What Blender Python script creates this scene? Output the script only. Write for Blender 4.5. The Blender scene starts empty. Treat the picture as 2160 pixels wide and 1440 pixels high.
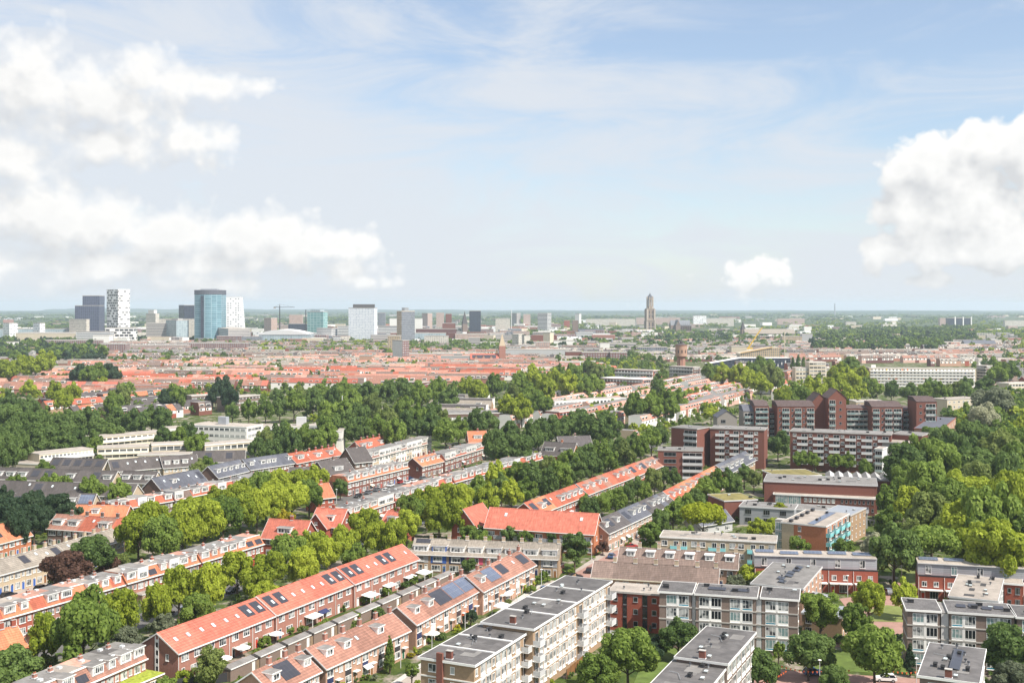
import bpy, math, random
import numpy as np
from mathutils import Vector, Matrix

R = random.Random(7)
rad = math.radians
scene = bpy.context.scene
C = scene.collection
CAM_H, HOR, F, CX = 74.0, 646.0, 2400.0, 1080.0

def at(px, py, z=0.0):
    """world point at height z seen along the line of sight through a surveyed picture point"""
    Y = F * (CAM_H - z) / (py - HOR)
    return Vector(((px - CX) / F * Y, Y, z))

def dist(py):
    return F * CAM_H / (py - HOR)

# ------------------------------------------------------------------ materials
M = {}
def _nodes(name):
    m = bpy.data.materials.new(name); m.use_nodes = True
    nt = m.node_tree; b = nt.nodes['Principled BSDF']
    return m, nt, b

def L(nt, a, b): nt.links.new(a, b)

def mat(name, col, rough=.85, var=.18, scale=.6, objvar=.12, bands=None, metal=0.0, spec=.3, streak=0.0, bumpy=0.0):
    m, nt, b = _nodes(name)
    N = nt.nodes.new
    tc = N('ShaderNodeTexCoord')
    n1 = N('ShaderNodeTexNoise'); n1.inputs['Scale'].default_value = scale; n1.inputs['Detail'].default_value = 6
    n1.inputs['Roughness'].default_value = .65
    L(nt, tc.outputs['Object'], n1.inputs['Vector'])
    mr = N('ShaderNodeMapRange'); mr.inputs[1].default_value = .25; mr.inputs[2].default_value = .75
    mr.inputs[3].default_value = 1 - var; mr.inputs[4].default_value = 1 + var
    L(nt, n1.outputs['Fac'], mr.inputs[0])
    val = mr.outputs[0]
    oi = N('ShaderNodeObjectInfo')
    mo = N('ShaderNodeMapRange'); mo.inputs[3].default_value = 1 - objvar; mo.inputs[4].default_value = 1 + objvar
    L(nt, oi.outputs['Random'], mo.inputs[0])
    mu = N('ShaderNodeMath'); mu.operation = 'MULTIPLY'; L(nt, val, mu.inputs[0]); L(nt, mo.outputs[0], mu.inputs[1]); val = mu.outputs[0]
    if bands:
        sp = N('ShaderNodeSeparateXYZ'); L(nt, tc.outputs['Object'], sp.inputs[0])
        mm = N('ShaderNodeMath'); mm.operation = 'MULTIPLY'; mm.inputs[1].default_value = 6.2832 / bands[0]; L(nt, sp.outputs[bands[2]], mm.inputs[0])
        sn = N('ShaderNodeMath'); sn.operation = 'SINE'; L(nt, mm.outputs[0], sn.inputs[0])
        ma = N('ShaderNodeMath'); ma.operation = 'MULTIPLY_ADD'; ma.inputs[1].default_value = bands[1]; ma.inputs[2].default_value = 1; L(nt, sn.outputs[0], ma.inputs[0])
        mu = N('ShaderNodeMath'); mu.operation = 'MULTIPLY'; L(nt, val, mu.inputs[0]); L(nt, ma.outputs[0], mu.inputs[1]); val = mu.outputs[0]
    if streak:
        mp = N('ShaderNodeMapping'); mp.inputs['Scale'].default_value = (2.2, .35, .25); L(nt, tc.outputs['Object'], mp.inputs[0])
        n2 = N('ShaderNodeTexNoise'); n2.inputs['Scale'].default_value = 1.6; n2.inputs['Detail'].default_value = 5; L(nt, mp.outputs[0], n2.inputs['Vector'])
        m2 = N('ShaderNodeMapRange'); m2.inputs[1].default_value = .3; m2.inputs[2].default_value = .75; m2.inputs[3].default_value = 1 + streak; m2.inputs[4].default_value = 1 - streak
        L(nt, n2.outputs['Fac'], m2.inputs[0])
        mu = N('ShaderNodeMath'); mu.operation = 'MULTIPLY'; L(nt, val, mu.inputs[0]); L(nt, m2.outputs[0], mu.inputs[1]); val = mu.outputs[0]
    mx = N('ShaderNodeVectorMath'); mx.operation = 'SCALE'; mx.inputs[0].default_value = col
    L(nt, val, mx.inputs['Scale'])
    L(nt, mx.outputs[0], b.inputs['Base Color'])
    b.inputs['Roughness'].default_value = rough; b.inputs['Metallic'].default_value = metal
    b.inputs['Specular IOR Level'].default_value = spec
    M[name] = m
    return m

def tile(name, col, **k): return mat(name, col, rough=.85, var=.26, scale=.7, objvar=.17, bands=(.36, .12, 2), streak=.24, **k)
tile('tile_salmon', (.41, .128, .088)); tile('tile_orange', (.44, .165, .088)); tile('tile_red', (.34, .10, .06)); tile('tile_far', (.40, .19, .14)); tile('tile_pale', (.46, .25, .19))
tile('tile_rust', (.28, .145, .108)); tile('tile_brown', (.175, .128, .108)); tile('tile_taupe', (.25, .22, .185)); tile('slate', (.088, .080, .080), spec=.1)
tile('slate_warm', (.105, .078, .075), spec=.1); tile('slate_blue', (.10, .105, .125)); tile('tile_charcoal', (.085, .075, .072))
def brick(name, col, **k): return mat(name, col, rough=.9, var=.16, scale=2.0, objvar=.07, bands=(.075, .05, 2), **k)
brick('brick_red', (.30, .085, .055)); brick('brick_maroon', (.185, .074, .055)); brick('brick_tan', (.34, .235, .15)); brick('brick_brown', (.15, .10, .08))
brick('brick_salmon', (.42, .26, .185)); brick('brick_beige', (.46, .37, .26)); brick('brick_purple', (.14, .065, .06)); brick('brick_rose', (.34, .165, .125))
brick('brick_orange', (.42, .16, .08)); brick('brick_grey', (.24, .22, .20)); brick('brick_taupe', (.20, .15, .125))
mat('white_paint', (.80, .79, .76), rough=.5, var=.05); mat('cream_paint', (.72, .66, .52), rough=.6, var=.06); mat('white_render', (.74, .72, .68), var=.07, scale=.3, streak=.05)
mat('grey_render', (.42, .42, .42), var=.08, scale=.3); mat('concrete', (.42, .40, .37), var=.12, scale=.4, streak=.08); mat('pale_grey', (.58, .58, .58), rough=.6, var=.05)
mat('siding', (.55, .55, .54), rough=.5, var=.05, bands=(.28, .10, 2)); mat('grey_siding', (.33, .34, .36), rough=.5, var=.06, bands=(.45, .12, 2))
mat('beige_concrete', (.55, .48, .37), var=.1, scale=.3, streak=.06); mat('pink_render', (.55, .36, .30), var=.08)
mat('bitumen', (.115, .108, .105), rough=.75, var=.4, scale=.3, objvar=.15, streak=.2); mat('bitumen_grey', (.20, .19, .18), rough=.8, var=.35, scale=.35, streak=.15); mat('gravel_roof', (.34, .30, .26), var=.3, scale=.3, streak=.12)
mat('zinc', (.34, .36, .39), rough=.45, var=.12, metal=.2, bands=(.5, .06, 0)); mat('green_roof', (.20, .17, .06), var=.45, scale=.35); mat('moss_roof', (.26, .30, .04), var=.5, scale=1.5)
mat('dark_metal', (.04, .04, .045), rough=.4, var=.1); mat('grey_metal', (.38, .39, .40), rough=.4, metal=.4, var=.05); mat('black_rubber', (.02, .02, .02), var=.1)
mat('timber', (.24, .17, .11), var=.25, scale=1.5); mat('pale_timber', (.55, .38, .20), var=.15); mat('bark', (.10, .075, .055), var=.3, scale=2)
mat('turquoise_panel', (.25, .60, .62), rough=.4, var=.06); mat('blue_panel', (.05, .12, .38), rough=.5, var=.08); mat('navy_panel', (.03, .04, .11), rough=.5); mat('pink_panel', (.62, .10, .17), rough=.5)
mat('teal_panel', (.03, .22, .32), rough=.4); mat('door_green', (.03, .12, .07), rough=.4); mat('door_red', (.42, .05, .03), rough=.4); mat('door_wood', (.25, .12, .05), rough=.5)
mat('yellow_paint', (.70, .45, .05), rough=.5); mat('orange_cloth', (.72, .16, .05), rough=.8); mat('pale_glass', (.62, .70, .70), rough=.2, var=.05, spec=.6); mat('red_paint', (.5, .03, .03), rough=.35, var=.03)
mat('spire_grey', (.20, .21, .23), var=.15); mat('dom_stone', (.29, .225, .175), var=.16, scale=.08); mat('dom_pale', (.42, .36, .30), var=.1, scale=.1)
mat('car_white', (.8, .8, .8), rough=.25, var=.01, objvar=.03, spec=.6); mat('car_black', (.02, .02, .025), rough=.2, var=.01, spec=.6); mat('car_grey', (.22, .24, .27), rough=.25, var=.01, metal=.4); mat('car_red', (.4, .03, .03), rough=.25, var=.01, spec=.6); mat('car_blue', (.04, .09, .2), rough=.25, var=.01, spec=.6)
mat('headlamp', (.8, .8, .78), rough=.1, var=.01, spec=.8)

def glass(name, col, rough=.12, curt=.35):
    """window glass: dark reflective panes, some with pale curtains behind them"""
    m, nt, b = _nodes(name); N = nt.nodes.new
    oi = N('ShaderNodeObjectInfo'); tc = N('ShaderNodeTexCoord')
    ad = N('ShaderNodeVectorMath'); ad.operation = 'ADD'; L(nt, tc.outputs['Object'], ad.inputs[0])
    sc = N('ShaderNodeVectorMath'); sc.operation = 'SCALE'; sc.inputs['Scale'].default_value = 37.0
    cb = N('ShaderNodeCombineXYZ'); L(nt, oi.outputs['Random'], cb.inputs[0]); L(nt, oi.outputs['Random'], cb.inputs[2]); L(nt, cb.outputs[0], sc.inputs[0]); L(nt, sc.outputs[0], ad.inputs[1])
    n = N('ShaderNodeTexNoise'); n.inputs['Scale'].default_value = .8; n.inputs['Detail'].default_value = 1; L(nt, ad.outputs[0], n.inputs['Vector'])
    r = N('ShaderNodeValToRGB'); e = r.color_ramp.elements; e[0].position = 1 - curt - .12; e[0].color = (*col, 1); e[1].position = 1 - curt + .02; e[1].color = (.42, .43, .42, 1)
    L(nt, n.outputs['Fac'], r.inputs[0]); L(nt, r.outputs[0], b.inputs['Base Color'])
    b.inputs['Roughness'].default_value = rough; b.inputs['Specular IOR Level'].default_value = .6
    M[name] = m
glass('glass', (.035, .042, .05), curt=.45); glass('glass_green', (.18, .27, .27), curt=.4); glass('glass_blue', (.05, .12, .2), rough=.08, curt=.2); glass('glass_dark', (.015, .018, .022), curt=.12)

def gridmat(name, c1, c2, mort, w, h, mw=.06, rough=.3, offset=0.0, bias=0.0, hard=False):
    m, nt, b = _nodes(name); N = nt.nodes.new
    tc = N('ShaderNodeTexCoord'); sp = N('ShaderNodeSeparateXYZ'); L(nt, tc.outputs['Object'], sp.inputs[0])
    ad = N('ShaderNodeMath'); L(nt, sp.outputs[0], ad.inputs[0]); L(nt, sp.outputs[1], ad.inputs[1])
    cb = N('ShaderNodeCombineXYZ'); L(nt, ad.outputs[0], cb.inputs[0]); L(nt, sp.outputs[2], cb.inputs[1])
    t = N('ShaderNodeTexBrick'); L(nt, cb.outputs[0], t.inputs['Vector'])
    t.offset = offset; t.inputs['Scale'].default_value = 1; t.inputs['Brick Width'].default_value = w; t.inputs['Row Height'].default_value = h
    t.inputs['Mortar Size'].default_value = mw; t.inputs['Color1'].default_value = (*c1, 1); t.inputs['Color2'].default_value = (*c2, 1); t.inputs['Mortar'].default_value = (*mort, 1)
    t.inputs['Bias'].default_value = bias
    if hard:
        t.inputs['Color1'].default_value = (0, 0, 0, 1); t.inputs['Color2'].default_value = (1, 1, 1, 1); t.inputs['Mortar'].default_value = (1, 1, 1, 1)
        r = N('ShaderNodeValToRGB'); r.color_ramp.interpolation = 'CONSTANT'; e = r.color_ramp.elements; e[0].position = 0; e[0].color = (*c1, 1); e[1].position = hard; e[1].color = (*c2, 1); L(nt, t.outputs['Color'], r.inputs[0]); L(nt, r.outputs[0], b.inputs['Base Color'])
    else: L(nt, t.outputs['Color'], b.inputs['Base Color'])
    b.inputs['Roughness'].default_value = rough
    M[name] = m

def solarmat(name, c, line):
    m, nt, b = _nodes(name); N = nt.nodes.new
    tc = N('ShaderNodeTexCoord'); t = N('ShaderNodeTexBrick'); L(nt, tc.outputs['Object'], t.inputs['Vector'])
    t.offset = 0; t.inputs['Scale'].default_value = 1; t.inputs['Brick Width'].default_value = 1.0; t.inputs['Row Height'].default_value = 1.6; t.inputs['Mortar Size'].default_value = .02
    t.inputs['Color1'].default_value = (*c, 1); t.inputs['Color2'].default_value = tuple(x * 1.3 for x in c) + (1,); t.inputs['Mortar'].default_value = (*line, 1)
    L(nt, t.outputs['Color'], b.inputs['Base Color']); b.inputs['Roughness'].default_value = .3; b.inputs['Specular IOR Level'].default_value = .4
    M[name] = m
solarmat('solar_dark', (.045, .045, .055), (.09, .09, .09)); solarmat('solar_blue', (.10, .12, .17), (.3, .31, .34))

# facades of distant towers
gridmat('facade_check', (.03, .03, .035), (.80, .79, .77), (.60, .59, .57), 9, 5.2, .8, offset=.5, hard=.72)
gridmat('facade_pale', (.20, .20, .21), (.78, .77, .75), (.36, .36, .36), 7, 4.6, .8, offset=.5, hard=.42)
gridmat('facade_navy', (.03, .04, .075), (.06, .07, .12), (.14, .16, .22), 4, 3.2, .35)
gridmat('facade_bluegl', (.05, .15, .20), (.13, .27, .33), (.30, .43, .48), 14, 3.8, .7, rough=.12)
gridmat('facade_white', (.20, .21, .24), (.80, .80, .80), (.82, .82, .82), 6.0, 5.2, 1.6, hard=.55)
gridmat('facade_teal', (.10, .27, .28), (.22, .38, .38), (.42, .58, .56), 8, 3.6, .5, rough=.15)
gridmat('facade_greyblue', (.36, .42, .50), (.62, .66, .70), (.74, .76, .78), 3.2, 3.2, .55, rough=.3)
gridmat('facade_tan', (.10, .10, .11), (.26, .24, .22), (.46, .35, .22), 2.6, 3.2, .55)
gridmat('facade_slate', (.04, .05, .07), (.16, .18, .22), (.24, .25, .27), 3.2, 3.2, .6)
gridmat('facade_stripe', (.14, .14, .15), (.2, .2, .21), (.50, .46, .42), 90, 3.2, .75)
gridmat('facade_stripew', (.10, .11, .13), (.18, .19, .2), (.70, .69, .67), 90, 3.4, .8)
gridmat('facade_brickwin', (.25, .25, .27), (.42, .4, .38), (.19, .085, .075), 3.4, 3.1, .65)
gridmat('facade_pinkwin', (.22, .2, .2), (.4, .38, .36), (.48, .33, .27), 3.2, 3.1, .65)
gridmat('facade_cream', (.2, .2, .2), (.45, .44, .42), (.62, .57, .48), 3.2, 3.1, .6)
gridmat('facade_black', (.02, .026, .04), (.04, .05, .075), (.07, .08, .11), 4, 3.4, .25, rough=.2)
gridmat('facade_glassgrey', (.25, .32, .36), (.36, .44, .47), (.5, .56, .58), 5, 4, .25, rough=.15)

def leafmat(name, c1, c2, trans=.5):
    m, nt, b = _nodes(name); N = nt.nodes.new
    g = N('ShaderNodeNewGeometry'); oi = N('ShaderNodeObjectInfo'); tc = N('ShaderNodeTexCoord')
    n = N('ShaderNodeTexNoise'); n.inputs['Scale'].default_value = .9; n.inputs['Detail'].default_value = 3; L(nt, tc.outputs['Object'], n.inputs['Vector'])
    a = N('ShaderNodeMath'); a.operation = 'MULTIPLY_ADD'; a.inputs[1].default_value = .55; L(nt, g.outputs['Random Per Island'], a.inputs[0])
    a2 = N('ShaderNodeMath'); a2.operation = 'MULTIPLY_ADD'; a2.inputs[1].default_value = .55; a2.inputs[2].default_value = -.2; L(nt, n.outputs['Fac'], a2.inputs[0])
    a3 = N('ShaderNodeMath'); a3.operation = 'MULTIPLY_ADD'; a3.inputs[1].default_value = .45; L(nt, oi.outputs['Random'], a3.inputs[0]); L(nt, a2.outputs[0], a3.inputs[2])
    L(nt, a3.outputs[0], a.inputs[2])
    mx = N('ShaderNodeMix'); mx.data_type = 'RGBA'; mx.clamp_factor = True
    mx.inputs[6].default_value = (*c1, 1); mx.inputs[7].default_value = (*c2, 1); L(nt, a.outputs[0], mx.inputs[0])
    L(nt, mx.outputs[2], b.inputs['Base Color']); b.inputs['Roughness'].default_value = .65; b.inputs['Specular IOR Level'].default_value = .25
    tr = N('ShaderNodeBsdfTranslucent'); L(nt, mx.outputs[2], tr.inputs['Color'])
    ms = N('ShaderNodeMixShader'); ms.inputs[0].default_value = trans
    L(nt, b.outputs[0], ms.inputs[1]); L(nt, tr.outputs[0], ms.inputs[2]); L(nt, ms.outputs[0], nt.nodes['Material Output'].inputs['Surface'])
    M[name] = m
leafmat('leaf_lime', (.13, .195, .014), (.50, .57, .065)); leafmat('leaf_mid', (.07, .135, .022), (.29, .39, .075)); leafmat('leaf_dark', (.055, .11, .03), (.21, .30, .08))
leafmat('leaf_purple', (.075, .04, .032), (.18, .10, .07)); leafmat('leaf_yellow', (.30, .26, .01), (.55, .48, .04)); leafmat('leaf_sage', (.10, .13, .075), (.26, .29, .18))
leafmat('leaf_cream', (.28, .30, .16), (.52, .52, .36)); leafmat('leaf_deep', (.025, .06, .03), (.08, .13, .06)); leafmat('leaf_chartreuse', (.20, .25, .01), (.42, .47, .03))
leafmat('leaf_olive', (.10, .15, .035), (.29, .35, .10))

# ------------------------------------------------------------------ mesh building
class MB:
    def __init__(s): s.v = []; s.f = []; s.m = []; s.mats = []
    def mi(s, name):
        if name not in s.mats: s.mats.append(name)
        return s.mats.index(name)
    def poly(s, pts, m):
        b = len(s.v); s.v += [tuple(p) for p in pts]; s.f.append(tuple(range(b, b + len(pts)))); s.m.append(s.mi(m))
    def box(s, x0, x1, y0, y1, z0, z1, m, top=None):
        b = len(s.v)
        s.v += [(x0, y0, z0), (x1, y0, z0), (x1, y1, z0), (x0, y1, z0), (x0, y0, z1), (x1, y0, z1), (x1, y1, z1), (x0, y1, z1)]
        k = s.mi(m); kt = s.mi(top) if top else k
        for q, mm in (((0, 3, 2, 1), k), ((4, 5, 6, 7), kt), ((0, 1, 5, 4), k), ((1, 2, 6, 5), k), ((2, 3, 7, 6), k), ((3, 0, 4, 7), k)):
            s.f.append(tuple(b + i for i in q)); s.m.append(mm)
    def prism(s, prof, x0, x1, m, edge_m=None, cap=None):
        """profile of (y, z) points, counter-clockwise seen from +x, extruded along x; edge_m: material per profile edge"""
        n = len(prof); b = len(s.v); k = s.mi(m); kc = s.mi(cap) if cap else k
        s.v += [(x0, y, z) for y, z in prof] + [(x1, y, z) for y, z in prof]
        s.f.append(tuple(b + i for i in range(n - 1, -1, -1))); s.m.append(kc)
        s.f.append(tuple(b + n + i for i in range(n))); s.m.append(kc)
        for i in range(n):
            j = (i + 1) % n
            s.f.append((b + i, b + j, b + n + j, b + n + i)); s.m.append(s.mi(edge_m[i]) if edge_m and edge_m.get(i) else k)
    def ext(s, poly, z0, z1, m, top=None):
        """plan polygon (ccw) extruded up"""
        n = len(poly); b = len(s.v); k = s.mi(m); kt = s.mi(top) if top else k
        s.v += [(p[0], p[1], z0) for p in poly] + [(p[0], p[1], z1) for p in poly]
        s.f.append(tuple(b + i for i in range(n - 1, -1, -1))); s.m.append(k)
        s.f.append(tuple(b + n + i for i in range(n))); s.m.append(kt)
        for i in range(n):
            j = (i + 1) % n
            s.f.append((b + i, b + j, b + n + j, b + n + i)); s.m.append(k)
    def cyl(s, cx, cy, z0, z1, r0, r1, n, m, sy=1.0, cap=None):
        b = len(s.v); k = s.mi(m); kc = s.mi(cap) if cap else k
        for z, r in ((z0, r0), (z1, r1)):
            s.v += [(cx + r * math.cos(2 * math.pi * i / n), cy + sy * r * math.sin(2 * math.pi * i / n), z) for i in range(n)]
        for i in range(n):
            j = (i + 1) % n; s.f.append((b + i, b + j, b + n + j, b + n + i)); s.m.append(k)
        s.f.append(tuple(b + i for i in range(n - 1, -1, -1))); s.m.append(kc)
        s.f.append(tuple(b + n + i for i in range(n))); s.m.append(kc)
    def tube(s, p, q, r0, r1, n, m):
        p = Vector(p); q = Vector(q); d = (q - p).normalized()
        a = d.orthogonal().normalized(); c = d.cross(a); b = len(s.v); k = s.mi(m)
        for o, r in ((p, r0), (q, r1)):
            s.v += [tuple(o + a * (r * math.cos(2 * math.pi * i / n)) + c * (r * math.sin(2 * math.pi * i / n))) for i in range(n)]
        for i in range(n):
            j = (i + 1) % n; s.f.append((b + i, b + j, b + n + j, b + n + i)); s.m.append(k)
        s.f.append(tuple(b + i for i in range(n - 1, -1, -1))); s.m.append(k)
        s.f.append(tuple(b + n + i for i in range(n))); s.m.append(k)
    def cone(s, base, apex, m):
        for i in range(len(base)): s.poly([base[i], base[(i + 1) % len(base)], apex], m)
    def mesh(s, name='mesh'):
        me = bpy.data.meshes.new(name); me.from_pydata(s.v, [], s.f)
        for k in s.mats: me.materials.append(M[k])
        me.polygons.foreach_set('material_index', s.m); me.update()
        return me

CACHE = {}
def cached(key, fn):
    if key not in CACHE: CACHE[key] = fn()
    return CACHE[key]

def obj(name, me, parent=None, loc=(0, 0, 0), rz=0.0, rx=0.0, sc=None):
    o = bpy.data.objects.new(name, me); C.objects.link(o)
    o.location = loc
    if rz or rx: o.rotation_euler = (rx, 0, rz)
    if sc is not None: o.scale = sc if hasattr(sc, '__len__') else (sc, sc, sc)
    if parent is not None: o.parent = parent
    return o

def tag(o, label=None, cat=None, group=None, kind=None):
    if label: o['label'] = label
    if cat: o['category'] = cat
    if group: o['group'] = group
    if kind: o['kind'] = kind
    return o

def thing(name, label, cat, loc, rz=0.0, group=None):
    return tag(obj(name, None, None, loc, rz), label, cat, group)

ORD = 'first second third fourth fifth sixth seventh eighth ninth tenth eleventh twelfth thirteenth fourteenth fifteenth sixteenth seventeenth eighteenth nineteenth'.split()
TENS = {20: 'twent', 30: 'thirt', 40: 'fort', 50: 'fift'}
def nth(i):
    i += 1
    if i < 20: return ORD[i - 1]
    t, u = i // 10 * 10, i % 10
    return TENS[t] + 'ieth' if u == 0 else TENS[t] + 'y-' + ORD[u - 1]
# ------------------------------------------------------------------ facade pieces (x along the wall, outward = -y)
def window_me(w, h, n=2, gl='glass', fr='white_paint', span=0.0, spm='white_paint', top=0.0):
    def mk():
        b = MB(); t = .085
        z0 = h * span
        b.box(0, w, -.06, .02, 0, t, fr); b.box(0, w, -.06, .02, h - t, h, fr)
        b.box(0, t, -.06, .02, t, h - t, fr); b.box(w - t, w, -.06, .02, t, h - t, fr)
        if span: b.box(t, w - t, -.05, .02, t, z0, spm); b.box(t, w - t, -.058, .02, z0, z0 + t * .8, fr)
        lo = z0 + t * .8 if span else t
        for i in range(1, n):
            x = w * i / n; b.box(x - t * .4, x + t * .4, -.057, .02, lo, h - t, fr)
        if top: b.box(t, w - t, -.056, .02, h * (1 - top) - .03, h * (1 - top) + .03, fr)
        b.box(t, w - t, -.02, .015, lo, h - t, gl)
        b.box(-.06, w + .06, -.14, .01, -.07, -.003, fr)
        return b.mesh('window')
    return cached(('win', round(w, 2), round(h, 2), n, gl, fr, span, spm, top), mk)

def door_me(w, h, m, light=True):
    def mk():
        b = MB(); t = .08
        b.box(0, t, -.06, .02, 0, h, 'white_paint'); b.box(w - t, w, -.06, .02, 0, h, 'white_paint'); b.box(t, w - t, -.06, .02, h - t, h, 'white_paint')
        b.box(t, w - t, -.03, .02, .02, h - t if not light else h * .8, m)
        if light: b.box(t, w - t, -.02, .02, h * .8, h - t, 'glass')
        b.tube((w - .2, -.07, 1.0), (w - .2, -.03, 1.0), .03, .03, 6, 'grey_metal')
        return b.mesh('door')
    return cached(('door', w, h, m, light), mk)

def balcony_me(w, d, rail, slab='white_paint', h=1.0, bars=True):
    def mk():
        b = MB()
        b.box(0, w, -d, -.003, -.16, 0, slab)
        b.box(0, w, -d, -d + .05, .1, h, rail); b.box(0, .05, -d + .05, -.02, .1, h, rail); b.box(w - .05, w, -d + .05, -.02, .1, h, rail)
        if bars:
            b.box(-.02, w + .02, -d - .03, -d + .07, h, h + .06, 'pale_grey')
            for i in range(4): x = .03 + (w - .06) * i / 3; b.box(x - .025, x + .025, -d + .05, -d + .09, 0, h, 'grey_metal')
        return b.mesh('balcony')
    return cached(('bal', round(w, 2), d, rail, slab, h, bars), mk)

def panel_me(w, h, m, t=.04):
    def mk():
        b = MB(); b.box(0, w, -t, .015, 0, h, m); b.box(0, w, -t - .02, .01, h, h + .05, 'white_paint'); return b.mesh('panel')
    return cached(('pan', round(w, 2), round(h, 2), m, t), mk)

def gabled_wall_me(w, d, e, r, m, half=None):
    def mk():
        b = MB(); b.prism([(0, 0), (d, 0), (d, e), (d / 2, r - .02), (0, e)], .006, w - .006, m); return b.mesh('wall')
    return cached(('gw', round(w, 2), d, e, r, m), mk)

def gable_roof_me(w, d, e, r, m, oL, oR, ov=.45, t=.2):
    def mk():
        s = (r - e) / (d / 2); b = MB()
        prof = [(-ov, e - ov * s + .015), (d / 2, r + .015), (d + ov, e - ov * s + .015), (d + ov, e - ov * s + t), (d / 2, r + t), (-ov, e - ov * s + t)]
        b.prism(prof, .004 - oL, w - .004 + oR, m)
        b.cyl(0, 0, 0, 0, 0, 0, 3, m) if False else None
        b.prism([(d / 2 - .18, r + t - .06), (d / 2 + .18, r + t - .06), (d / 2, r + t + .09)], .004 - oL, w - .004 + oR, m)
        return b.mesh('roof')
    return cached(('gr', round(w, 2), d, e, r, m, oL, oR, ov), mk)

def gutter_me(w, d, e, r, oL, oR, ov=.45, m='white_paint', back=False):
    def mk():
        s = (r - e) / (d / 2); z = e - ov * s; b = MB()
        b.box(.004 - oL, w - .004 + oR, -ov - .16, -ov - .004, z - .02, z + .17, m)
        if back: b.box(.004 - oL, w - .004 + oR, d + ov + .004, d + ov + .16, z - .02, z + .17, m)
        b.box(.004, w - .004, -ov, -.004, z - .06, z + .0, m)
        return b.mesh('gutter')
    return cached(('gu', round(w, 2), d, e, r, oL, oR, ov, m), mk)

def verge_me(d, e, r, ov=.45, t=.2, m='white_paint'):
    def mk():
        s = (r - e) / (d / 2); b = MB(); w = .05
        b.prism([(-ov, e - ov * s - .08), (d / 2, r - .08), (d + ov, e - ov * s - .08), (d + ov, e - ov * s + t + .03), (d / 2, r + t + .03), (-ov, e - ov * s + t + .03)], 0, w, m)
        return b.mesh('bargeboard')
    return cached(('ve', d, e, r, ov, m), mk)

def downpipe_me(h):
    def mk():
        b = MB(); b.tube((0, -.1, 0), (0, -.1, h), .06, .06, 6, 'white_paint'); return b.mesh('downpipe')
    return cached(('dp', h), mk)

def chimney_me(m, h=1.3, w=.9, d=.6, pots=2):
    def mk():
        b = MB(); b.box(-w / 2, w / 2, -d / 2, d / 2, -1.2, h, m); b.box(-w / 2 - .06, w / 2 + .06, -d / 2 - .06, d / 2 + .06, h, h + .1, 'concrete')
        b.box(-w / 2 - .08, w / 2 + .08, -d / 2 - .1, d / 2 + .1, -.05, .12, 'pale_grey')
        for i in range(pots): x = (i - (pots - 1) / 2) * .35; b.cyl(x, 0, h + .1, h + .4, .1, .08, 8, 'tile_red')
        return b.mesh('chimney')
    return cached(('ch', m, h, w, d, pots), mk)

def dormer_me(w, h, dep, wall='white_paint', roof='bitumen_grey', ov=.22):
    """flat-topped box dormer: front face at y=0, runs back into the roof"""
    def mk():
        b = MB(); b.box(0, w, 0, dep, 0, h, wall); b.box(-ov, w + ov, -ov, dep + .3, h + .004, h + .17, 'white_paint'); b.box(-ov + .05, w + ov - .05, -ov + .05, dep + .28, h + .174, h + .2, roof)
        return b.mesh('dormer')
    return cached(('do', round(w, 2), h, dep, wall, roof), mk)

def skylight_me(w=.75, h=1.1, g='pale_glass'):
    def mk():
        b = MB(); b.box(0, w, 0, h, 0, .09, 'grey_metal'); b.box(.08, w - .08, .08, h - .08, .0905, .1, g); return b.mesh('skylight')
    return cached(('sk', w, h, g), mk)

def solar_me(w, h, m):
    def mk():
        b = MB(); b.box(0, w, 0, h, .03, .09, m); b.box(-.03, w + .03, -.03, 0, .03, .095, 'dark_metal'); b.box(-.03, w + .03, h, h + .03, .03, .095, 'dark_metal'); return b.mesh('solar_panel')
    return cached(('so', round(w, 2), round(h, 2), m), mk)

def dormer_window(dm, w, h, nn=3, margin=.25, gl='glass'):
    obj('window', window_me(w - 2 * margin, h - .45, nn, gl), dm, (margin, -.004, .28))

def slope_put(root, name, me, x, s_along, d, e, r, ov=.45, t=.2, lift=.01):
    """put a flat piece on the front roof slope, s_along metres up the slope from the eave line"""
    pitch = math.atan2(r - e, d / 2)
    y = s_along * math.cos(pitch); z = e + s_along * math.sin(pitch) + t + lift
    return obj(name, me, root, (x, y, z), 0, pitch)

# ------------------------------------------------------------------ houses of a terrace
DOORS = ['door_green', 'door_red', 'door_wood', 'navy_panel', 'white_paint', 'blue_panel', 'door_wood', 'dark_metal']

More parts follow.
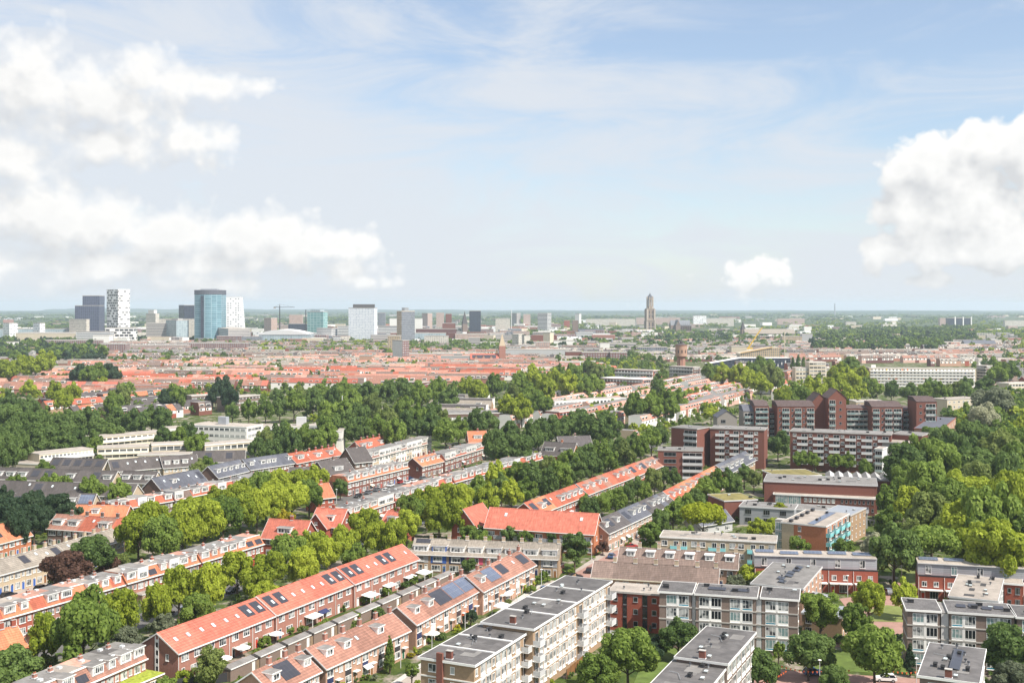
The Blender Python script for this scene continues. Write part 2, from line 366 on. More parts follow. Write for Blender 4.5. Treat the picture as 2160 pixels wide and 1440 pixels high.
def house(root, w, d, e, r, st, wallm, roofm, first, last, rng, feats, lod, wall2=None):
    """parts of one terraced house; st: front style, feats: set of feature words"""
    oL, oR = (.3 if first else 0), (.3 if last else 0)
    ne = 0
    if st['roof'] == 'gable':
        obj('wall', gabled_wall_me(w, d, e, r, wallm), root)
        obj('roof', gable_roof_me(w, d, e, r, roofm, oL, oR), root)
        obj('gutter', gutter_me(w, d, e, r, oL, oR, m=st.get('gut', 'white_paint')), root)
        if first: obj('bargeboard', verge_me(d, e, r), root, (-.36, 0, 0))
        if last: obj('bargeboard', verge_me(d, e, r), root, (w + .31, 0, 0))
        if 'chimney' in feats: obj('chimney', chimney_me(st.get('chm', wallm)), root, (w - .02 if not last else w - .6, d / 2 + .01, r + .15))
    else:
        mz = st.get('mz', 2.5); my = st.get('my', 1.5)            # mansard: steep tiled skirt, flat top
        def mkw():
            b = MB(); b.box(.006, w - .006, 0, d, 0, e - .003, wallm); return b.mesh('wall')
        obj('wall', cached(('bw', round(w, 2), d, e, wallm), mkw), root)
        flatm = rng.choice(['bitumen_grey', 'gravel_roof', 'bitumen_grey', 'tile_pale', 'bitumen'])
        def mkr():
            b = MB(); b.prism([(-.4, e), (d + .4, e), (d - my, e + mz), (my, e + mz)], .004, w - .004, roofm, {2: flatm}); return b.mesh('roof')
        obj('roof', cached(('mr', round(w, 2), d, e, mz, my, roofm, flatm), mkr), root)
        def mkg():
            b = MB(); b.box(.004, w - .004, -.62, -.404, e - .1, e + .14, 'white_paint'); b.box(.004, w - .004, -.404, -.004, e - .16, e - .012, 'white_paint')
            return b.mesh('gutter')
        obj('gutter', cached(('mg', round(w, 2), d, e, mz, my), mkg), root)
        obj('cornice', cached(('mco', round(w, 2), d, e, mz, my), lambda: (lambda b: (b.box(.004, w - .004, my - .2, my + .14, e + mz + .003, e + mz + .2, 'white_paint'), b.mesh('cornice'))[1])(MB())), root)
        if 'chimney' in feats and rng.random() < .45: obj('chimney', chimney_me(st.get('chm', wallm), .7, .8, .5), root, (w - .6, d * .6, e + mz + .1))
        if rng.random() < .6:
            def mkv():
                b = MB(); b.box(-.4, .4, -.4, .4, 0, .35, 'pale_grey'); b.box(-.33, .33, -.33, .33, .352, .4, 'pale_glass'); return b.mesh('skylight')
            obj('rooflight', cached('rooflight', mkv), root, (rng.uniform(1, w - 1), rng.uniform(my + 1.2, d - my - 1), e + mz + .005))
    # --- front openings
    z2 = e - 2.15
    ww = w - 1.2
    f = st['front']
    if f == 'two':            # two windows up, window and door below
        wv = min(2.1, (w - 1.4) / 2)
        for x in (w * .27 - wv / 2, w * .75 - wv / 2): obj('window', window_me(wv, 1.6, 3), root, (x, -.002, z2 + .05))
        obj('door', door_me(.95, 2.15, rng.choice(DOORS)), root, (w * .2 - .5, -.002, .1)); obj('window', window_me(min(2.4, w * .42), 1.5, 3), root, (w * .48, -.002, .7))
    elif f == 'panel':        # white framed strip over both floors with a dark spandrel
        pw = w * .34
        obj('window', window_me(pw, 1.5, 2), root, (w * .08, -.002, z2)); obj('window', window_me(pw, 1.45, 2), root, (w * .08, -.002, .75))
        obj('spandrel', panel_me(pw, z2 - 2.35, rng.choice(['dark_metal', 'dark_metal', 'white_paint', 'navy_panel'])), root, (w * .08, -.002, 2.26))
        obj('window', window_me(.7, .8, 1), root, (w * .52, -.002, z2 + .6)); obj('window', window_me(w * .2, 1.4, 2), root, (w * .74, -.002, z2 + .1))
        obj('door', door_me(.95, 2.2, rng.choice(DOORS)), root, (w * .55, -.002, .1))
        if lod < 2: obj('canopy', cached(('cnp',), lambda: _canopy()), root, (w * .5, -.01, 2.45))
    elif f == 'band':         # thirties house: wide white window strip
        obj('window', window_me(w * .46, 1.45, 4), root, (w * .08, -.002, z2 + .05)); obj('window', window_me(w * .24, 1.2, 2), root, (w * .68, -.002, z2 + .25))
        obj('window', window_me(w * .45, 1.7, 3), root, (w * .08, -.002, .6)); obj('door', door_me(1.0, 2.2, rng.choice(DOORS)), root, (w * .68, -.002, .1))
    elif f == 'small':
        obj('window', window_me(1.5, 1.3, 2), root, (w * .5, -.002, z2 + .1)); obj('window', window_me(.8, .9, 1), root, (w * .16, -.002, z2 + .4))
        obj('window', window_me(1.8, 1.5, 2), root, (w * .5, -.002, .7)); obj('door', door_me(.95, 2.15, rng.choice(DOORS)), root, (w * .12, -.002, .1))
    if first and st.get('endwin', True):
        obj('window', window_me(.8, 1.3, 1), root, (-.002 + .006, d * .3, z2 + .2), -math.pi / 2)
    if last and st.get('endwin', True):
        obj('window', window_me(.9, 1.2, 1), root, (w - .006 + .002, d * .4, z2 + .2), math.pi / 2)
    if rng.random() < .13 and f != 'small':
        am = rng.choice(['orange_cloth', 'white_paint', 'pale_grey', 'navy_panel', 'cream_paint'])
        obj('awning', cached(('aw', round(w, 1), am), lambda: (lambda b: (b.prism([(-1.2, -.6), (-.08, 0), (-.08, .08), (-1.2, -.52)], 0, w * .42, am), b.mesh('awning'))[1])(MB())), root, (w * .08, 0, 2.6))
    if 'pipe' in feats: obj('downpipe', downpipe_me(round(e - .5, 1)), root, (.12, -.01, .1))
    # --- on the roof slope
    if st['roof'] == 'gable':
        sl = math.hypot(d / 2, r - e); pitch = math.atan2(r - e, d / 2)
        if 'sky2' in feats or 'solar2' in feats:
            for x in (w * .27, w * .75):
                if 'solar2' in feats:
                    obj0 = slope_put(root, 'solar_panel', solar_me(2.6, sl * .55, 'solar_dark'), x - 1.5, sl * .30, d, e, r)
                slope_put(root, 'skylight', skylight_me(.8, 1.15), x - .25, sl * .40, d, e, r, lift=.10 if 'solar2' in feats else .01)
        if 'sky' in feats: slope_put(root, 'skylight', skylight_me(), w * rng.uniform(.2, .7), sl * rng.uniform(.3, .6), d, e, r)
        if 'solar' in feats: slope_put(root, 'solar_panel', solar_me(w * .62, sl * .55, 'solar_dark'), w * .2, sl * .25, d, e, r)
        if 'solarfull' in feats: slope_put(root, 'solar_panel', solar_me(w * .94, sl * .72, rng.choice(['solar_blue', 'solar_dark', 'solar_blue'])), w * .03, sl * .16, d, e, r)
        if 'dormer' in feats or 'bigdormer' in feats:
            big = 'bigdormer' in feats
            dw = w * .62 if big else 2.3; fy = .9 if big else 1.5
            zf = e + fy * math.tan(pitch) + .02; hh = 1.55 if not big else min(1.75, r - zf + .1)
            hh = round(hh, 2)
            dm = obj('dormer', dormer_me(dw, hh, round(min(d / 2 - fy, hh / max(.3, math.tan(pitch)) + .2), 2), st.get('dwall', 'white_paint'), st.get('droof', 'bitumen_grey')), root, (w * (.2 if big else .38), fy, zf))
            dormer_window(dm, dw, hh, 4 if big else 2, .3 if not big else .25)
    else:
        if 'dormer' in feats or 'bigdormer' in feats:
            big = 'bigdormer' in feats
            dw = w * .78 if big else w * .5; hh = 1.75
            dm = obj('dormer', dormer_me(dw, hh, 2.4, 'white_paint', 'bitumen_grey'), root, (w * .11 if big else w * .25, .05, e + .82))
            dormer_window(dm, dw, hh, 5 if big else 3, .25)
        if 'box' in feats:     # roof storey built up to the front
            dm = obj('dormer', dormer_me(w - .1, mz + .25, d * .7, rng.choice(['white_paint', 'white_render', 'siding']), 'bitumen_grey', .1), root, (.05, -.1, e + .2))
            dormer_window(dm, w - .1, 1.9, 4, .5)
        if 'solar' in feats:
            pt = math.atan2(st.get('mz', 2.5), st.get('my', 1.5) + .4)
            obj('solar_panel', solar_me(w * .7, 1.5, 'solar_dark'), root, (w * .15, -.4 + .55 * math.cos(pt), e + .55 * math.sin(pt) + .03), 0, pt)

def _canopy():
    b = MB(); b.box(0, 1.5, -.9, 0, 0, .12, 'white_paint'); return b.mesh('canopy')

NH = [0]
def terrace(desc, A, B, zE, n, d, r, front, roof, wallm, roofm, feats, look='house', group=None, end='near', lod=1, seed=1, zg=0.0, endL=True, endR=True, my=1.5, mz=2.5, reverse=False, k0=0, **stk):
    """row of n houses whose front eave line runs from A to B (picture points at eave height)"""
    PA, PB = at(*A, zE), at(*B, zE)
    u = PB - PA; w = u.length / n; u.normalize(); rot = math.atan2(u.y, u.x)
    rng = random.Random(seed)
    st = dict(roof=roof, front=front, my=my, mz=mz, **stk)
    for i in range(n):
        k = k0 + (n - 1 - i if reverse else i)
        p = PA + u * (w * i)
        fs = feats(i, rng) if callable(feats) else feats
        lk = look
        if 'solar' in fs or 'solarfull' in fs or 'solar2' in fs: lk = 'solar-panelled ' + look
        elif 'bigdormer' in fs or 'box' in fs: lk = 'wide-dormered ' + look
        elif 'dormer' in fs: lk = 'small-dormered ' + look
        elif 'sky' in fs or 'sky2' in fs: lk = 'skylit ' + look
        rm = roofm(i, rng) if callable(roofm) else roofm
        wm = wallm(i, rng) if callable(wallm) else wallm
        root = thing('terraced_house', f'{lk}, {nth(k)} from the {end} end of {desc}', 'house', (p.x, p.y, 0), rot, group or desc)
        house(root, w, d, zE, r, st, wm, rm, endL and i == 0, endR and i == n - 1, rng, fs, lod)
        NH[0] += 1
    return PA, u, w
# ------------------------------------------------------------------ terraces
def fz(base=('chimney',), **p):
    """feature picker: exclusive roof feature by probability"""
    def g(i, rng):
        fs = set(base); x = rng.random(); a = 0
        for k, v in p.items():
            a += v
            if x < a: fs.add(k); break
        return fs
    return g
def seqf(seq, base=('chimney',)):
    return lambda i, rng: set(base) | ({seq[i % len(seq)]} if seq[i % len(seq)] else set())
def mixm(*ms):
    return lambda i, rng: rng.choice(ms)

# salmon terrace over the gardens, three steps
SD = 'the salmon terrace above the gardens'
terrace(SD, (375, 1376), (578, 1297), 5.6, 4, 10.4, 8.75, 'two', 'gable', 'brick_rose', 'tile_salmon', seqf(['sky2', 'sky2', 'sky2', 'solar2'], ('pipe',)), 'salmon-roofed house', 'terraced salmon houses', seed=3, lod=0, endR=True)
terrace(SD, (582, 1295), (744, 1231), 5.8, 4, 10.4, 9.1, 'two', 'gable', 'brick_rose', 'tile_salmon', seqf(['solar2', 'sky2', 'sky2', 'solar2'], ('pipe',)), 'salmon-roofed house', 'terraced salmon houses', seed=4, lod=0, k0=4)
terrace(SD, (747, 1230), (882, 1178), 6.0, 4, 10.4, 9.3, 'two', 'gable', 'brick_rose', 'tile_salmon', seqf(['solar2', 'sky2', 'solar2', 'sky'], ('pipe',)), 'salmon-roofed house', 'terraced salmon houses', seed=5, lod=0, k0=8)
g0 = [o for o in C.objects if o.get('group') == 'terraced salmon houses'][0]
b = MB()
for k in range(4): b.box(4.75, 5.35, -.05, .02, 1.2 + k * 1.6, 2.2 + k * 1.6, 'glass_dark')
b.box(4.5, 4.74, -.08, .02, .1, 8.2, 'white_paint'); b.box(5.36, 5.5, -.08, .02, .1, 8.2, 'white_paint')
for k in range(5): b.box(4.75, 5.35, -.07, .02, .6 + k * 1.6, 1.19 + k * 1.6, 'white_paint')
obj('stair_window', b.mesh('stair_window'), g0, (-.002, 10.4, 0), -math.pi / 2)
# rust terrace between salmon terrace and the long flat
RD = 'the rust-tiled terrace beside the flats'
rf = dict(look='rust-tiled house', group='rust tiled terrace', chm='brick_rose', lod=0)
terrace(RD, (575, 1461), (674, 1414), 5.6, 3, 9.0, 8.6, 'panel', 'gable', 'brick_salmon', 'tile_rust', seqf(['dormer', 'solarfull', 'dormer']), seed=10, **rf)
terrace(RD, (687, 1408), (862, 1328), 5.6, 5, 9.0, 8.6, 'panel', 'gable', 'brick_salmon', 'tile_rust', seqf(['dormer', 'dormer', 'sky', 'dormer', None]), seed=11, k0=3, **rf)
terrace(RD, (877, 1315), (1011, 1243), 5.8, 5, 9.0, 8.9, 'panel', 'gable', 'brick_salmon', 'tile_rust', seqf(['dormer', 'dormer', 'solarfull', 'solarfull', 'solarfull']), seed=12, k0=8, **rf)
terrace(RD, (1018, 1246), (1128, 1190), 5.8, 5, 9.0, 8.9, 'panel', 'gable', 'brick_salmon', 'tile_rust', seqf(['dormer', 'solarfull', 'solar', 'sky', 'solar']), seed=13, k0=13, **rf)
# brown roofs with white chimney bases
terrace('the plain brown terrace behind the flats', (1249, 1215), (1513, 1231), 5.5, 6, 8.0, 8.4, 'small', 'gable', 'brick_salmon', 'tile_brown', {'chimney'}, 'brown-roofed house', end='west', seed=20, chm='brick_beige', gut='cream_paint')
terrace('the dormered brown terrace', (1304, 1184), (1555, 1199), 5.5, 6, 8.0, 8.6, 'small', 'gable', 'brick_salmon', 'tile_brown', {'chimney', 'dormer'}, 'brown-roofed house', end='west', seed=21, chm='brick_beige', droof='white_paint')
# slate terrace running away from the orange roofed block
terrace('the long slate terrace', (1283, 1124), (1421, 1060), 5.8, 13, 9.0, 9.0, 'band', 'gable', 'brick_salmon', mixm('slate', 'slate', 'slate_blue'), fz((), dormer=.8, solar=.15), 'slate-roofed house', seed=30)
terrace('the orange stretch of slate terrace', (1425, 1058), (1530, 1001), 5.8, 10, 9.0, 9.0, 'band', 'gable', 'brick_rose', mixm('tile_red', 'tile_orange', 'tile_orange'), fz((), dormer=.6, sky=.3), 'orange-roofed house', seed=31)
terrace('the slate terrace by the brick blocks', (1533, 1000), (1593, 969), 6.2, 6, 9.0, 9.6, 'band', 'gable', 'brick_tan', 'slate_blue', fz((), bigdormer=.8), 'slate-roofed house', seed=32)
# red terrace beyond the garden strip
terrace('the red terrace along the avenue', (1132, 1085), (1236, 1044), 5.8, 8, 9.0, 9.2, 'band', 'gable', 'brick_red', mixm('tile_red', 'tile_orange'), fz((), bigdormer=.5, solar=.35, sky=.1), 'red-roofed house', seed=35)
terrace('the red terrace along the avenue', (1240, 1042), (1403, 979), 5.8, 14, 9.0, 9.2, 'band', 'gable', 'brick_red', mixm('tile_red', 'tile_red', 'tile_rust'), fz((), dormer=.85, solar=.1), 'red-roofed house', seed=36, k0=8)
# long thirties row with flat tops
W3 = 'the long white-dormered row'
wf = dict(look='orange-tiled house', group='long white dormered row')
terrace(W3, (-60, 1324), (262, 1233), 5.4, 11, 9.0, 7.9, 'band', 'mansard', mixm('brick_rose', 'brick_red'), mixm('tile_orange', 'tile_orange', 'tile_red'), fz(dormer=.3, bigdormer=.5, solar=.1), seed=40, lod=0, **wf)
terrace(W3, (266, 1231), (420, 1187), 5.4, 7, 9.0, 7.9, 'band', 'mansard', mixm('brick_rose', 'brick_red'), 'tile_orange', fz(dormer=.3, bigdormer=.3, box=.2, solar=.2), seed=41, k0=11, **wf)
terrace(W3, (424, 1186), (556, 1147), 5.4, 7, 9.0, 7.9, 'band', 'mansard', 'brick_red', 'tile_orange', fz(dormer=.2, bigdormer=.5, solar=.2), seed=42, k0=18, **wf)
W4 = 'the flat-topped row along the avenue'
wf = dict(look='red-tiled house', group='flat topped row along the avenue')
terrace(W4, (727, 1093), (830, 1058), 5.4, 6, 9.0, 8.0, 'band', 'mansard', 'brick_red', 'tile_orange', fz(bigdormer=.7, box=.15), seed=43, **wf)
terrace(W4, (833, 1057), (955, 1019), 5.4, 8, 9.0, 8.0, 'band', 'mansard', 'brick_red', 'tile_red', fz(bigdormer=.85), seed=44, k0=6, **wf)
terrace(W4, (958, 1018), (1145, 967), 5.4, 14, 9.0, 8.0, 'band', 'mansard', 'brick_brown', 'tile_red', fz(bigdormer=.4, box=.35, dormer=.2), seed=45, k0=14, **wf)
# rust mansard row at the corner
terrace('the weathered row below the limes', (95, 1480), (308, 1388), 5.5, 7, 9.0, 8.2, 'band', 'mansard', 'brick_rose', 'tile_rust', seqf(['sky', 'bigdormer', 'solar', 'bigdormer', 'dormer', 'bigdormer', 'bigdormer']), 'rust-tiled house', seed=46, lod=0)
# orange hip at the left edge and bits behind limes
terrace('the orange row behind the lime trees', (-70, 1402), (60, 1368), 5.2, 4, 9.0, 9.0, 'band', 'gable', 'brick_red', 'tile_orange', fz(sky=.3), 'orange-roofed house', seed=47)
# taupe roofed terrace with car street
terrace('the taupe-roofed terrace beside parked cars', (-45, 1223), (143, 1173), 5.5, 8, 9.0, 8.2, 'band', 'gable', 'brick_beige', 'tile_taupe', fz(('chimney',), solar=.4, sky=.5), 'taupe-roofed house', seed=50, lod=0)
terrace('the taupe-roofed terrace beside parked cars', (146, 1172), (262, 1137), 5.5, 6, 9.0, 8.2, 'band', 'gable', 'brick_beige', 'tile_taupe', fz(('chimney',), solar=.2, sky=.5), 'taupe-roofed house', seed=51, k0=8)
# brown fronted row and orange corner houses
terrace('the dark-fronted row near the limes', (100, 1113), (262, 1124), 5.6, 5, 9.0, 9.0, 'band', 'gable', 'brick_brown', mixm('tile_red', 'tile_rust'), seqf(['bigdormer', 'bigdormer', 'sky', 'bigdormer', None]), 'red-tiled house', end='west', seed=52)
terrace('the orange row at the wood edge', (-60, 1160), (66, 1127), 5.5, 5, 9.0, 9.6, 'band', 'gable', 'brick_orange', 'tile_orange', fz(bigdormer=.6, solar=.3), 'orange-roofed house', seed=53)
terrace('the orange pair behind the dark-fronted row', (150, 1093), (262, 1094), 6.2, 4, 9.0, 9.6, 'band', 'gable', 'brick_red', 'tile_orange', seqf([None, 'dormer', None, None]), 'orange-roofed house', end='west', seed=54)
# dark roofed estate with tan gables
ef = dict(wallm='brick_beige', front='band', roof='gable')
terrace('the charcoal row by the bushes', (20, 1068), (160, 1067), 5.3, 6, 8.5, 8.8, ef['front'], 'gable', 'brick_beige', 'tile_charcoal', fz((), solar=.4, bigdormer=.5), 'charcoal-roofed house', end='west', seed=60)
terrace('the charcoal row by the bushes', (161, 1067), (193, 1067), 5.3, 1, 8.5, 8.8, ef['front'], 'gable', 'brick_beige', 'tile_charcoal', {'solarfull'}, 'charcoal-roofed house', end='west', seed=61, k0=6)
terrace('the charcoal row behind small trees', (-20, 1037), (277, 1046), 5.3, 11, 8.5, 8.8, ef['front'], 'gable', 'brick_beige', 'tile_charcoal', fz((), solar=.3, sky=.3), 'charcoal-roofed house', end='west', seed=62)
terrace('the upper charcoal row', (-20, 1008), (235, 1017), 5.3, 10, 8.5, 9.0, ef['front'], 'gable', 'brick_beige', 'tile_charcoal', fz((), bigdormer=.45, solar=.4), 'charcoal-roofed house', end='west', seed=63)
terrace('the upper charcoal row', (250, 1016), (322, 1018), 5.3, 3, 8.5, 9.0, ef['front'], 'gable', 'brick_beige', 'tile_charcoal', {'bigdormer'}, 'charcoal-roofed house', end='west', seed=64, k0=10)
terrace('the charcoal row under the gallery flats', (100, 986), (215, 990), 5.3, 5, 8.5, 9.0, ef['front'], 'gable', 'brick_beige', 'tile_charcoal', fz((), solar=.6, sky=.2), 'charcoal-roofed house', end='west', seed=65)
terrace('the tan-gabled charcoal row', (236, 994), (342, 985), 5.3, 5, 8.5, 9.4, ef['front'], 'gable', 'brick_beige', 'tile_charcoal', fz((), solar=.4, sky=.4), 'charcoal-roofed house', end='west', seed=66)
terrace('the hilltop charcoal row', (345, 986), (420, 980), 5.3, 4, 8.5, 9.4, ef['front'], 'gable', 'brick_beige', 'tile_charcoal', fz((), bigdormer=.5, sky=.4), 'charcoal-roofed house', end='west', seed=67)
terrace('the charcoal row below white offices', (405, 974), (515, 972), 5.3, 5, 8.5, 9.4, ef['front'], 'gable', 'brick_beige', 'tile_charcoal', fz((), solar=.6), 'charcoal-roofed house', end='west', seed=68)
# slate terraces with dark gables
terrace('the slate terrace with brown gable', (341, 1034), (437, 1014), 5.6, 8, 9.5, 9.8, 'band', 'gable', 'brick_brown', 'slate_blue', fz((), sky=.5, dormer=.25, solar=.1), 'slate-roofed house', seed=70)
terrace('the twin slate terrace', (460, 1007), (524, 992), 5.6, 5, 9.5, 9.8, 'band', 'gable', 'brick_brown', 'slate_blue', fz((), dormer=.8), 'slate-roofed house', seed=71)
terrace('the twin slate terrace', (528, 990), (620, 976), 5.6, 8, 9.5, 9.4, 'band', 'gable', 'brick_maroon', 'slate_blue', fz((), dormer=.3, sky=.3), 'slate-roofed house', seed=72, k0=5)
# white dormered rows behind the limes
W5 = 'the white-topped row over the limes'
wf = dict(look='red-tiled house', group='white topped row')
terrace(W5, (233, 1078), (365, 1056), 5.4, 7, 9.0, 8.0, 'band', 'mansard', 'brick_brown', 'tile_red', fz(bigdormer=.6, box=.3), seed=73, **wf)
terrace(W5, (368, 1055), (590, 1009), 5.4, 13, 9.0, 8.0, 'band', 'mansard', 'brick_brown', mixm('tile_red', 'tile_brown'), fz(bigdormer=.4, box=.5), seed=74, k0=7, **wf)
# red rows further along
W6 = 'the brick row with parked cars'
wf = dict(look='red-tiled house', group='brick row with parked cars')
terrace(W6, (733, 1018), (862, 987), 5.4, 9, 9.0, 8.0, 'band', 'mansard', 'brick_maroon', 'tile_orange', fz(bigdormer=.6, dormer=.2), seed=75, **wf)
terrace(W6, (890, 983), (935, 972), 5.4, 4, 9.0, 8.6, 'band', 'gable', 'brick_maroon', 'tile_orange', fz(dormer=.5), seed=76, k0=9, **wf)
terrace(W6, (938, 970), (1025, 944), 5.4, 8, 9.0, 8.0, 'band', 'mansard', 'brick_maroon', 'tile_red', fz(bigdormer=.6, box=.2), seed=77, k0=13, **wf)
terrace('the white row behind the brick row', (775, 969), (910, 933), 5.4, 12, 9.0, 8.0, 'band', 'mansard', mixm('white_render', 'white_paint', 'brick_beige'), 'tile_rust', fz(box=.8, bigdormer=.2), 'white-fronted house', seed=78)
terrace('the small red row below the wood', (655, 971), (722, 958), 5.4, 5, 9.0, 8.6, 'band', 'gable', 'brick_red', 'tile_red', fz(sky=.4, bigdormer=.3), 'red-roofed house', seed=79)
terrace('the red row against the wood', (765, 948), (828, 935), 5.4, 5, 9.0, 9.0, 'band', 'gable', 'brick_red', 'tile_red', fz(bigdormer=.6), 'red-roofed house', seed=80)
# houses with coloured fronts facing the viewer
def colour_row():
    PA, PB = at(868, 1166, 5.2), at(1178, 1178, 5.2)
    u = PB - PA; n = 8; w = u.length / n; u.normalize(); rot = math.atan2(u.y, u.x)
    cols = [('grey_render', 'white_paint', 'grey-fronted'), ('blue_panel', 'blue_panel', 'blue-fronted'), ('navy_panel', 'white_paint', 'white-dormered navy'), ('pink_panel', 'white_paint', 'pink-awning'),
            ('grey_siding', 'grey_render', 'tree-screened grey'), ('white_paint', 'white_paint', 'white-fronted'), ('dark_metal', 'white_paint', 'dark-fronted'), ('grey_siding', 'grey_siding', 'gable-end grey')]
    for i in range(n):
        p = PA + u * (w * i); r2 = random.Random(90 + i)
        root = thing('terraced_house', f'{cols[i][2]} house in the grey-tiled row facing the salmon terrace', 'house', (p.x, p.y, 0), rot, 'grey tiled row with coloured fronts')
        d, e, r = 8.5, 5.2, 8.4
        obj('wall', gabled_wall_me(w, d, e, r, 'brick_tan'), root); obj('roof', gable_roof_me(w, d, e, r, 'tile_taupe', .3 if i == 0 else 0, .3 if i == n - 1 else 0), root)
        obj('gutter', gutter_me(w, d, e, r, 0, 0), root); obj('chimney', chimney_me('brick_beige', 1.0), root, (w - .5, d / 2, r + .1))
        obj('panel', panel_me(w * .86, 2.3, cols[i][0]), root, (w * .07, -.01, 2.7))
        obj('window', window_me(w * .5, 1.4, 3, fr='white_paint'), root, (w * .2, -.06, 3.1)); obj('window', window_me(w * .5, 1.6, 3), root, (w * .1, -.002, .6)); obj('door', door_me(.95, 2.2, ['white_paint', 'blue_panel', 'navy_panel', 'door_wood'][i % 4]), root, (w * .72, -.002, .1))
        dm = obj('dormer', dormer_me(w * .8, 1.7, 2.4, cols[i][1], 'tile_taupe', .15), root, (w * .1, .6, e + .35)); dormer_window(dm, w * .8, 1.7, 4, .35)
        if i == 0: slope_put(root, 'solar_panel', solar_me(w * .8, 1.4, 'solar_dark'), w * .1, 3.6, d, e, r)
        if i == 3:
            def aw():
                b = MB(); b.prism([(-1.3, -.9), (0, 0), (0, .08), (-1.3, -.82)], 0, w * .6, 'pink_panel'); return b.mesh('awning')
            obj('awning', aw(), root, (w * .1, -.02, 2.6))
colour_row()

# ------------------------------------------------------------------ single houses and villas
def villa(label, A, B, zE, d, r, wallm, roofm, nwin=2, dorm=1, cross=None, cat='house', base=0):
    """free-standing gabled house, front eave from A to B"""
    PA, PB = at(*A, zE), at(*B, zE); u = PB - PA; w = u.length; rot = math.atan2(u.y, u.x)
    root = thing('detached_house', label, cat, (PA.x, PA.y, 0), rot)
    obj('wall', gabled_wall_me(w, d, zE, r, wallm), root); obj('roof', gable_roof_me(w, d, zE, r, roofm, .4, .4, .55), root); obj('gutter', gutter_me(w, d, zE, r, .4, .4, .55), root)
    obj('bargeboard', verge_me(d, zE, r, .55), root, (-.46, 0, 0)); obj('bargeboard', verge_me(d, zE, r, .55), root, (w + .41, 0, 0))
    obj('chimney', chimney_me(wallm), root, (w * .55, d / 2, r))
    for i in range(nwin):
        x = w * (i + .5) / nwin - .9
        obj('window', window_me(1.8, 1.5, 3), root, (x, -.002, zE - 2.1))
        if i % 2 == 0: obj('window', window_me(1.8, 1.6, 3), root, (x, -.002, .7))
        else: obj('door', door_me(1.0, 2.2, 'door_green'), root, (x + .3, -.002, .1))
    for s in (0, 1):
        obj('window', window_me(1.2, 1.2, 2), root, (-.002 if s == 0 else w + .002, d * .5 + (.6 if s == 0 else -.6), zE + .3), -math.pi / 2 if s == 0 else math.pi / 2)
        obj('window', window_me(1.4, 1.4, 2), root, (-.002 if s == 0 else w + .002, d * .75 if s == 0 else d * .25, zE - 2.3), -math.pi / 2 if s == 0 else math.pi / 2)
    pitch = math.atan2(r - zE, d / 2)
    for i in range(dorm):
        dw = min(4.4, w * .45); x = w * (i + .5) / dorm - dw / 2
        dm = obj('dormer', dormer_me(dw, 1.7, round(min(d / 2 - 1.3, 1.7 / math.tan(pitch)), 2), 'white_paint', 'bitumen_grey'), root, (x, 1.2, zE + 1.2 * math.tan(pitch)))
        dormer_window(dm, dw, 1.7, 4, .3)
    if cross:        # gabled wing standing forward at the west end
        cw, cd = cross
        wing = obj('wing', gabled_wall_me(cd, cw, zE, r - .3, wallm), root, (0, -cd, 0), math.pi / 2)
        wing.location = (cw, -cd, 0)
        rf_ = obj('wing_roof', gable_roof_me(cd + d / 2, cw, zE, r - .3, roofm, .4, 0, .5), root, (cw, -cd, 0), math.pi / 2)
        obj('wing_bargeboard', verge_me(cw, zE, r - .3, .5), root, (cw, -cd - .46, 0), math.pi / 2)
        obj('window', window_me(1.8, 1.4, 3), root, (cw / 2 - .9, -cd - .002, zE - 2.0)); obj('window', window_me(1.0, 1.0, 2), root, (cw / 2 - .5, -cd - .002, zE + .6))
    return root
villa('orange-roofed brick villa with white dormer beside the yellow tree', (655, 1106), (716, 1110), 5.8, 10, 10.2, 'brick_red', 'tile_salmon', 2, 1, (7, 3))
villa('orange-roofed brick house with wide white dormer below the yellow tree', (553, 1132), (638, 1137), 5.8, 10, 10.2, 'brick_red', 'tile_salmon', 3, 1)
villa('small salmon-roofed house half hidden among lime crowns', (801, 1108), (838, 1113), 5.2, 9, 9.2, 'brick_red', 'tile_salmon', 2, 1)
villa('small house with plain orange roof in front of the dark wood', (990, 932), (1028, 931), 5.5, 9, 10.4, 'brick_red', 'tile_orange', 2, 1)
villa('large dark-roofed brick house with pale skylights and solar panels', (748, 975), (786, 971), 6.0, 13, 11.5, 'brick_brown', 'tile_charcoal', 3, 0)
villa('purple-roofed house with one white dormer and arched brick gable', (690, 1002), (748, 994), 5.0, 12, 10.0, 'brick_brown', 'tile_charcoal', 3, 1)
villa('low purple-roofed house with round solar sheen beside tall hedge', (612, 1014), (668, 1012), 4.0, 10, 8.6, 'brick_brown', 'tile_charcoal', 3, 0)
villa('red-roofed brick row end with white dormer behind the orange hip', (625, 976), (655, 970), 5.6, 9, 9.2, 'brick_red', 'tile_red', 2, 1)
villa('orange house with a blue solar panel beside the yellow column tree', (672, 1050), (705, 1046), 5.6, 9, 9.8, 'brick_red', 'tile_orange', 2, 0)
# villa pair with blue awnings and red balcony front
v = villa('red-fronted villa with two white dormers and blue awnings', (1141, 957), (1206, 961), 6.4, 10, 11.5, 'brick_orange', 'tile_charcoal', 4, 2)
villa('grey-roofed villa joined behind the red-fronted villa', (1183, 946), (1250, 944), 6.4, 11, 11.5, 'brick_brown', 'slate', 4, 0)
mat('asphalt_felt', (.06, .058, .058), var=.3, scale=.5)
# ------------------------------------------------------------------ flats and larger buildings
def side_tf(side, Lg, dep, fx, z, out=.002):
    if side == 'F': return (fx, -out, z), 0.0
    if side == 'R': return (Lg + out, fx, z), math.pi / 2
    if side == 'L': return (-out, dep - fx, z), -math.pi / 2
    return (Lg - fx, dep + out, z), math.pi

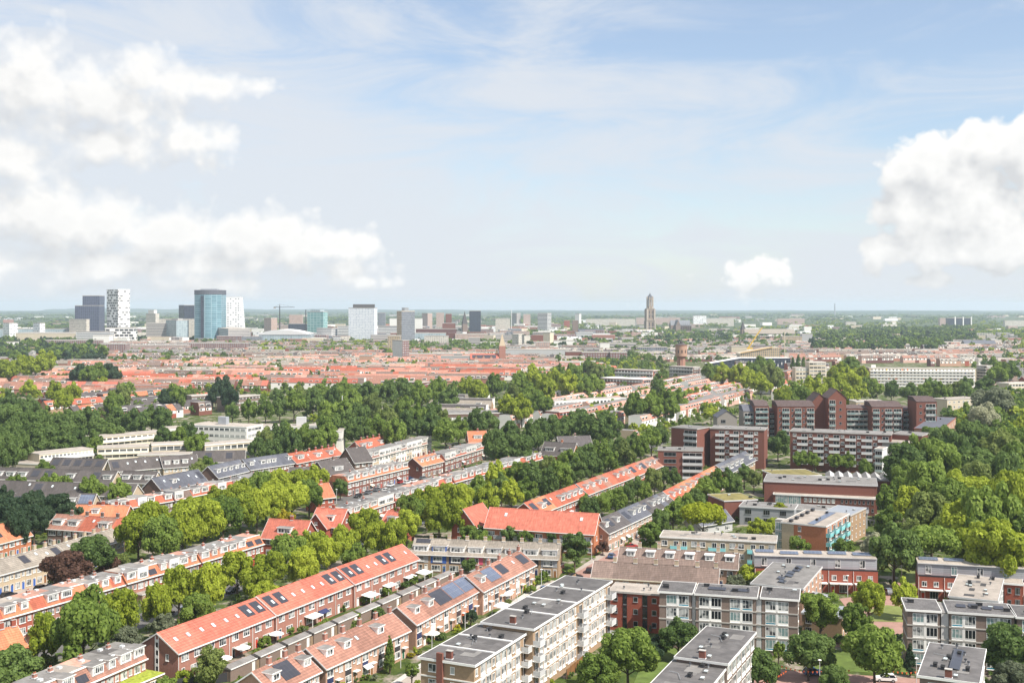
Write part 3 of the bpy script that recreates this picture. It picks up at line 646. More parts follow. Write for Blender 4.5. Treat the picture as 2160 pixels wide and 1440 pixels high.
def put(root, name, me, side, Lg, dep, fx, z, out=.002):
    lo, rz = side_tf(side, Lg, dep, fx, z, out)
    return obj(name, me, root, lo, rz)

def bay(root, side, Lg, dep, x0, x1, kind, floors, fh, z0, rng, opt):
    w = x1 - x0
    for k in range(floors):
        z = z0 + k * fh
        if kind == 'blank': continue
        if kind == 'w': ww = min(w * .7, opt.get('ww', 1.6)); put(root, 'window', window_me(ww, 1.45, 2, opt.get('gl', 'glass')), side, Lg, dep, x0 + (w - ww) / 2, z + .8)
        elif kind == 'wn': ww = .85; put(root, 'window', window_me(ww, 1.3, 1), side, Lg, dep, x0 + (w - ww) / 2, z + .9)
        elif kind == 'tall': put(root, 'window', window_me(w * .8, 2.1, 3, opt.get('gl', 'glass'), span=.25, spm=opt.get('spm', 'white_paint')), side, Lg, dep, x0 + w * .1, z + .35)
        elif kind == 'big':      # pair of large white framed windows with a white pier between
            put(root, 'window', window_me(w * .43, fh * .82, 3, rng.choice(['glass', 'glass', 'glass_green', 'glass_green']), span=.17, spm=rng.choice(['teal_panel', 'pale_grey', 'teal_panel', 'white_paint'])), side, Lg, dep, x0 + w * .03, z + .2)
            put(root, 'window', window_me(w * .43, fh * .82, 3, rng.choice(['glass', 'glass', 'glass_green', 'glass_dark']), span=.17, spm=rng.choice(['teal_panel', 'pale_grey', 'white_paint'])), side, Lg, dep, x0 + w * .54, z + .2)
            put(root, 'panel', panel_me(w * .075, fh * .84, 'white_paint', .07), side, Lg, dep, x0 + w * .463, z + .18)
        elif kind == 'bal':
            bd = opt.get('bd', 1.3)
            put(root, 'window', window_me(w * .55, 2.1, 2, 'glass_dark', span=.0), side, Lg, dep, x0 + w * .4, z + .1)
            put(root, 'balcony', balcony_me(round(w * .96, 2), bd, opt.get('rail', 'pale_grey'), opt.get('slab', 'white_paint')), side, Lg, dep, x0 + w * .02, z)
        elif kind == 'loggia':
            put(root, 'window', window_me(w * .96, fh * .72, 3, 'glass_dark', span=.0), side, Lg, dep, x0 + w * .02, z + .28)
            put(root, 'balcony', balcony_me(round(w, 2), .7, opt.get('rail', 'glass_green'), opt.get('slab', 'concrete'), 1.0), side, Lg, dep, x0, z)
        elif kind == 'slit': put(root, 'window', window_me(w * .8, fh * .92, 1, 'glass_dark', fr='dark_metal', span=.12, spm='grey_metal'), side, Lg, dep, x0 + w * .1, z + .1)
        elif kind == 'hole': put(root, 'window', window_me(min(w * .5, 1.2), 1.2, 1, 'glass_dark', fr='grey_metal'), side, Lg, dep, x0 + w * .3, z + 1.0)
        elif kind == 'dark': put(root, 'window', window_me(w * .6, 1.7, 3, 'glass_dark', fr='grey_metal'), side, Lg, dep, x0 + w * .2, z + .7)
    if kind == 'sid':
        put(root, 'panel', panel_me(w * .98, floors * fh - .05, 'siding', .05), side, Lg, dep, x0 + w * .01, z0 + .02)

def block(name, label, A, B, zr, dep, wallm, roofm='bitumen', cat='apartment block', fasc='white_paint', floors=4, z0=.4, F=(), R_=(), L_=(), bands=None, opt=None, seed=1, over=.25, zb=0.0, vents=4, par=(), group=None, fh=None, solar=0, chim=(), bandm=None, twoC=None):
    """flat-roofed building; the roof's front edge runs from A to B. F / R_ / L_: bays (fraction from, to, kind) of front, right and left walls"""
    PA, PB = at(*A, zr), at(*B, zr); u = PB - PA; Lg = u.length; rot = math.atan2(u.y, u.x)
    rng = random.Random(seed); opt = opt or {}
    root = thing(name, label, cat, (PA.x, PA.y, 0), rot, group)
    b = MB(); b.box(0, Lg, 0, dep, zb, zr - .35, wallm); obj('wall', b.mesh('wall'), root)
    b = MB(); o = over; b.box(-o + .06, Lg + o - .06, -o + .06, dep + o - .06, zr - .346, zr - .08, roofm); obj('roof', b.mesh('roof'), root)
    b = MB()
    for x0, x1, y0, y1 in ((-o, Lg + o, -o, -o + .1), (-o, Lg + o, dep + o - .1, dep + o), (-o, -o + .1, -o + .1, dep + o - .1), (Lg + o - .1, Lg + o, -o + .1, dep + o - .1)): b.box(x0, x1, y0, y1, zr - .42, zr, fasc)
    obj('fascia', b.mesh('fascia'), root)
    fh = fh or (zr - .5 - z0) / floors
    for spec, side, ln in ((F, 'F', Lg), (R_, 'R', dep), (L_, 'L', dep)):
        for (a, c, kind) in spec: bay(root, side, Lg, dep, a * ln, c * ln, kind, floors, fh, z0, rng, opt)
    if bands:
        for k in range(1, floors):
            z = z0 + k * fh - .14; b = MB(); t = .12
            b.box(-t, Lg + t, -t, -.003, z, z + .24, bands); b.box(-t, -.003, -.003, dep, z, z + .24, bands); b.box(Lg + .003, Lg + t, -.003, dep, z, z + .24, bands)
            obj('floor_band', b.mesh('floor_band'), root)
    for f in par:
        b = MB(); x = f * Lg; b.box(x - .18, x + .18, -o + .1, dep + o - .1, zr - .08, zr + .12, fasc); obj('parapet', b.mesh('parapet'), root)
    for i in range(vents):
        x, y = rng.uniform(.06, .94) * Lg, rng.uniform(.2, .8) * dep
        def mv():
            b = MB(); b.cyl(0, 0, 0, .5, .16, .16, 8, 'grey_metal'); b.cyl(0, 0, .5, .7, .28, .2, 8, 'dark_metal'); return b.mesh('roof_vent')
        def mv2():
            b = MB(); b.box(-.5, .5, -.35, .35, 0, .35, 'bitumen_grey'); b.box(-.45, .45, -.3, .3, .352, .42, 'pale_glass'); return b.mesh('roof_vent')
        def mv3():
            b = MB(); b.box(-.6, .6, -.3, .3, 0, .55, 'dark_metal'); b.box(-.66, .66, -.36, .36, .55, .62, 'black_rubber'); return b.mesh('roof_vent')
        k = rng.randrange(3)
        obj('roof_vent', cached('rv%d' % k, (mv, mv2, mv3)[k]), root, (x, y, zr - .08))
    for i in range(5 if vents >= 7 else 0):      # felt patches and a pipe run on the large near roofs
        pw, pd = rng.uniform(1.2, 4), rng.uniform(1, 3); x, y = rng.uniform(.05, .75) * Lg, rng.uniform(.1, .6) * dep; b = MB(); b.box(0, pw, 0, pd, 0, .012, rng.choice(['bitumen_grey', 'bitumen', 'bitumen_grey', 'asphalt_felt'])); obj('roof_patch', b.mesh('roof_patch'), root, (x, y, zr - .076 + .002 * i))
    if vents >= 7:
        b = MB(); x, y = rng.uniform(.2, .6) * Lg, rng.uniform(.3, .6) * dep; b.tube((x, y, zr + .12), (x + 3, y + 1.2, zr + .12), .05, .05, 5, 'grey_metal'); b.tube((x + 3, y + 1.2, zr + .12), (x + 3.6, y + 3, zr + .12), .05, .05, 5, 'grey_metal'); obj('roof_pipe', b.mesh('roof_pipe'), root)
    for i in range(solar):
        x = Lg * (.1 + .8 * (i + .2) / solar)
        obj('solar_panel', cached(('flatsolar', round(Lg / solar)), lambda: _fs(Lg * .6 / solar)), root, (x, dep * rng.uniform(.3, .5), zr - .04), 0, .12)
    for fx, fy in chim: obj('chimney', chimney_me('brick_maroon', 1.4, .7, 1.1, 0), root, (fx * Lg, fy * dep, zr))
    return root, Lg, PA, rot

def _fs(w):
    b = MB(); b.box(0, w, 0, 1.7, .1, .15, 'solar_dark'); b.box(0, w, 1.5, 1.6, 0, .1, 'dark_metal'); return b.mesh('solar_panel')

def reps(n, pat, a=0.0, b=1.0):
    """repeat a pattern of (weight, kind) n times between fractions a and b"""
    tot = sum(w for w, k in pat) * n; out = []; x = a
    for i in range(n):
        for w, k in pat:
            x1 = x + w / tot * (b - a); out.append((x, x1, k)); x = x1
    return out

# --- long tan flat in the middle, two stepped parts (facade towards the east)
fl = dict(wallm='brick_tan', bands='white_paint', over=.45)
opt = dict(rail='pale_grey', slab='white_paint', bd=1.5, gl='glass')
r1 = block('apartment_block', 'lower tan flat with white roof edges and chimney at its gable, beside the lane', (1000, 1400), (1112, 1330), 12.0, 10.6, **fl, floors=4, z0=.6, F=[(0, .08, 'wn')] + reps(2, [(1, 'tall'), (1, 'tall'), (.6, 'w'), (1, 'tall')], .1, .86) + [(.87, 1, 'bal')], L_=[(.08, .36, 'w'), (.48, .72, 'wn')], opt=opt, par=(.33, .67), vents=9, chim=((.04, .5),), solar=0, seed=5)
obj('stack', (lambda b: (b.box(-.55, 0 - .02, 6.0, 7.2, 0, 13.2, 'brick_maroon'), b.mesh('stack'))[1])(MB()), r1[0])
r2 = block('apartment_block', 'higher tan flat with corner balconies stepping on behind the lower flat', (1124, 1324), (1287, 1224), 13.0, 10.6, **fl, floors=4, z0=1.0, F=[(0, .06, 'bal')] + reps(4, [(1, 'tall'), (1, 'tall'), (.5, 'w')], .07, .52) + [(.53, .6, 'bal')] + reps(3, [(1, 'tall'), (1, 'tall'), (.5, 'w')], .61, .93) + [(.93, 1, 'bal')], L_=[(.05, .3, 'w'), (.6, .8, 'wn')], opt=opt, par=(.25, .5, .75), vents=14, chim=((.03, .45),), seed=6)
# --- brown and white window flats facing the viewer
fw = dict(wallm='brick_taupe', bands='concrete', over=.4)
block('apartment_block', 'brown flat with big white window grids, behind the red brick square', (1391, 1245), (1458, 1249), 12.3, 9, **fw, floors=4, z0=.9, F=[(.08, .2, 'blank'), (.2, .95, 'big')], seed=7, vents=2)
block('apartment_block', 'middle length of the brown window-grid flat with solar panels on dark roof', (1468, 1250), (1594, 1258), 12.3, 9, **fw, floors=4, z0=.9, F=[(.04, .44, 'big'), (.56, .96, 'big')], seed=8, vents=4, solar=2)
block('apartment_block', 'end length of the brown window-grid flat beside the dark round tree', (1607, 1258), (1683, 1263), 12.3, 9, **fw, floors=4, z0=.9, F=[(.08, .76, 'big')], R_=[(.1, .35, 'w')], seed=9, vents=3)
def stair(label, A, B):
    PA, PB = at(*A, 12.0), at(*B, 12.0); u = PB - PA; rot = math.atan2(u.y, u.x); Lg = u.length
    root = thing('stairwell_block', label, 'stairwell', (PA.x, PA.y, 0), rot)
    b = MB(); b.box(.02, Lg - .02, .06, 8.5, 0, 11.6, 'siding'); obj('wall', b.mesh('wall'), root)
    b = MB(); b.box(0, Lg, .03, 8.6, 11.603, 11.8, 'bitumen_grey'); obj('roof', b.mesh('roof'), root)
    for k in range(1, 4):
        b = MB(); b.box(.03, Lg - .03, -.07, .057, .9 + k * 2.72 - .14, .9 + k * 2.72 + .1, 'concrete'); obj('floor_band', b.mesh('floor_band'), root)
stair('grey clad stairwell between the red brick building and the middle window-grid flat', (1459, 1251), (1467, 1252)); stair('pale clad stairwell beside the end length of the window-grid flat', (1595, 1260), (1606, 1261))
block('apartment_block', 'brown window-grid flat behind the low dark-roofed flat, short western part', (1914, 1283), (1982, 1287), 12.3, 9, **fw, floors=4, z0=.9, F=[(.14, .96, 'big')], seed=17, vents=2)
block('apartment_block', 'brown window-grid flat partly hidden by the dark corner tree', (2003, 1288), (2140, 1297), 12.3, 9, **fw, floors=4, z0=.9, F=[(.02, .42, 'big'), (.56, .96, 'big')], seed=18, vents=4, solar=4)
stair('pale clad stairwell between the two eastern window-grid flats', (1985, 1289), (2001, 1290))
block('apartment_block', 'eastern end of the brown window-grid flat at the picture edge', (2146, 1299), (2230, 1304), 12.3, 9, **fw, floors=4, z0=.9, F=[(.1, .8, 'big')], seed=19, vents=2)
# --- dark roofed flats at the bottom
fd = dict(wallm='brick_taupe', bands=None, over=.4, opt=dict(ww=2.2))
block('apartment_block', 'dark-roofed flat standing end-on below the window-grid flat', (1533, 1397), (1591, 1332), 12.3, 9, **fd, floors=4, z0=.6, F=reps(6, [(1, 'tall')]), seed=21, vents=9, chim=((.03, .5),))
block('apartment_block', 'dark-roofed flat cut off at the bottom edge, one step lower', (1470, 1478), (1530, 1404), 11.4, 9, **fd, floors=4, z0=.4, F=reps(6, [(1, 'tall')]), seed=22, vents=8)
block('apartment_block', 'dark-roofed flat with grey roof mats beside the white car', (2062, 1438), (2076, 1368), 12.3, 9, **fd, floors=4, z0=.6, F=reps(6, [(1, 'tall')]), L_=[(.1, .4, 'w')], seed=23, vents=12, chim=((.02, .5),), solar=1)
# --- red brick block joined to the window flats
block('apartment_block', 'plain red brick building with two tall dark window strips and pale roof', (1285, 1244), (1393, 1252), 9.0, 8, 'brick_red', 'gravel_roof', fasc='concrete', floors=3, z0=.2, F=[(.04, .2, 'hole'), (.26, .36, 'slit'), (.42, .6, 'hole'), (.64, .76, 'slit'), (.78, .96, 'hole')], vents=4, seed=24)
# --- grey and red modern terraces: red brick below, set-back grey storey above
def modern(desc, A, B, n, end, seed, k0=0, flip=False):
    z = 6.0; PA, PB = at(*A, z), at(*B, z); u = PB - PA; w = u.length / n; u.normalize(); rot = math.atan2(u.y, u.x); rng = random.Random(seed)
    for i in range(n):
        p = PA + u * (w * i)
        root = thing('terraced_house', f'grey-topped red house, {nth(k0 + i)} from the {end} end of {desc}', 'house', (p.x, p.y, 0), rot, desc)
        b = MB(); b.box(.006, w - .006, 0, 9, 0, z, 'brick_red'); obj('wall', b.mesh('wall'), root)
        b = MB(); b.box(.006, w - .006, 1.4, 8.6, z + .004, z + 2.9, 'grey_siding'); obj('top_storey', b.mesh('top_storey'), root)
        b = MB(); b.box(.004, w - .004, 1.1, 8.9, z + 2.904, z + 3.1, 'pale_grey', top='gravel_roof'); obj('roof', b.mesh('roof'), root)
        b = MB(); b.box(.006, w - .006, -.05, .1, z + .004, z + .35, 'dark_metal'); obj('parapet', b.mesh('parapet'), root)
        obj('window', window_me(1.4, 2.1, 2, rng.choice(['glass', 'glass_green'])), root, (w * .3, 1.398, z + .4))
        for fx in (.14, .6): obj('window', window_me(1.2, 1.3, 2, 'glass'), root, (w * fx, -.002, 3.5))
        obj('window', window_me(2.0, 1.9, 3, 'glass_dark', fr='grey_metal'), root, (w * .45, -.002, .4)); obj('door', door_me(1.0, 2.2, 'door_red'), root, (w * .1, -.002, .1))
        obj('canopy', cached(('mcan', round(w, 1)), lambda: (lambda b: (b.box(.3, w - .3, -1.5, -.003, 2.7, 2.9, 'white_paint'), b.mesh('canopy'))[1])(MB())), root)
        obj('downpipe', downpipe_me(5.8), root, (.1, -.01, .1))
        if rng.random() < .75: obj('solar_panel', cached(('ms', round(w, 1)), lambda: (lambda b: (b.box(0, w * .75, 0, 2.4, .1, .15, 'solar_blue'), b.mesh('solar_panel'))[1])(MB())), root, (w * .1, rng.uniform(2.5, 5), z + 3.15), 0, .1)
modern('the red-and-grey row', (1592, 1197), (1852, 1205), 5, 'west', 31)
modern('the row under the big woods', (1937, 1214), (2215, 1230), 5, 'west', 33)
block('terraced_house', 'grey wing with pitched solar rows pointing at the window-grid flat', (1693, 1240), (1733, 1194), 8.6, 12, 'brick_salmon', 'bitumen_grey', 'house', 'pale_grey', floors=3, z0=.2, F=reps(5, [(1, 'w')]), vents=8, solar=6, seed=34)
block('terraced_house', 'grey wing with cluttered gravel roof between the eastern red rows', (2103, 1266), (2116, 1219), 8.6, 10, 'grey_render', 'gravel_roof', 'house', 'pale_grey', floors=3, z0=.2, F=reps(4, [(1, 'w')]), L_=[(.1, .4, 'blank')], vents=12, seed=35)
block('terraced_house', 'small red brick house end beside the cluttered grey wing', (2119, 1228), (2157, 1231), 6.5, 9, 'brick_red', 'gravel_roof', 'house', 'white_paint', floors=2, z0=.2, F=[(.05, .45, 'hole'), (.5, .95, 'dark')], vents=1, seed=36)
block('brick_house', 'two-storey tan brick house with pale metal roof among the open trees', (1692, 1290), (1776, 1300), 5.8, 9, 'brick_tan', 'zinc', 'house', 'pale_grey', floors=2, z0=.2, F=[(.03, .3, 'dark')], R_=reps(3, [(1, 'wn')]), vents=3, seed=37)
block('garden_annex', 'low grey annex with pale roof behind the tan brick house', (1702, 1268), (1752, 1255), 5.0, 6, 'grey_render', 'zinc', 'annex', 'pale_grey', floors=1, z0=.6, F=[(.1, .9, 'dark')], vents=1, seed=38)
# --- flats with turquoise balconies
to = dict(rail='turquoise_panel', slab='turquoise_panel', bd=1.3)
block('apartment_block', 'long beige flat with turquoise balconies behind the dormered brown terrace', (1393, 1130), (1637, 1142), 9.3, 9, 'brick_beige', 'gravel_roof', fasc='white_render', floors=3, z0=.4, F=reps(3, [(1, 'w'), (.2, 'blank'), (1, 'bal'), (1, 'bal'), (.3, 'blank'), (1, 'w')]), opt=to, vents=7, seed=40)
tb = block('apartment_block', 'brick gabled flat with turquoise balconies and a blue solar strip on its roof', (1742, 1109), (1790, 1082), 11.0, 13, 'brick_orange', 'gravel_roof', fasc='white_render', floors=4, z0=.0, F=reps(4, [(1, 'bal'), (.7, 'tall')]), L_=[(.36, .46, 'w')], opt=to, vents=3, seed=41)
rt, Lg = tb[0], tb[1]
b = MB(); b.box(.8, Lg - .8, 3.6, 5.6, 0, .06, 'solar_blue'); obj('solar_panel', b.mesh('solar_panel'), rt, (0, 0, 11.0))
for k in range(5):
    obj('roof_vent', cached('rvb', lambda: (lambda b: (b.box(-.9, .9, -.4, .4, 0, .8, 'dark_metal'), b.mesh('roof_vent'))[1])(MB())), rt, (1.4 + k * (Lg - 3) / 4, 10.6, 10.94))
b = MB(); b.box(-.05, -.01, 9.4, 13.0, 0, 10.6, 'brick_beige'); obj('panel', b.mesh('panel'), rt)
b = MB(); b.box(.6, 3.4, 13.01, 15.2, 0, 11.4, 'concrete'); obj('stair_tower', b.mesh('stair_tower'), rt)
for k in range(4): obj('window', window_me(2.0, 2.2, 4, 'glass_green'), rt, (.598, 15.1, .3 + k * 2.7), -math.pi / 2)
block('apartment_block', 'tan brick rear part of the turquoise balcony flat beside the woods', (1793, 1086), (1826, 1070), 9.0, 9, 'brick_tan', 'zinc', fasc='concrete', floors=3, z0=.3, F=reps(4, [(1, 'wn')]), vents=2, seed=42)

# --- orange roofed block
def gabled_block(label, A, B, zE, d, r, wallm, roofm, n, name='apartment_block', cat='apartment block', sky=(), F='w', over=.6, floors=2, gl='glass'):
    PA, PB = at(*A, zE), at(*B, zE); u = PB - PA; w = u.length; rot = math.atan2(u.y, u.x)
    root = thing(name, label, cat, (PA.x, PA.y, 0), rot)
    obj('wall', gabled_wall_me(w, d, zE, r, wallm), root); obj('roof', gable_roof_me(w, d, zE, r, roofm, .4, .4, over), root); obj('gutter', gutter_me(w, d, zE, r, .4, .4, over), root)
    obj('bargeboard', verge_me(d, zE, r, over), root, (-.46, 0, 0)); obj('bargeboard', verge_me(d, zE, r, over), root, (w + .41, 0, 0))
    fh = (zE - .4) / floors
    for k in range(floors):
        for i in range(n):
            ww = min(2.2, w / n * .6); obj('window', window_me(ww, 1.5, 3, gl), root, (w * (i + .5) / n - ww / 2, -.002, .7 + k * fh))
        for y in (.25, .65): obj('window', window_me(1.2, 1.4, 2, gl), root, (w + .002, d * y, .7 + k * fh), math.pi / 2)
        for y in (.35, .75): obj('window', window_me(1.2, 1.4, 2, gl), root, (-.002, d * y, .7 + k * fh), -math.pi / 2)
    for fx in sky: slope_put(root, 'skylight', skylight_me(.9, 1.3), w * fx, math.hypot(d / 2, r - zE) * .55, d, zE, r, over)
    return root, w
ob, w_ = gabled_block('large orange-roofed brick block with two skylights at the slate terrace corner', (1024, 1109), (1253, 1124), 6.6, 10, 11.4, 'brick_orange', 'tile_salmon', 9, sky=(.15, .85))
for k in range(5):
    obj('balcony', balcony_me(5.0, 1.3, 'grey_siding', 'concrete'), ob, (3 + k * w_ / 5.4, -.003, 3.2))
gabled_block('orange-roofed west wing of the large block with white-edged brick gable', (1003, 1109), (1042, 1094.5), 5.8, 8.5, 10.6, 'brick_red', 'tile_salmon', 4)
# --- school and sports hall
block('sports_hall', 'long red brick hall with glass ribbon and grey metal roof before the brick apartments', (1612, 1013), (1850, 1023), 10.2, 18, 'brick_maroon', 'bitumen_grey', 'hall', 'pale_grey', floors=1, z0=.6, fh=9, F=[(.55, .6, 'blank')], vents=16, seed=50)
sb, sl, sp_, sr = block('school_wing', 'lower red brick front of the hall with white glazed ribbon and windows', (1632, 1040), (1845, 1051), 6.2, 9, 'brick_maroon', 'gravel_roof', 'school', 'white_paint', floors=2, z0=.3, F=reps(1, [(1.1, 'blank')], 0, .3) + reps(7, [(1, 'w')], .3, .62) + reps(8, [(1, 'hole')], .66, 1), vents=3, seed=51)
for i in range(2): obj('window', window_me(sl * .125, 3.4, 6, 'glass_green'), sb, (sl * (.02 + .13 * i), -.004, 2.2))
for i in range(6): obj('window', window_me(sl * .105, .9, 4, 'glass_green'), sb, (sl * (.34 + .108 * i), 8.6, 6.3))
block('school_wing', 'red brick school wing with sedum green roof', (1528, 1055), (1597, 1052), 6.8, 14, 'brick_maroon', 'green_roof', 'school', 'pale_grey', floors=2, z0=.3, F=[(.5, .95, 'w')], R_=reps(3, [(1, 'blank')]), vents=2, seed=52)
block('school_wing', 'grey school wing with dark square windows facing the yellow-green tree', (1560, 1066), (1675, 1073), 6.4, 10, 'grey_siding', 'bitumen_grey', 'school', 'pale_grey', floors=2, z0=.3, F=[(.06, .26, 'dark'), (.4, .6, 'dark'), (.7, .9, 'dark')], vents=10, seed=53)
block('school_wing', 'grey school wing end behind the brick gabled flat', (1676, 1072), (1830, 1080), 5.4, 10, 'grey_render', 'bitumen_grey', 'school', 'pale_grey', floors=1, z0=.6, fh=4, F=reps(5, [(1, 'dark')]), vents=6, seed=54)
block('school_wing', 'red school wing with brown planted roof behind the hall', (1640, 1003), (1732, 1001), 9.0, 16, 'brick_maroon', 'green_roof', 'school', 'white_paint', floors=1, vents=2, seed=55)
def sawtooth():
    PA, PB = at(1742, 1009, 7.5), at(1880, 1014, 7.5); u = PB - PA; Lg = u.length; rot = math.atan2(u.y, u.x); n = 7; w = Lg / n
    root = thing('school_wing', 'school wing with seven pale zigzag roof gables behind the hall', 'school', (PA.x, PA.y, 0), rot)
    b = MB(); b.box(0, Lg, 0, 16, 0, 7.4, 'brick_maroon'); obj('wall', b.mesh('wall'), root)
    for i in range(n):
        b = MB(); x0 = i * w
        b.poly([(x0 + .02, -.3, 7.42), (x0 + w - .02, -.3, 7.42), (x0 + w / 2, -.3, 7.42 + w * .34)], 'grey_render'); b.poly([(x0 + .02, 16, 7.42), (x0 + w / 2, 16, 7.42 + w * .34), (x0 + w - .02, 16, 7.42)], 'grey_render')
        b.poly([(x0 + .02, -.3, 7.42), (x0 + w / 2, -.3, 7.42 + w * .34), (x0 + w / 2, 16, 7.42 + w * .34), (x0 + .02, 16, 7.42)], 'bitumen_grey'); b.poly([(x0 + w / 2, -.3, 7.42 + w * .34), (x0 + w - .02, -.3, 7.42), (x0 + w - .02, 16, 7.42), (x0 + w / 2, 16, 7.42 + w * .34)], 'grey_render')
        obj('roof', b.mesh('roof'), root)
sawtooth()
gabled_block('small grey-roofed school shed beside the yellow-green tree', (1478, 1107), (1545, 1096), 3.6, 7, 6.4, 'grey_render', 'slate_blue', 3, 'school_shed', 'shed', floors=1)

# --- big brick apartment complex
bo = dict(rail='pale_grey', slab='white_paint', bd=1.2)
block('apartment_block', 'maroon brick apartments with pale balconies, western of the front pair', (1498, 902), (1612, 906), 18.0, 13, 'brick_maroon', 'bitumen_grey', fasc='concrete', floors=5, z0=3.2, F=[(0, .1, 'blank')] + reps(3, [(1, 'bal'), (.55, 'w')], .1, .9), opt=bo, vents=5, seed=60)
block('apartment_block', 'maroon brick west wing with long white balconies beside the apartments', (1416, 900), (1470, 904), 18.0, 13, 'brick_maroon', 'bitumen_grey', fasc='concrete', floors=5, z0=3.2, F=[(.1, .5, 'blank'), (.5, 1, 'loggia')], opt=dict(rail='pale_grey', slab='pale_grey'), vents=3, seed=61)
block('apartment_block', 'maroon brick link with balconies between the two western apartment parts', (1471, 905), (1497, 903), 17.0, 11, 'brick_maroon', 'bitumen_grey', fasc='concrete', floors=5, z0=3.0, F=[(.05, .95, 'loggia')], opt=dict(rail='pale_grey', slab='pale_grey'), vents=1, seed=62)
block('apartment_block', 'lower maroon wing with white gallery balconies above the red terrace end', (1388, 948), (1482, 950), 12.5, 12, 'brick_maroon', 'bitumen_grey', fasc='concrete', floors=4, z0=.4, F=[(.04, .5, 'dark'), (.55, 1, 'loggia')], opt=dict(rail='pale_grey', slab='pale_grey'), vents=5, seed=63)
block('apartment_block', 'long maroon brick apartments with six stacks of pale balconies', (1667, 908), (1880, 916), 17.7, 13, 'brick_maroon', 'bitumen_grey', fasc='concrete', floors=5, z0=3.0, F=reps(6, [(.45, 'w'), (1, 'bal')], .02, .98), opt=bo, vents=8, seed=64)
block('apartment_block', 'maroon end wall of the long balcony apartments beside the grey brick block', (1882, 914), (1944, 918), 17.0, 14, 'brick_maroon', 'bitumen_grey', fasc='concrete', floors=5, z0=3, F=[(.1, .4, 'blank')], vents=2, seed=65)
block('apartment_block', 'grey-and-maroon corner block in front of the long balcony apartments', (1862, 931), (1926, 934), 14.5, 14, 'brick_grey', 'gravel_roof', fasc='concrete', floors=4, z0=1, F=[(.0, .35, 'hole'), (.4, .9, 'dark')], R_=reps(3, [(1, 'w')]), vents=3, seed=66)
block('apartment_block', 'white glazed stair bay against the grey-and-maroon corner block', (1846, 945), (1861, 946), 13.5, 8, 'pale_grey', 'gravel_roof', fasc='white_paint', floors=4, z0=.3, F=[(0, 1, 'loggia')], opt=dict(rail='pale_glass'), vents=0, seed=67)
def pavilion(label, x0, x1, yt, D, h_e, wallm, bays, dep=12, roofm='slate_blue', gable=False, gh=3.2, floors=7):
    """tower part of the rear complex: pitched roof over a brick block"""
    X0, X1 = (x0 - CX) / F * D, (x1 - CX) / F * D; w = X1 - X0
    root = thing('apartment_tower', label, 'apartment block', (X0, D, 0), 0.0)
    if gable:     # gable faces the viewer
        obj('wall', gabled_wall_me(dep, w, h_e, h_e + gh, wallm), root, (w, 0, 0), math.pi / 2)
        obj('roof', gable_roof_me(dep, w, h_e, h_e + gh, roofm, .3, .3, .3), root, (w, 0, 0), math.pi / 2)
    else:
        b = MB(); b.box(0, w, 0, dep, 0, h_e, wallm); obj('wall', b.mesh('wall'), root)
        b = MB(); b.prism([(-.2, h_e + .004), (dep, h_e + .004), (dep, h_e + gh), (dep * .45, h_e + gh)], .02, w - .02, roofm); obj('roof', b.mesh('roof'), root)
    rng = random.Random(int(x0)); fh = (h_e - 1) / floors
    for (a, c, kind) in bays: bay(root, 'F', w, dep, a * w, c * w, kind, floors, fh, .6, rng, dict(rail='glass_green', slab='concrete'))
    return root
pv = [('brick pavilion with slate roof at the western end of the rear complex', 1592, 1622, 861, 590, [(.05, .95, 'loggia')], False, 3.6), ('glass balcony link beside the western brick pavilion', 1623, 1639, 872, 596, [(0, 1, 'loggia')], False, 1.6),
      ('broad brick pavilion with long dark roof in the rear complex', 1640, 1719, 862, 588, [(.02, .1, 'hole'), (.12, .32, 'loggia'), (.35, .44, 'hole'), (.46, .64, 'loggia'), (.66, .74, 'hole'), (.78, .98, 'loggia')], False, 3.6),
      ('smaller pointed brick tower of the twin gables', 1714, 1745, 846, 600, [(.3, .7, 'blank')], True, 4.0), ('taller pointed brick tower of the twin gables', 1747, 1785, 839, 594, [(.05, .4, 'loggia'), (.5, .9, 'hole')], True, 4.2),
      ('balcony front with turquoise glimpses between gable tower and dark-roofed part', 1786, 1838, 866, 597, [(0, .5, 'loggia'), (.5, 1, 'loggia')], False, 1.4), ('dark-roofed part with twin rooflights east of the balcony front', 1839, 1904, 863, 590, [(.03, .25, 'loggia'), (.28, .4, 'hole'), (.42, .66, 'loggia'), (.7, .97, 'loggia')], False, 3.6),
      ('balcony link with stepped brick top near the eastern tower', 1905, 1932, 868, 596, [(0, 1, 'loggia')], False, 1.2), ('tall eastern brick tower with slate top and balcony column', 1933, 1976, 852, 584, [(.05, .4, 'hole'), (.45, .95, 'loggia')], False, 3.4)]
block('apartment_block', 'long brick rear body joining the pavilions of the rear complex', (1572, 876), (1974, 877), CAM_H - (876 - HOR) * 612 / F, 10, 'brick_maroon', 'bitumen_grey', fasc='concrete', floors=7, z0=.6, F=reps(14, [(1, 'loggia'), (.35, 'hole')]), opt=dict(rail='glass_green', slab='concrete'), vents=6, seed=71)
for lb, x0, x1, yt, D, bays, gb, gh in pv:
    pavilion(lb, x0, x1, yt, D, CAM_H - (yt - (0 if gb else 5) - HOR) * D / F, 'brick_maroon', bays, 13, 'slate_warm', gb, gh if gb else gh * .62)
pavilion('grey pavilion with hipped slate roof at the end of the rear complex', 1513, 1555, 880, 585, CAM_H - (880 - HOR) * 585 / F, 'brick_grey', [(.1, .5, 'dark')], 12, 'slate_blue', True, 3.4, 5)
pavilion('grey slate-roofed link before the western brick pavilion', 1568, 1591, 867, 592, CAM_H - (867 - HOR) * 592 / F, 'brick_grey', [(.1, .9, 'loggia')], 12, 'slate_blue', False, 2.6, 6)
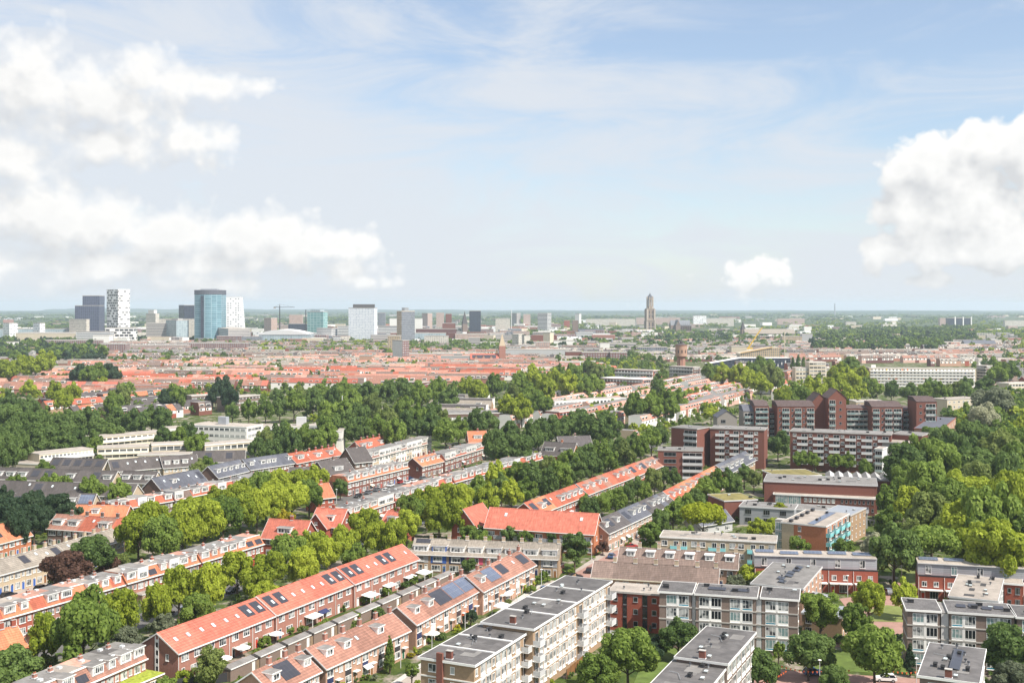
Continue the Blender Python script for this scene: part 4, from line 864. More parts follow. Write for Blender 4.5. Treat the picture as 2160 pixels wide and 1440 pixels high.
block('apartment_block', 'salmon brick rear wing running off behind the eastern tower', (1984, 905), (2016, 880), 15.0, 12, 'brick_salmon', 'slate_blue', fasc='brick_red', floors=4, z0=1, F=reps(6, [(1, 'wn')]), vents=2, seed=68)
block('apartment_block', 'pale concrete flat half hidden by the willow tree', (1998, 842), (2066, 838), 14.0, 12, 'beige_concrete', 'gravel_roof', fasc='concrete', floors=4, z0=1, F=reps(7, [(1, 'w')]), vents=2, seed=69)
block('apartment_block', 'beige flat roofed block behind the dark-roofed part of the complex', (1806, 846), (1868, 846), 17.0, 14, 'brick_beige', 'gravel_roof', fasc='white_paint', floors=5, z0=1, F=reps(5, [(1, 'w')]), vents=4, seed=70)

# --- slab blocks with ribbon windows (seen from far)
def band_me(n, gl='glass', fr='white_paint'):
    def mk():
        b = MB()
        for i in range(n):
            b.box(i / n + .006, (i + 1) / n - .012, -.03, .01, 0, 1, gl); b.box((i + 1) / n - .012, (i + 1) / n + .006, -.06, .01, 0, 1, fr)
        return b.mesh('window_band')
    return cached(('band', n, gl, fr), mk)
def strip_me(m):
    return cached(('strip', m), lambda: (lambda b: (b.box(0, 1, -1, 0, 0, 1, m), b.mesh('balcony'))[1])(MB()))

def slab(label, A, B, zr, dep, floors, wallm='white_render', roofm='gravel_roof', gl='glass', bal=None, z0=.6, ratio=.5, n=None, cat='apartment block', name='apartment_block', top=None, sideband=True, fasc='white_paint', group=None):
    PA, PB = at(*A, zr), at(*B, zr); u = PB - PA; Lg = u.length; rot = math.atan2(u.y, u.x)
    root = thing(name, label, cat, (PA.x, PA.y, 0), rot, group)
    b = MB(); b.box(0, Lg, 0, dep, 0, zr - .4, wallm); obj('wall', b.mesh('wall'), root)
    b = MB(); b.box(-.15, Lg + .15, -.15, dep + .15, zr - .396, zr, fasc, top=roofm); obj('roof', b.mesh('roof'), root)
    fh = (zr - .6 - z0) / floors; n = n or max(3, int(Lg / 3.2))
    for k in range(floors):
        z = z0 + k * fh
        obj('window_band', band_me(n, gl), root, (Lg * .015, -.004, z + fh * (1 - ratio) * .65), 0, 0, (Lg * .97, 1, fh * ratio))
        if sideband: obj('window_band', band_me(max(2, int(dep / 4)), gl), root, (Lg + .004, dep * .1, z + fh * (1 - ratio) * .65), math.pi / 2, 0, (dep * .8, 1, fh * ratio))
        if bal: obj('balcony', strip_me(bal if isinstance(bal, str) else bal[k % len(bal)]), root, (Lg * .01, -.005, z - .1), 0, 0, (Lg * .98, 1.3, fh * .42))
    if top:
        x, y, w, h, m = top; b = MB(); b.box(Lg * x, Lg * x + w, dep * y, dep * y + w * .6, zr + .004, zr + h, m); obj('roof_plant', b.mesh('roof_plant'), root)
    return root, Lg
lb, ll = slab('long white balcony block of seven storeys with colourful doors', (1833, 775.5), (2059, 777), 17.6, 13, 6, 'brick_beige', bal='white_render', ratio=.5, top=(.03, .3, 4, 2.5, 'white_render'))
b = MB(); b.box(-.3, -.02, -.5, 13, 0, 17.2, 'brick_brown'); obj('end_wall', b.mesh('end_wall'), lb)
rg = random.Random(4)
for k in range(34):
    obj('door', strip_me(rg.choice(['blue_panel', 'orange_cloth', 'yellow_paint', 'turquoise_panel', 'door_wood', 'pink_render'])), lb, (ll * rg.uniform(.03, .95), -.05, .6 + 2.8 * rg.randrange(6)), 0, 0, (1.0, .04, 2.0))
slab('brown stair tower at the end of the long white balcony block', (2060, 770), (2081, 771), 20.0, 9, 7, 'brick_taupe', bal='concrete', ratio=.5, name='stair_tower', cat='tower')
slab('tan concrete office, lower part with dark ribbons, by the poplars', (1678, 775), (1751, 775), 16.0, 14, 4, 'beige_concrete', bal=None, ratio=.45, name='office_building', cat='office')
slab('tan concrete office, raised middle part', (1707, 763), (1742, 763), 21.5, 15, 6, 'beige_concrete', ratio=.42, name='office_building', cat='office')
slab('white flat with many windows in front of the water tower', (1297, 778), (1378, 781), 14.5, 12, 4, 'brick_rose', bal='white_render', ratio=.55)
slab('lower white-edged flat beside the white flat', (1267, 796), (1356, 800), 11.5, 18, 3, 'brick_rose', 'white_render', ratio=.55)
slab('dark brick flat with balconies below the water tower', (1412, 772), (1462, 774), 14.5, 13, 4, 'brick_brown', bal='concrete', ratio=.5)
slab('grey box building beside the dark brick flat', (1463, 778), (1492, 778), 12.0, 13, 2, 'grey_render', ratio=.3)
slab('beige gallery flat with blue stairs, low western length', (83, 957), (197, 945), 9.0, 10, 3, 'beige_concrete', fasc='concrete', bal=('pale_grey', 'cream_paint'), ratio=.5, n=14)
slab('beige gallery flat with blue stairs, eastern length', (205, 944), (314, 940), 9.0, 10, 3, 'beige_concrete', fasc='concrete', bal='cream_paint', ratio=.5)
slab('low beige lobby at the gallery flat end wall', (20, 975), (82, 978), 5.5, 10, 1, 'beige_concrete', ratio=.2)
slab('rear beige gallery flat before the white office', (197, 922), (350, 909), 9.0, 10, 3, 'beige_concrete', fasc='concrete', bal='cream_paint', ratio=.5)
slab('short beige flat with parked cars on its deck', (320, 937), (398, 934), 8.5, 10, 2, 'beige_concrete', ratio=.5)
slab('lowest beige flat over the tan gabled roofs', (290, 958), (397, 957), 6.2, 9, 2, 'beige_concrete', ratio=.5)
slab('pale flat with a blank end wall below the white office', (432, 938), (541, 929), 8.0, 10, 2, 'beige_concrete', ratio=.5)
slab('white ribbon-window office with grey box on its roof', (396, 895), (520, 900), 11.0, 16, 3, 'white_render', 'gravel_roof', ratio=.4, name='office_building', cat='office', top=(.4, .4, 5, 4, 'zinc'))
slab('white west wing of the ribbon-window office', (354, 905), (395, 903), 9.5, 16, 2, 'white_render', ratio=.35, name='office_building', cat='office')
slab('low white office with a small lookout on the roof', (534, 899), (640, 899), 9.0, 14, 2, 'white_render', ratio=.35, name='office_building', cat='office', top=(.82, .4, 5, 4.5, 'pale_grey'))
slab('white glazed end of the low white office', (641, 896), (685, 898), 9.5, 14, 2, 'white_render', ratio=.6, name='office_building', cat='office')
slab('narrow white gable block at the wood edge', (709, 908), (721, 908), 12.0, 12, 1, 'white_render', ratio=.1, name='office_building', cat='office')
slab('brown brick flat with two floors among the trees', (483, 838), (548, 832), 10.0, 12, 3, 'brick_taupe', ratio=.3)
slab('brown flat behind dark trees with pale roof', (404, 834), (450, 832), 9.5, 12, 2, 'brick_taupe', ratio=.3)
slab('long brown sports hall with dark roof inside the wood', (930, 872), (1060, 870), 9.0, 20, 1, 'brick_brown', 'bitumen_grey', ratio=.3, name='sports_hall', cat='hall')
slab('red brick flat with white balconies at the end of the salmon rows', (1180, 868), (1236, 862), 10.0, 11, 3, 'brick_red', ratio=.4)
slab('cream school with ochre gym behind the poplar', (1170, 846), (1320, 838), 9.0, 12, 2, 'white_render', ratio=.5, name='school_building', cat='school')
slab('beige flat at the picture edge behind the pale willow', (2128, 808), (2180, 806), 14.0, 12, 4, 'beige_concrete', ratio=.45)
slab('red brick block beside the brown school roof', (828, 804), (890, 806), 12.0, 14, 3, 'brick_maroon', ratio=.25)
# ------------------------------------------------------------------ skyline
def fbox(label, x0, x1, yt, D, wallm, xm=None, th=None, dep=22, roofm='gravel_roof', name='office_tower', cat='tower', side=None, plant=None, cap=None, z0=0.0):
    """distant block; x0..x1 its picture span at distance D; xm: nearer corner, th: how far the right-hand face turns away (degrees)"""
    h = CAM_H - (yt - HOR) * D / F
    if xm is None: X0 = (x0 - CX) / F * D; Lg = (x1 - x0) / F * D; px, rot = X0, 0.0
    else:
        th = 90 - th if xm - x0 > x1 - xm and th < 45 else th
        t = rad(th); px = (xm - CX) / F * D; rot = t; k0, k1 = (x0 - CX) / F, (x1 - CX) / F
        dep = (px - k0 * D) / (math.sin(t) + k0 * math.cos(t)); Lg = (k1 * D - px) / (math.cos(t) - k1 * math.sin(t))
        if dep < 0 or dep > 160: dep = 60
    root = thing(name, label, cat, (px, D, 0), rot)
    b = MB(); b.poly([(0, 0, z0), (Lg, 0, z0), (Lg, 0, h), (0, 0, h)], wallm)
    s = side or wallm
    b.poly([(0, dep, z0), (0, 0, z0), (0, 0, h), (0, dep, h)], s); b.poly([(Lg, 0, z0), (Lg, dep, z0), (Lg, dep, h), (Lg, 0, h)], wallm); b.poly([(Lg, dep, z0), (0, dep, z0), (0, dep, h), (Lg, dep, h)], wallm)
    obj('wall', b.mesh('wall'), root)
    b = MB(); b.box(-.2, Lg + .2, -.2, dep + .2, h + .003, h + 1.0, cap or 'concrete', top=roofm); obj('roof', b.mesh('roof'), root)
    if plant:
        f0, f1, ph, pm = plant; b = MB(); b.box(Lg * f0, Lg * f1, dep * .2, dep * .8, h + 1.003, h + ph, pm); obj('roof_plant', b.mesh('roof_plant'), root)
    return root, Lg, h
fbox('dark navy apartment tower, lower front part', 158, 209, 645, 2350, 'facade_navy', dep=30)
fbox('dark navy apartment tower with paler top rising behind its lower twin', 174, 210, 624, 2400, 'facade_navy', dep=30)
fbox('white low block at the foot of the dark navy tower', 146, 189, 674, 2250, 'facade_cream', 182, 25, name='apartment_block', cat='apartment block')
fbox('tall chequered black-and-white apartment tower', 225, 274, 611, 2250, 'facade_pale', 249, 42, side='facade_check', cap='white_paint')
for i, (x0, x1, yt) in enumerate([(222, 282, 692), (160, 232, 700), (196, 230, 708)]):
    fbox(['dark planted podium under the chequered tower', 'pale stepped terraces beside the chequered tower', 'low white strip in front of the pale terraces'][i], x0, x1, yt, 2180 - 40 * i, ['facade_check', 'facade_stripew', 'white_render'][i], name='podium_building', cat='building')
fbox('white twin-core block at the western picture edge', 6, 38, 682, 2300, 'facade_white', 20, 40, name='office_block', cat='office'); fbox('second small white core block near the western edge', 70, 95, 682, 2320, 'facade_white', 84, 40, name='office_block', cat='office')
fbox('long low glass office joining the two white core blocks', -20, 138, 694, 2380, 'facade_glassgrey', name='office_block', cat='office'); fbox('huge beige market shed at the western edge', 33, 228, 703, 2150, 'beige_concrete', roofm='gravel_roof', dep=60, name='warehouse', cat='shed')
fbox('white peaked shed beside the beige market shed', -10, 28, 722, 1900, 'white_render', name='warehouse', cat='shed')
fbox('white mast-topped office between the chequered and glass towers', 308, 336, 662, 2600, 'facade_cream', 328, 30, plant=(.1, .9, 9, 'white_render'))
fbox('grey curved ribbon office', 308, 352, 682, 2350, 'facade_stripe', name='office_block', cat='office'); fbox('pale green glass office with stepped roof', 350, 398, 676, 2300, 'facade_glassgrey', 372, 35, name='office_block', cat='office', plant=(.3, .8, 4, 'grey_render'))
fbox('cream block behind the pale green glass office', 336, 412, 673, 2550, 'facade_cream', name='office_block', cat='office')
fbox('dark blue glass block behind the round glass tower', 377, 410, 644, 2650, 'facade_black', 388, 40)
fbox('grey striped parking block below the round glass tower', 450, 527, 694, 2200, 'facade_stripe', 482, 25, name='parking_block', cat='building')
def round_tower():
    D = 2300; x0, x1, yt = 410, 467, 611; h = CAM_H - (yt - HOR) * D / F; w = (x1 - x0) / F * D
    root = thing('office_tower', 'tall blue glass tower with curved front and dark crown', 'tower', ((x0 - CX) / F * D, D, 0), 0)
    arc = [(w * i / 12, -w * .18 * math.sin(math.pi * i / 12)) for i in range(13)]; poly = arc + [(w, w * .7), (0, w * .7)]
    b = MB(); b.ext(poly, 0, h - 10, 'facade_bluegl'); obj('wall', b.mesh('wall'), root)
    b = MB(); b.ext([(w / 2 + (x - w / 2) * 1.01, y * 1.01) for x, y in poly], h - 9.99, h - .5, 'slate_blue'); obj('crown', b.mesh('crown'), root)
    b = MB(); b.box(w * .2, w * .8, w * .1, w * .5, h - .49, h + 2, 'zinc'); obj('roof_plant', b.mesh('roof_plant'), root)
    b = MB(); b.box(w * .28, w * .42, -w * .17, -w * .1, 0, h - 12, 'facade_black'); obj('fin', b.mesh('fin'), root)
round_tower()
def sloped_tower():
    D = 2600; w = 43 / F * D; h = CAM_H - (627 - HOR) * D / F
    root = thing('office_tower', 'white tower with slanting side and rows of slit windows behind the glass tower', 'tower', ((467 - CX) / F * D, D, 0), 0)
    b = MB(); q = [(0, 0), (w * 1.06, 0), (w * .9, h), (0, h)]
    b.poly([(x, 0, z) for x, z in q], 'facade_white'); b.poly([(x, 30, z) for x, z in reversed(q)], 'facade_white'); b.poly([(w * 1.06, 0, 0), (w * 1.06, 30, 0), (w * .9, 30, h), (w * .9, 0, h)], 'facade_white'); b.poly([(0, 30, 0), (0, 0, 0), (0, 0, h), (0, 30, h)], 'facade_white')
    obj('wall', b.mesh('wall'), root); b = MB(); b.box(-.2, w * .9 + .2, -.2, 30.2, h + .003, h + 1, 'white_paint'); obj('roof', b.mesh('roof'), root)
    b = MB(); b.box(w * .25, w * .55, -.3, -.02, 12, 24, 'facade_black'); obj('window', b.mesh('window'), root)
sloped_tower()
fbox('teal glass block with roof fence', 648, 691, 658, 2500, 'facade_teal', 682, 20, plant=(0.02, .98, 5, 'facade_glassgrey'))
fbox('broad pale glass slab with brown roof cap', 735, 796, 650, 2280, 'facade_greyblue', 789, 12, dep=30)
def cap():
    D = 2300; root = thing('roof_house', 'brown trapezoid roof house on the broad pale slab', 'roof house', ((743 - CX) / F * D, D + 8, CAM_H - (650 - HOR) * 2280 / F + 1.01), 0); w = 45 / F * D
    b = MB(); b.prism([(0, 0), (14, 0), (14, 7), (3, 7)], 0, w, 'asphalt_felt'); obj('wall', b.mesh('wall'), root)
cap()
fbox('tan and slate office tower with antennas', 837, 875, 657, 2050, 'facade_slate', 847, 62, side='facade_tan', cap='beige_concrete', plant=(.3, .6, 7, 'grey_metal'))
fbox('white and maroon apartment tower in the middle distance', 828, 863, 719, 1480, 'facade_brickwin', 849, 40, side='white_render', name='apartment_tower', cat='apartment block'); fbox('small yellow-topped block behind the white and maroon tower', 818, 843, 709, 1700, 'facade_tan', name='office_block', cat='office')
SK = [('pink stepped block beside a crane mast', 557, 585, 671, 2900, 'facade_pinkwin', 572, 35), ('dark brown block west of the teal glass block', 608, 648, 683, 2650, 'facade_black', None, 0), ('pink terraced block above the dark brown block', 610, 637, 664, 2900, 'facade_pinkwin', None, 0),
      ('white L-shaped office in front of the teal block', 668, 712, 693, 2300, 'facade_stripew', 700, 20), ('pale ribbon office between teal block and pale slab', 712, 736, 688, 2450, 'facade_stripew', None, 0), ('low striped station offices east of the pale slab', 797, 838, 688, 2500, 'facade_stripew', None, 0),
      ('white round-cornered hall behind the tan tower', 822, 890, 672, 2900, 'white_render', None, 0), ('slim grey tower behind the pale slab', 797, 812, 660, 3200, 'facade_slate', None, 0), ('pink sloping block on the skyline', 890, 912, 661, 3600, 'facade_pinkwin', 902, 40), ('pink upright block beside the sloping one', 920, 936, 660, 3500, 'facade_pinkwin', None, 0),
      ('slender maroon tower on the skyline', 940, 952, 662, 2900, 'brick_maroon', None, 0), ('maroon shoulder building under the slender maroon tower', 933, 960, 682, 2850, 'brick_maroon', None, 0), ('black glass block beside a grey spire', 990, 1014, 656, 3000, 'facade_black', None, 0),
      ('white office group near the black glass block', 1045, 1076, 672, 3100, 'facade_cream', None, 0), ('grey tower at the middle of the skyline', 1078, 1098, 661, 3900, 'facade_stripe', 1090, 40), ('reddish tower next to the grey skyline tower', 1104, 1119, 663, 3900, 'facade_pinkwin', None, 0),
      ('white and grey striped tower', 1134, 1163, 661, 2900, 'facade_stripew', 1155, 25), ('pale slab tower on the skyline', 1213, 1226, 662, 4200, 'white_render', 1222, 30), ('red square block on the skyline', 1190, 1202, 676, 3600, 'brick_red', None, 0), ('brown brick church tower', 1208, 1220, 676, 2700, 'brick_taupe', None, 0),
      ('long white apartment slab west of the great tower', 1236, 1340, 673, 4300, 'facade_cream', None, 0), ('long pale apartment slab behind the great tower', 1342, 1435, 670, 4600, 'facade_pinkwin', None, 0), ('white hospital block east of the cathedral', 1463, 1490, 666, 4200, 'facade_white', None, 0), ('long white hospital wing', 1490, 1548, 672, 4250, 'facade_cream', None, 0),
      ('cream apartment block below the striped tower', 1080, 1101, 706, 1950, 'facade_cream', 1094, 40), ('second cream block beside it with grey side', 1101, 1118, 709, 1980, 'facade_cream', 1106, 50), ('tan block with few windows east of the cream pair', 1146, 1168, 702, 2050, 'beige_concrete', 1160, 30), ('wide low mauve block under the tan block', 1130, 1160, 722, 1850, 'facade_pinkwin', None, 0),
      ('white clinic with blue panels', 1168, 1212, 719, 1950, 'white_render', None, 0), ('pale office with domed roof pavilion', 1282, 1342, 724, 1850, 'facade_stripe', None, 0), ('light grey box west of the pale office', 1266, 1286, 724, 1800, 'white_render', None, 0), ('grey villa-roofed blocks before the park trees', 1346, 1408, 733, 1700, 'facade_slate', None, 0),
      ('dark brick canal block with white bays', 1193, 1228, 742, 1500, 'brick_maroon', None, 0), ('long dark brick canal block', 1228, 1285, 744, 1480, 'facade_brickwin', None, 0), ('dark brick canal block with corner glass', 1287, 1323, 744, 1470, 'facade_brickwin', None, 0), ('long grey rail hall wall', 1060, 1200, 738, 1600, 'grey_render', None, 0),
      ('glassy school cluster with yellow frames', 895, 945, 709, 2000, 'facade_cream', None, 0), ('greenish office roofs beside the glassy school', 860, 940, 703, 2250, 'facade_glassgrey', None, 0), ('low purple-brown offices south of the tan tower', 877, 962, 694, 2500, 'brick_purple', None, 0), ('grey slab building before the spire church', 988, 1012, 713, 1950, 'facade_stripe', None, 0), ('white warehouses beside the grey slab building', 1012, 1052, 722, 1950, 'white_render', None, 0),
      ('pink and grey flats west of the cream pair', 1056, 1080, 708, 2050, 'facade_stripe', None, 0), ('mauve station roofs in the middle distance', 960, 1056, 705, 2300, 'facade_pinkwin', None, 0), ('dark riverside roof with pale ribbon', 850, 1000, 747, 1560, 'facade_stripe', None, 0), ('pale long roof before the spire church', 930, 1010, 752, 1450, 'grey_render', None, 0),
      ('orange square school between garden roofs', 758, 784, 751, 1420, 'brick_salmon', None, 0), ('scaffolded orange building near the yellow mast', 1650, 1692, 710, 2150, 'facade_tan', None, 0), ('grey blank hall beside the scaffolded building', 1692, 1714, 705, 2150, 'grey_render', None, 0), ('beige hall beside the yellow crane', 1543, 1575, 731, 1650, 'beige_concrete', None, 0),
      ('dark slab with pink end far on the eastern plain', 1983, 2000, 671, 4200, 'facade_pinkwin', None, 0), ('pale apartment slabs at the eastern skyline', 1640, 1697, 672, 4600, 'facade_pinkwin', None, 0), ('white block among eastern trees', 1785, 1806, 679, 3900, 'facade_cream', None, 0), ('tan panel factory at the east edge', 2120, 2170, 676, 4200, 'facade_cream', None, 0),
      ('maroon apartment range below the beige shed, western length', 95, 210, 718, 1850, 'facade_brickwin', None, 0), ('maroon apartment range with balconies, eastern length', 395, 520, 724, 1800, 'facade_brickwin', None, 0), ('long brown apartment range with pale roof terrace', 215, 395, 729, 1780, 'facade_pinkwin', None, 0), ('brown brick corner block with many bays', 210, 265, 726, 1700, 'facade_brickwin', None, 0)]
for lb_, x0, x1, yt, D, m, xm, th in SK:
    fbox(lb_, x0, x1, yt, D, m, xm, th if xm else None, name='city_block', cat='building', dep=18)
for i in range(3):
    fbox(['western', 'middle', 'eastern'][i] + ' dark slab with white end pillar in the eastern trio', 1999 + i * 17, 2018 + i * 17 - 2, 671, 3800 + i * 30, 'facade_black', name='city_block', cat='building', dep=18)
    b = MB(); o = fbox.__name__
    D = 3790 + i * 30; root = [ob_ for ob_ in C.objects if ob_.get('label', '').endswith('in the eastern trio')][i]
    w = 17 / F * D; b = MB(); b.box(w - 4, w, -1.5, -.05, 0, CAM_H - (669 - HOR) * D / F + 1.5, 'white_paint'); obj('pillar', b.mesh('pillar'), root)

def dom():
    D = 3143; root = thing('church_tower', 'tall medieval stone tower with open lantern, highest on the horizon', 'tower', ((1371 - CX) / F * D, D, 0), rad(8))
    z1, z2, z3 = 68, 98, 112
    def tier(nm, z0, zt, hw, m):
        b = MB(); b.box(-hw, hw, -hw, hw, z0, zt, m)
        for sx in (-1, 1):
            for sy in (-1, 1): b.box(sx * hw - 2.2, sx * hw + 2.2, sy * hw - 2.2, sy * hw + 2.2, z0, zt - 2, 'dom_pale')
        for k in range(2): b.box(-hw - 1, hw + 1, -hw - 1, hw + 1, zt - 1.2 - k * (zt - z0) * .5, zt - k * (zt - z0) * .5 + .3, 'dom_pale')
        for a in (-.38, .38): b.box(hw * a - 1.4, hw * a + 1.4, -hw - .4, -hw + 1, z0 + 6, zt - 6, 'slate'); b.box(hw - 1, hw + .4, hw * a - 1.4, hw * a + 1.4, z0 + 6, zt - 6, 'slate')
        obj(nm, b.mesh(nm), root)
    tier('base_storey', 0, 36, 11.2, 'dom_stone'); tier('upper_storey', 36.3, 68, 10.2, 'dom_stone')
    b = MB(); r = 8.4
    for k in range(8):
        a = math.pi / 8 + k * math.pi / 4; x, y = r * math.cos(a), r * math.sin(a)
        b.tube((x, y, 68.3), (x, y, 98), 1.5, 1.3, 6, 'dom_pale'); b.cone([(x - 1, y - 1, 98), (x + 1, y - 1, 98), (x + 1, y + 1, 98), (x - 1, y + 1, 98)], (x, y, 103), 'dom_stone')
    b.cyl(0, 0, 68.3, 74, 8.3, 8.3, 8, 'dom_stone'); b.cyl(0, 0, 92, 97, 8.6, 8.6, 8, 'dom_stone'); b.cyl(0, 0, 74, 92, 3.2, 3.2, 8, 'dom_stone')
    obj('lantern', b.mesh('lantern'), root)
    b = MB(); b.cyl(0, 0, 97.3, 104, 8.2, 4.6, 8, 'slate_blue'); b.cyl(0, 0, 104, 110, 4.2, .5, 8, 'slate_blue'); b.tube((0, 0, 110), (0, 0, 114), .3, .1, 6, 'dark_metal'); obj('spire', b.mesh('spire'), root)
dom()
def cathedral():
    D = 3120; root = thing('cathedral', 'grey gothic cathedral with buttressed choir east of the great tower', 'church', ((1415 - CX) / F * D, D, 0), rad(12))
    w = 55 / F * D
    b = MB(); b.prism([(0, 0), (14, 0), (14, 22), (7, 36), (0, 22)], 0, w * .8, 'brick_taupe', {1: 'brick_taupe', 2: 'spire_grey', 3: 'spire_grey'}); obj('nave', b.mesh('nave'), root)
    b = MB(); b.prism([(-12, 0), (26, 0), (26, 22), (26, 22.1), (7, 22.1), (-12, 22)], w * .15, w * .33, 'brick_taupe'); b.ext([(w * .15, -12), (w * .33, -12), (w * .24, -11.9)], 22, 23, 'spire_grey'); obj('transept', b.mesh('transept'), root)
    b = MB(); b.poly([(w * .15, -12, 22), (w * .33, -12, 22), (w * .24, -12, 37)], 'brick_taupe'); b.poly([(w * .33, -12, 22), (w * .33, 10, 22), (w * .24, 10, 37), (w * .24, -12, 37)], 'spire_grey'); b.poly([(w * .15, 10, 22), (w * .15, -12, 22), (w * .24, -12, 37), (w * .24, 10, 37)], 'spire_grey'); obj('transept_roof', b.mesh('transept_roof'), root)
    for i in range(7):
        b = MB(); x = w * (.36 + .075 * i); b.box(x - .8, x + .8, -5, -.1, 0, 20, 'brick_taupe'); b.cone([(x - 1, -4, 20), (x + 1, -4, 20), (x + 1, -2, 20), (x - 1, -2, 20)], (x, -3, 30), 'spire_grey'); obj('buttress', b.mesh('buttress'), root)
cathedral()
def spire(label, x, yb, yt, D, m='spire_grey', w=7):
    h = CAM_H - (yt - HOR) * D / F; root = thing('church_spire', label, 'church', ((x - CX) / F * D, D, 0), .3)
    b = MB(); b.box(-w / 2, w / 2, -w / 2, w / 2, 0, h * .5, 'brick_taupe'); obj('tower', b.mesh('tower'), root)
    b = MB(); q = w / 2 + .3; b.cone([(-q, -q, h * .5), (q, -q, h * .5), (q, q, h * .5), (-q, q, h * .5)], (0, 0, h), m); obj('spire', b.mesh('spire'), root)
spire('dark pointed church spire beside the black glass block', 980, 690, 656, 2800, 'slate', 12); spire('thin spire east of the cathedral', 1567, 700, 677, 2700, 'slate', 9); spire('small spire over the domed pavilion', 1291, 724, 712, 1880, 'spire_grey', 4)
def big_church(label, x0, x1, yt, D, wallm, roofm, ridge=14):
    w = (x1 - x0) / F * D; h = CAM_H - (yt - HOR) * D / F; root = thing('church', label, 'church', ((x0 - CX) / F * D, D, 0), .1)
    obj('nave', gabled_wall_me(w, 16, h * .55, h, wallm), root); obj('roof', gable_roof_me(w, 16, h * .55, h, roofm, .5, .5, .6), root)
    return root, w, h
big_church('long grey-roofed church beside the brown church tower', 1221, 1274, 694, 2650, 'brick_taupe', 'slate_blue'); big_church('wide grey church roofs behind the yellow crane', 1572, 1680, 694, 2600, 'brick_grey', 'tile_taupe'); big_church('grey turreted hall at the eastern park edge', 2036, 2105, 718, 2000, 'brick_grey', 'slate_blue')
cr, cw_, ch_ = big_church('orange-roofed brick church with dark solar roof and tall spire', 993, 1052, 746, 1430, 'brick_salmon', 'tile_salmon')
b = MB(); b.box(2, cw_ - 3, .9, 7.2, 0, .1, 'solar_dark'); o = obj('solar_panel', (lambda m_: m_)(b.mesh('solar_panel')), cr, (0, 0, ch_ * .55 + .3), 0, math.atan2(ch_ * .45, 8)); o.location = (0, .0, ch_ * .55 + .26)
for k in range(3):
    cx_ = cw_ * (.2 + .27 * k); wg = obj('gable', gabled_wall_me(4, 6.5, ch_ * .5, ch_ * .85, 'brick_salmon'), cr, (cx_ + 3, -3.9, 0), math.pi / 2); obj('gable_roof', gable_roof_me(6, 6.5, ch_ * .5, ch_ * .85, 'tile_salmon', .2, 0, .2), cr, (cx_ + 3, -3.9, 0), math.pi / 2)
def church_spire():
    root = cr; x = cw_ + 5
    b = MB(); b.box(x - 4, x + 4, 2, 10, 0, 24, 'brick_rose'); obj('tower', b.mesh('tower'), root)
    b = MB(); b.cone([(x - 4, 2, 24), (x + 4, 2, 24), (x + 4, 10, 24), (x - 4, 10, 24)], (x, 6, 40), 'brick_beige'); obj('spire', b.mesh('spire'), root)
church_spire()
def water_tower():
    D = 1200; root = thing('water_tower', 'round pinkish water tower with wide drum and pointed cap', 'water tower', ((1437 - CX) / F * D, D, 0), 0)
    zt = CAM_H - (727 - HOR) * D / F; zb = CAM_H - (751 - HOR) * D / F
    b = MB(); b.cyl(0, 0, 0, zb - 1.5, 4.2, 3.9, 24, 'brick_rose')
    for k in range(10): a = k * .628; b.box(4.0 * math.cos(a) - .3, 4.0 * math.cos(a) + .3, 4.0 * math.sin(a) - .3, 4.0 * math.sin(a) + .3, 0, zb - 2, 'brick_salmon')
    obj('shaft', b.mesh('shaft'), root)
    b = MB(); b.cyl(0, 0, zb - 1.5, zb, 4.0, 6.2, 24, 'brick_rose'); b.cyl(0, 0, zb, zt, 6.2, 6.2, 24, 'brick_salmon'); b.cyl(0, 0, zt - .8, zt, 6.5, 6.5, 24, 'brick_rose'); obj('tank', b.mesh('tank'), root)
    for k in range(10):
        a = k * .628 + .3; obj('window', cached('wtw', lambda: (lambda b: (b.box(-.5, .5, -.12, .05, 0, 3.2, 'glass_dark'), b.mesh('window'))[1])(MB())), root, (6.2 * math.cos(a), 6.2 * math.sin(a), zb + 3.5), a + math.pi / 2)
    b = MB(); b.cyl(0, 0, zt, zt + 1.6, 6.6, 2.6, 24, 'slate'); b.cyl(0, 0, zt + 1.6, zt + 3.0, 1.6, 1.6, 12, 'slate'); b.cyl(0, 0, zt + 3.0, zt + 4.4, 2.0, .1, 12, 'slate'); obj('roof', b.mesh('roof'), root)
water_tower()
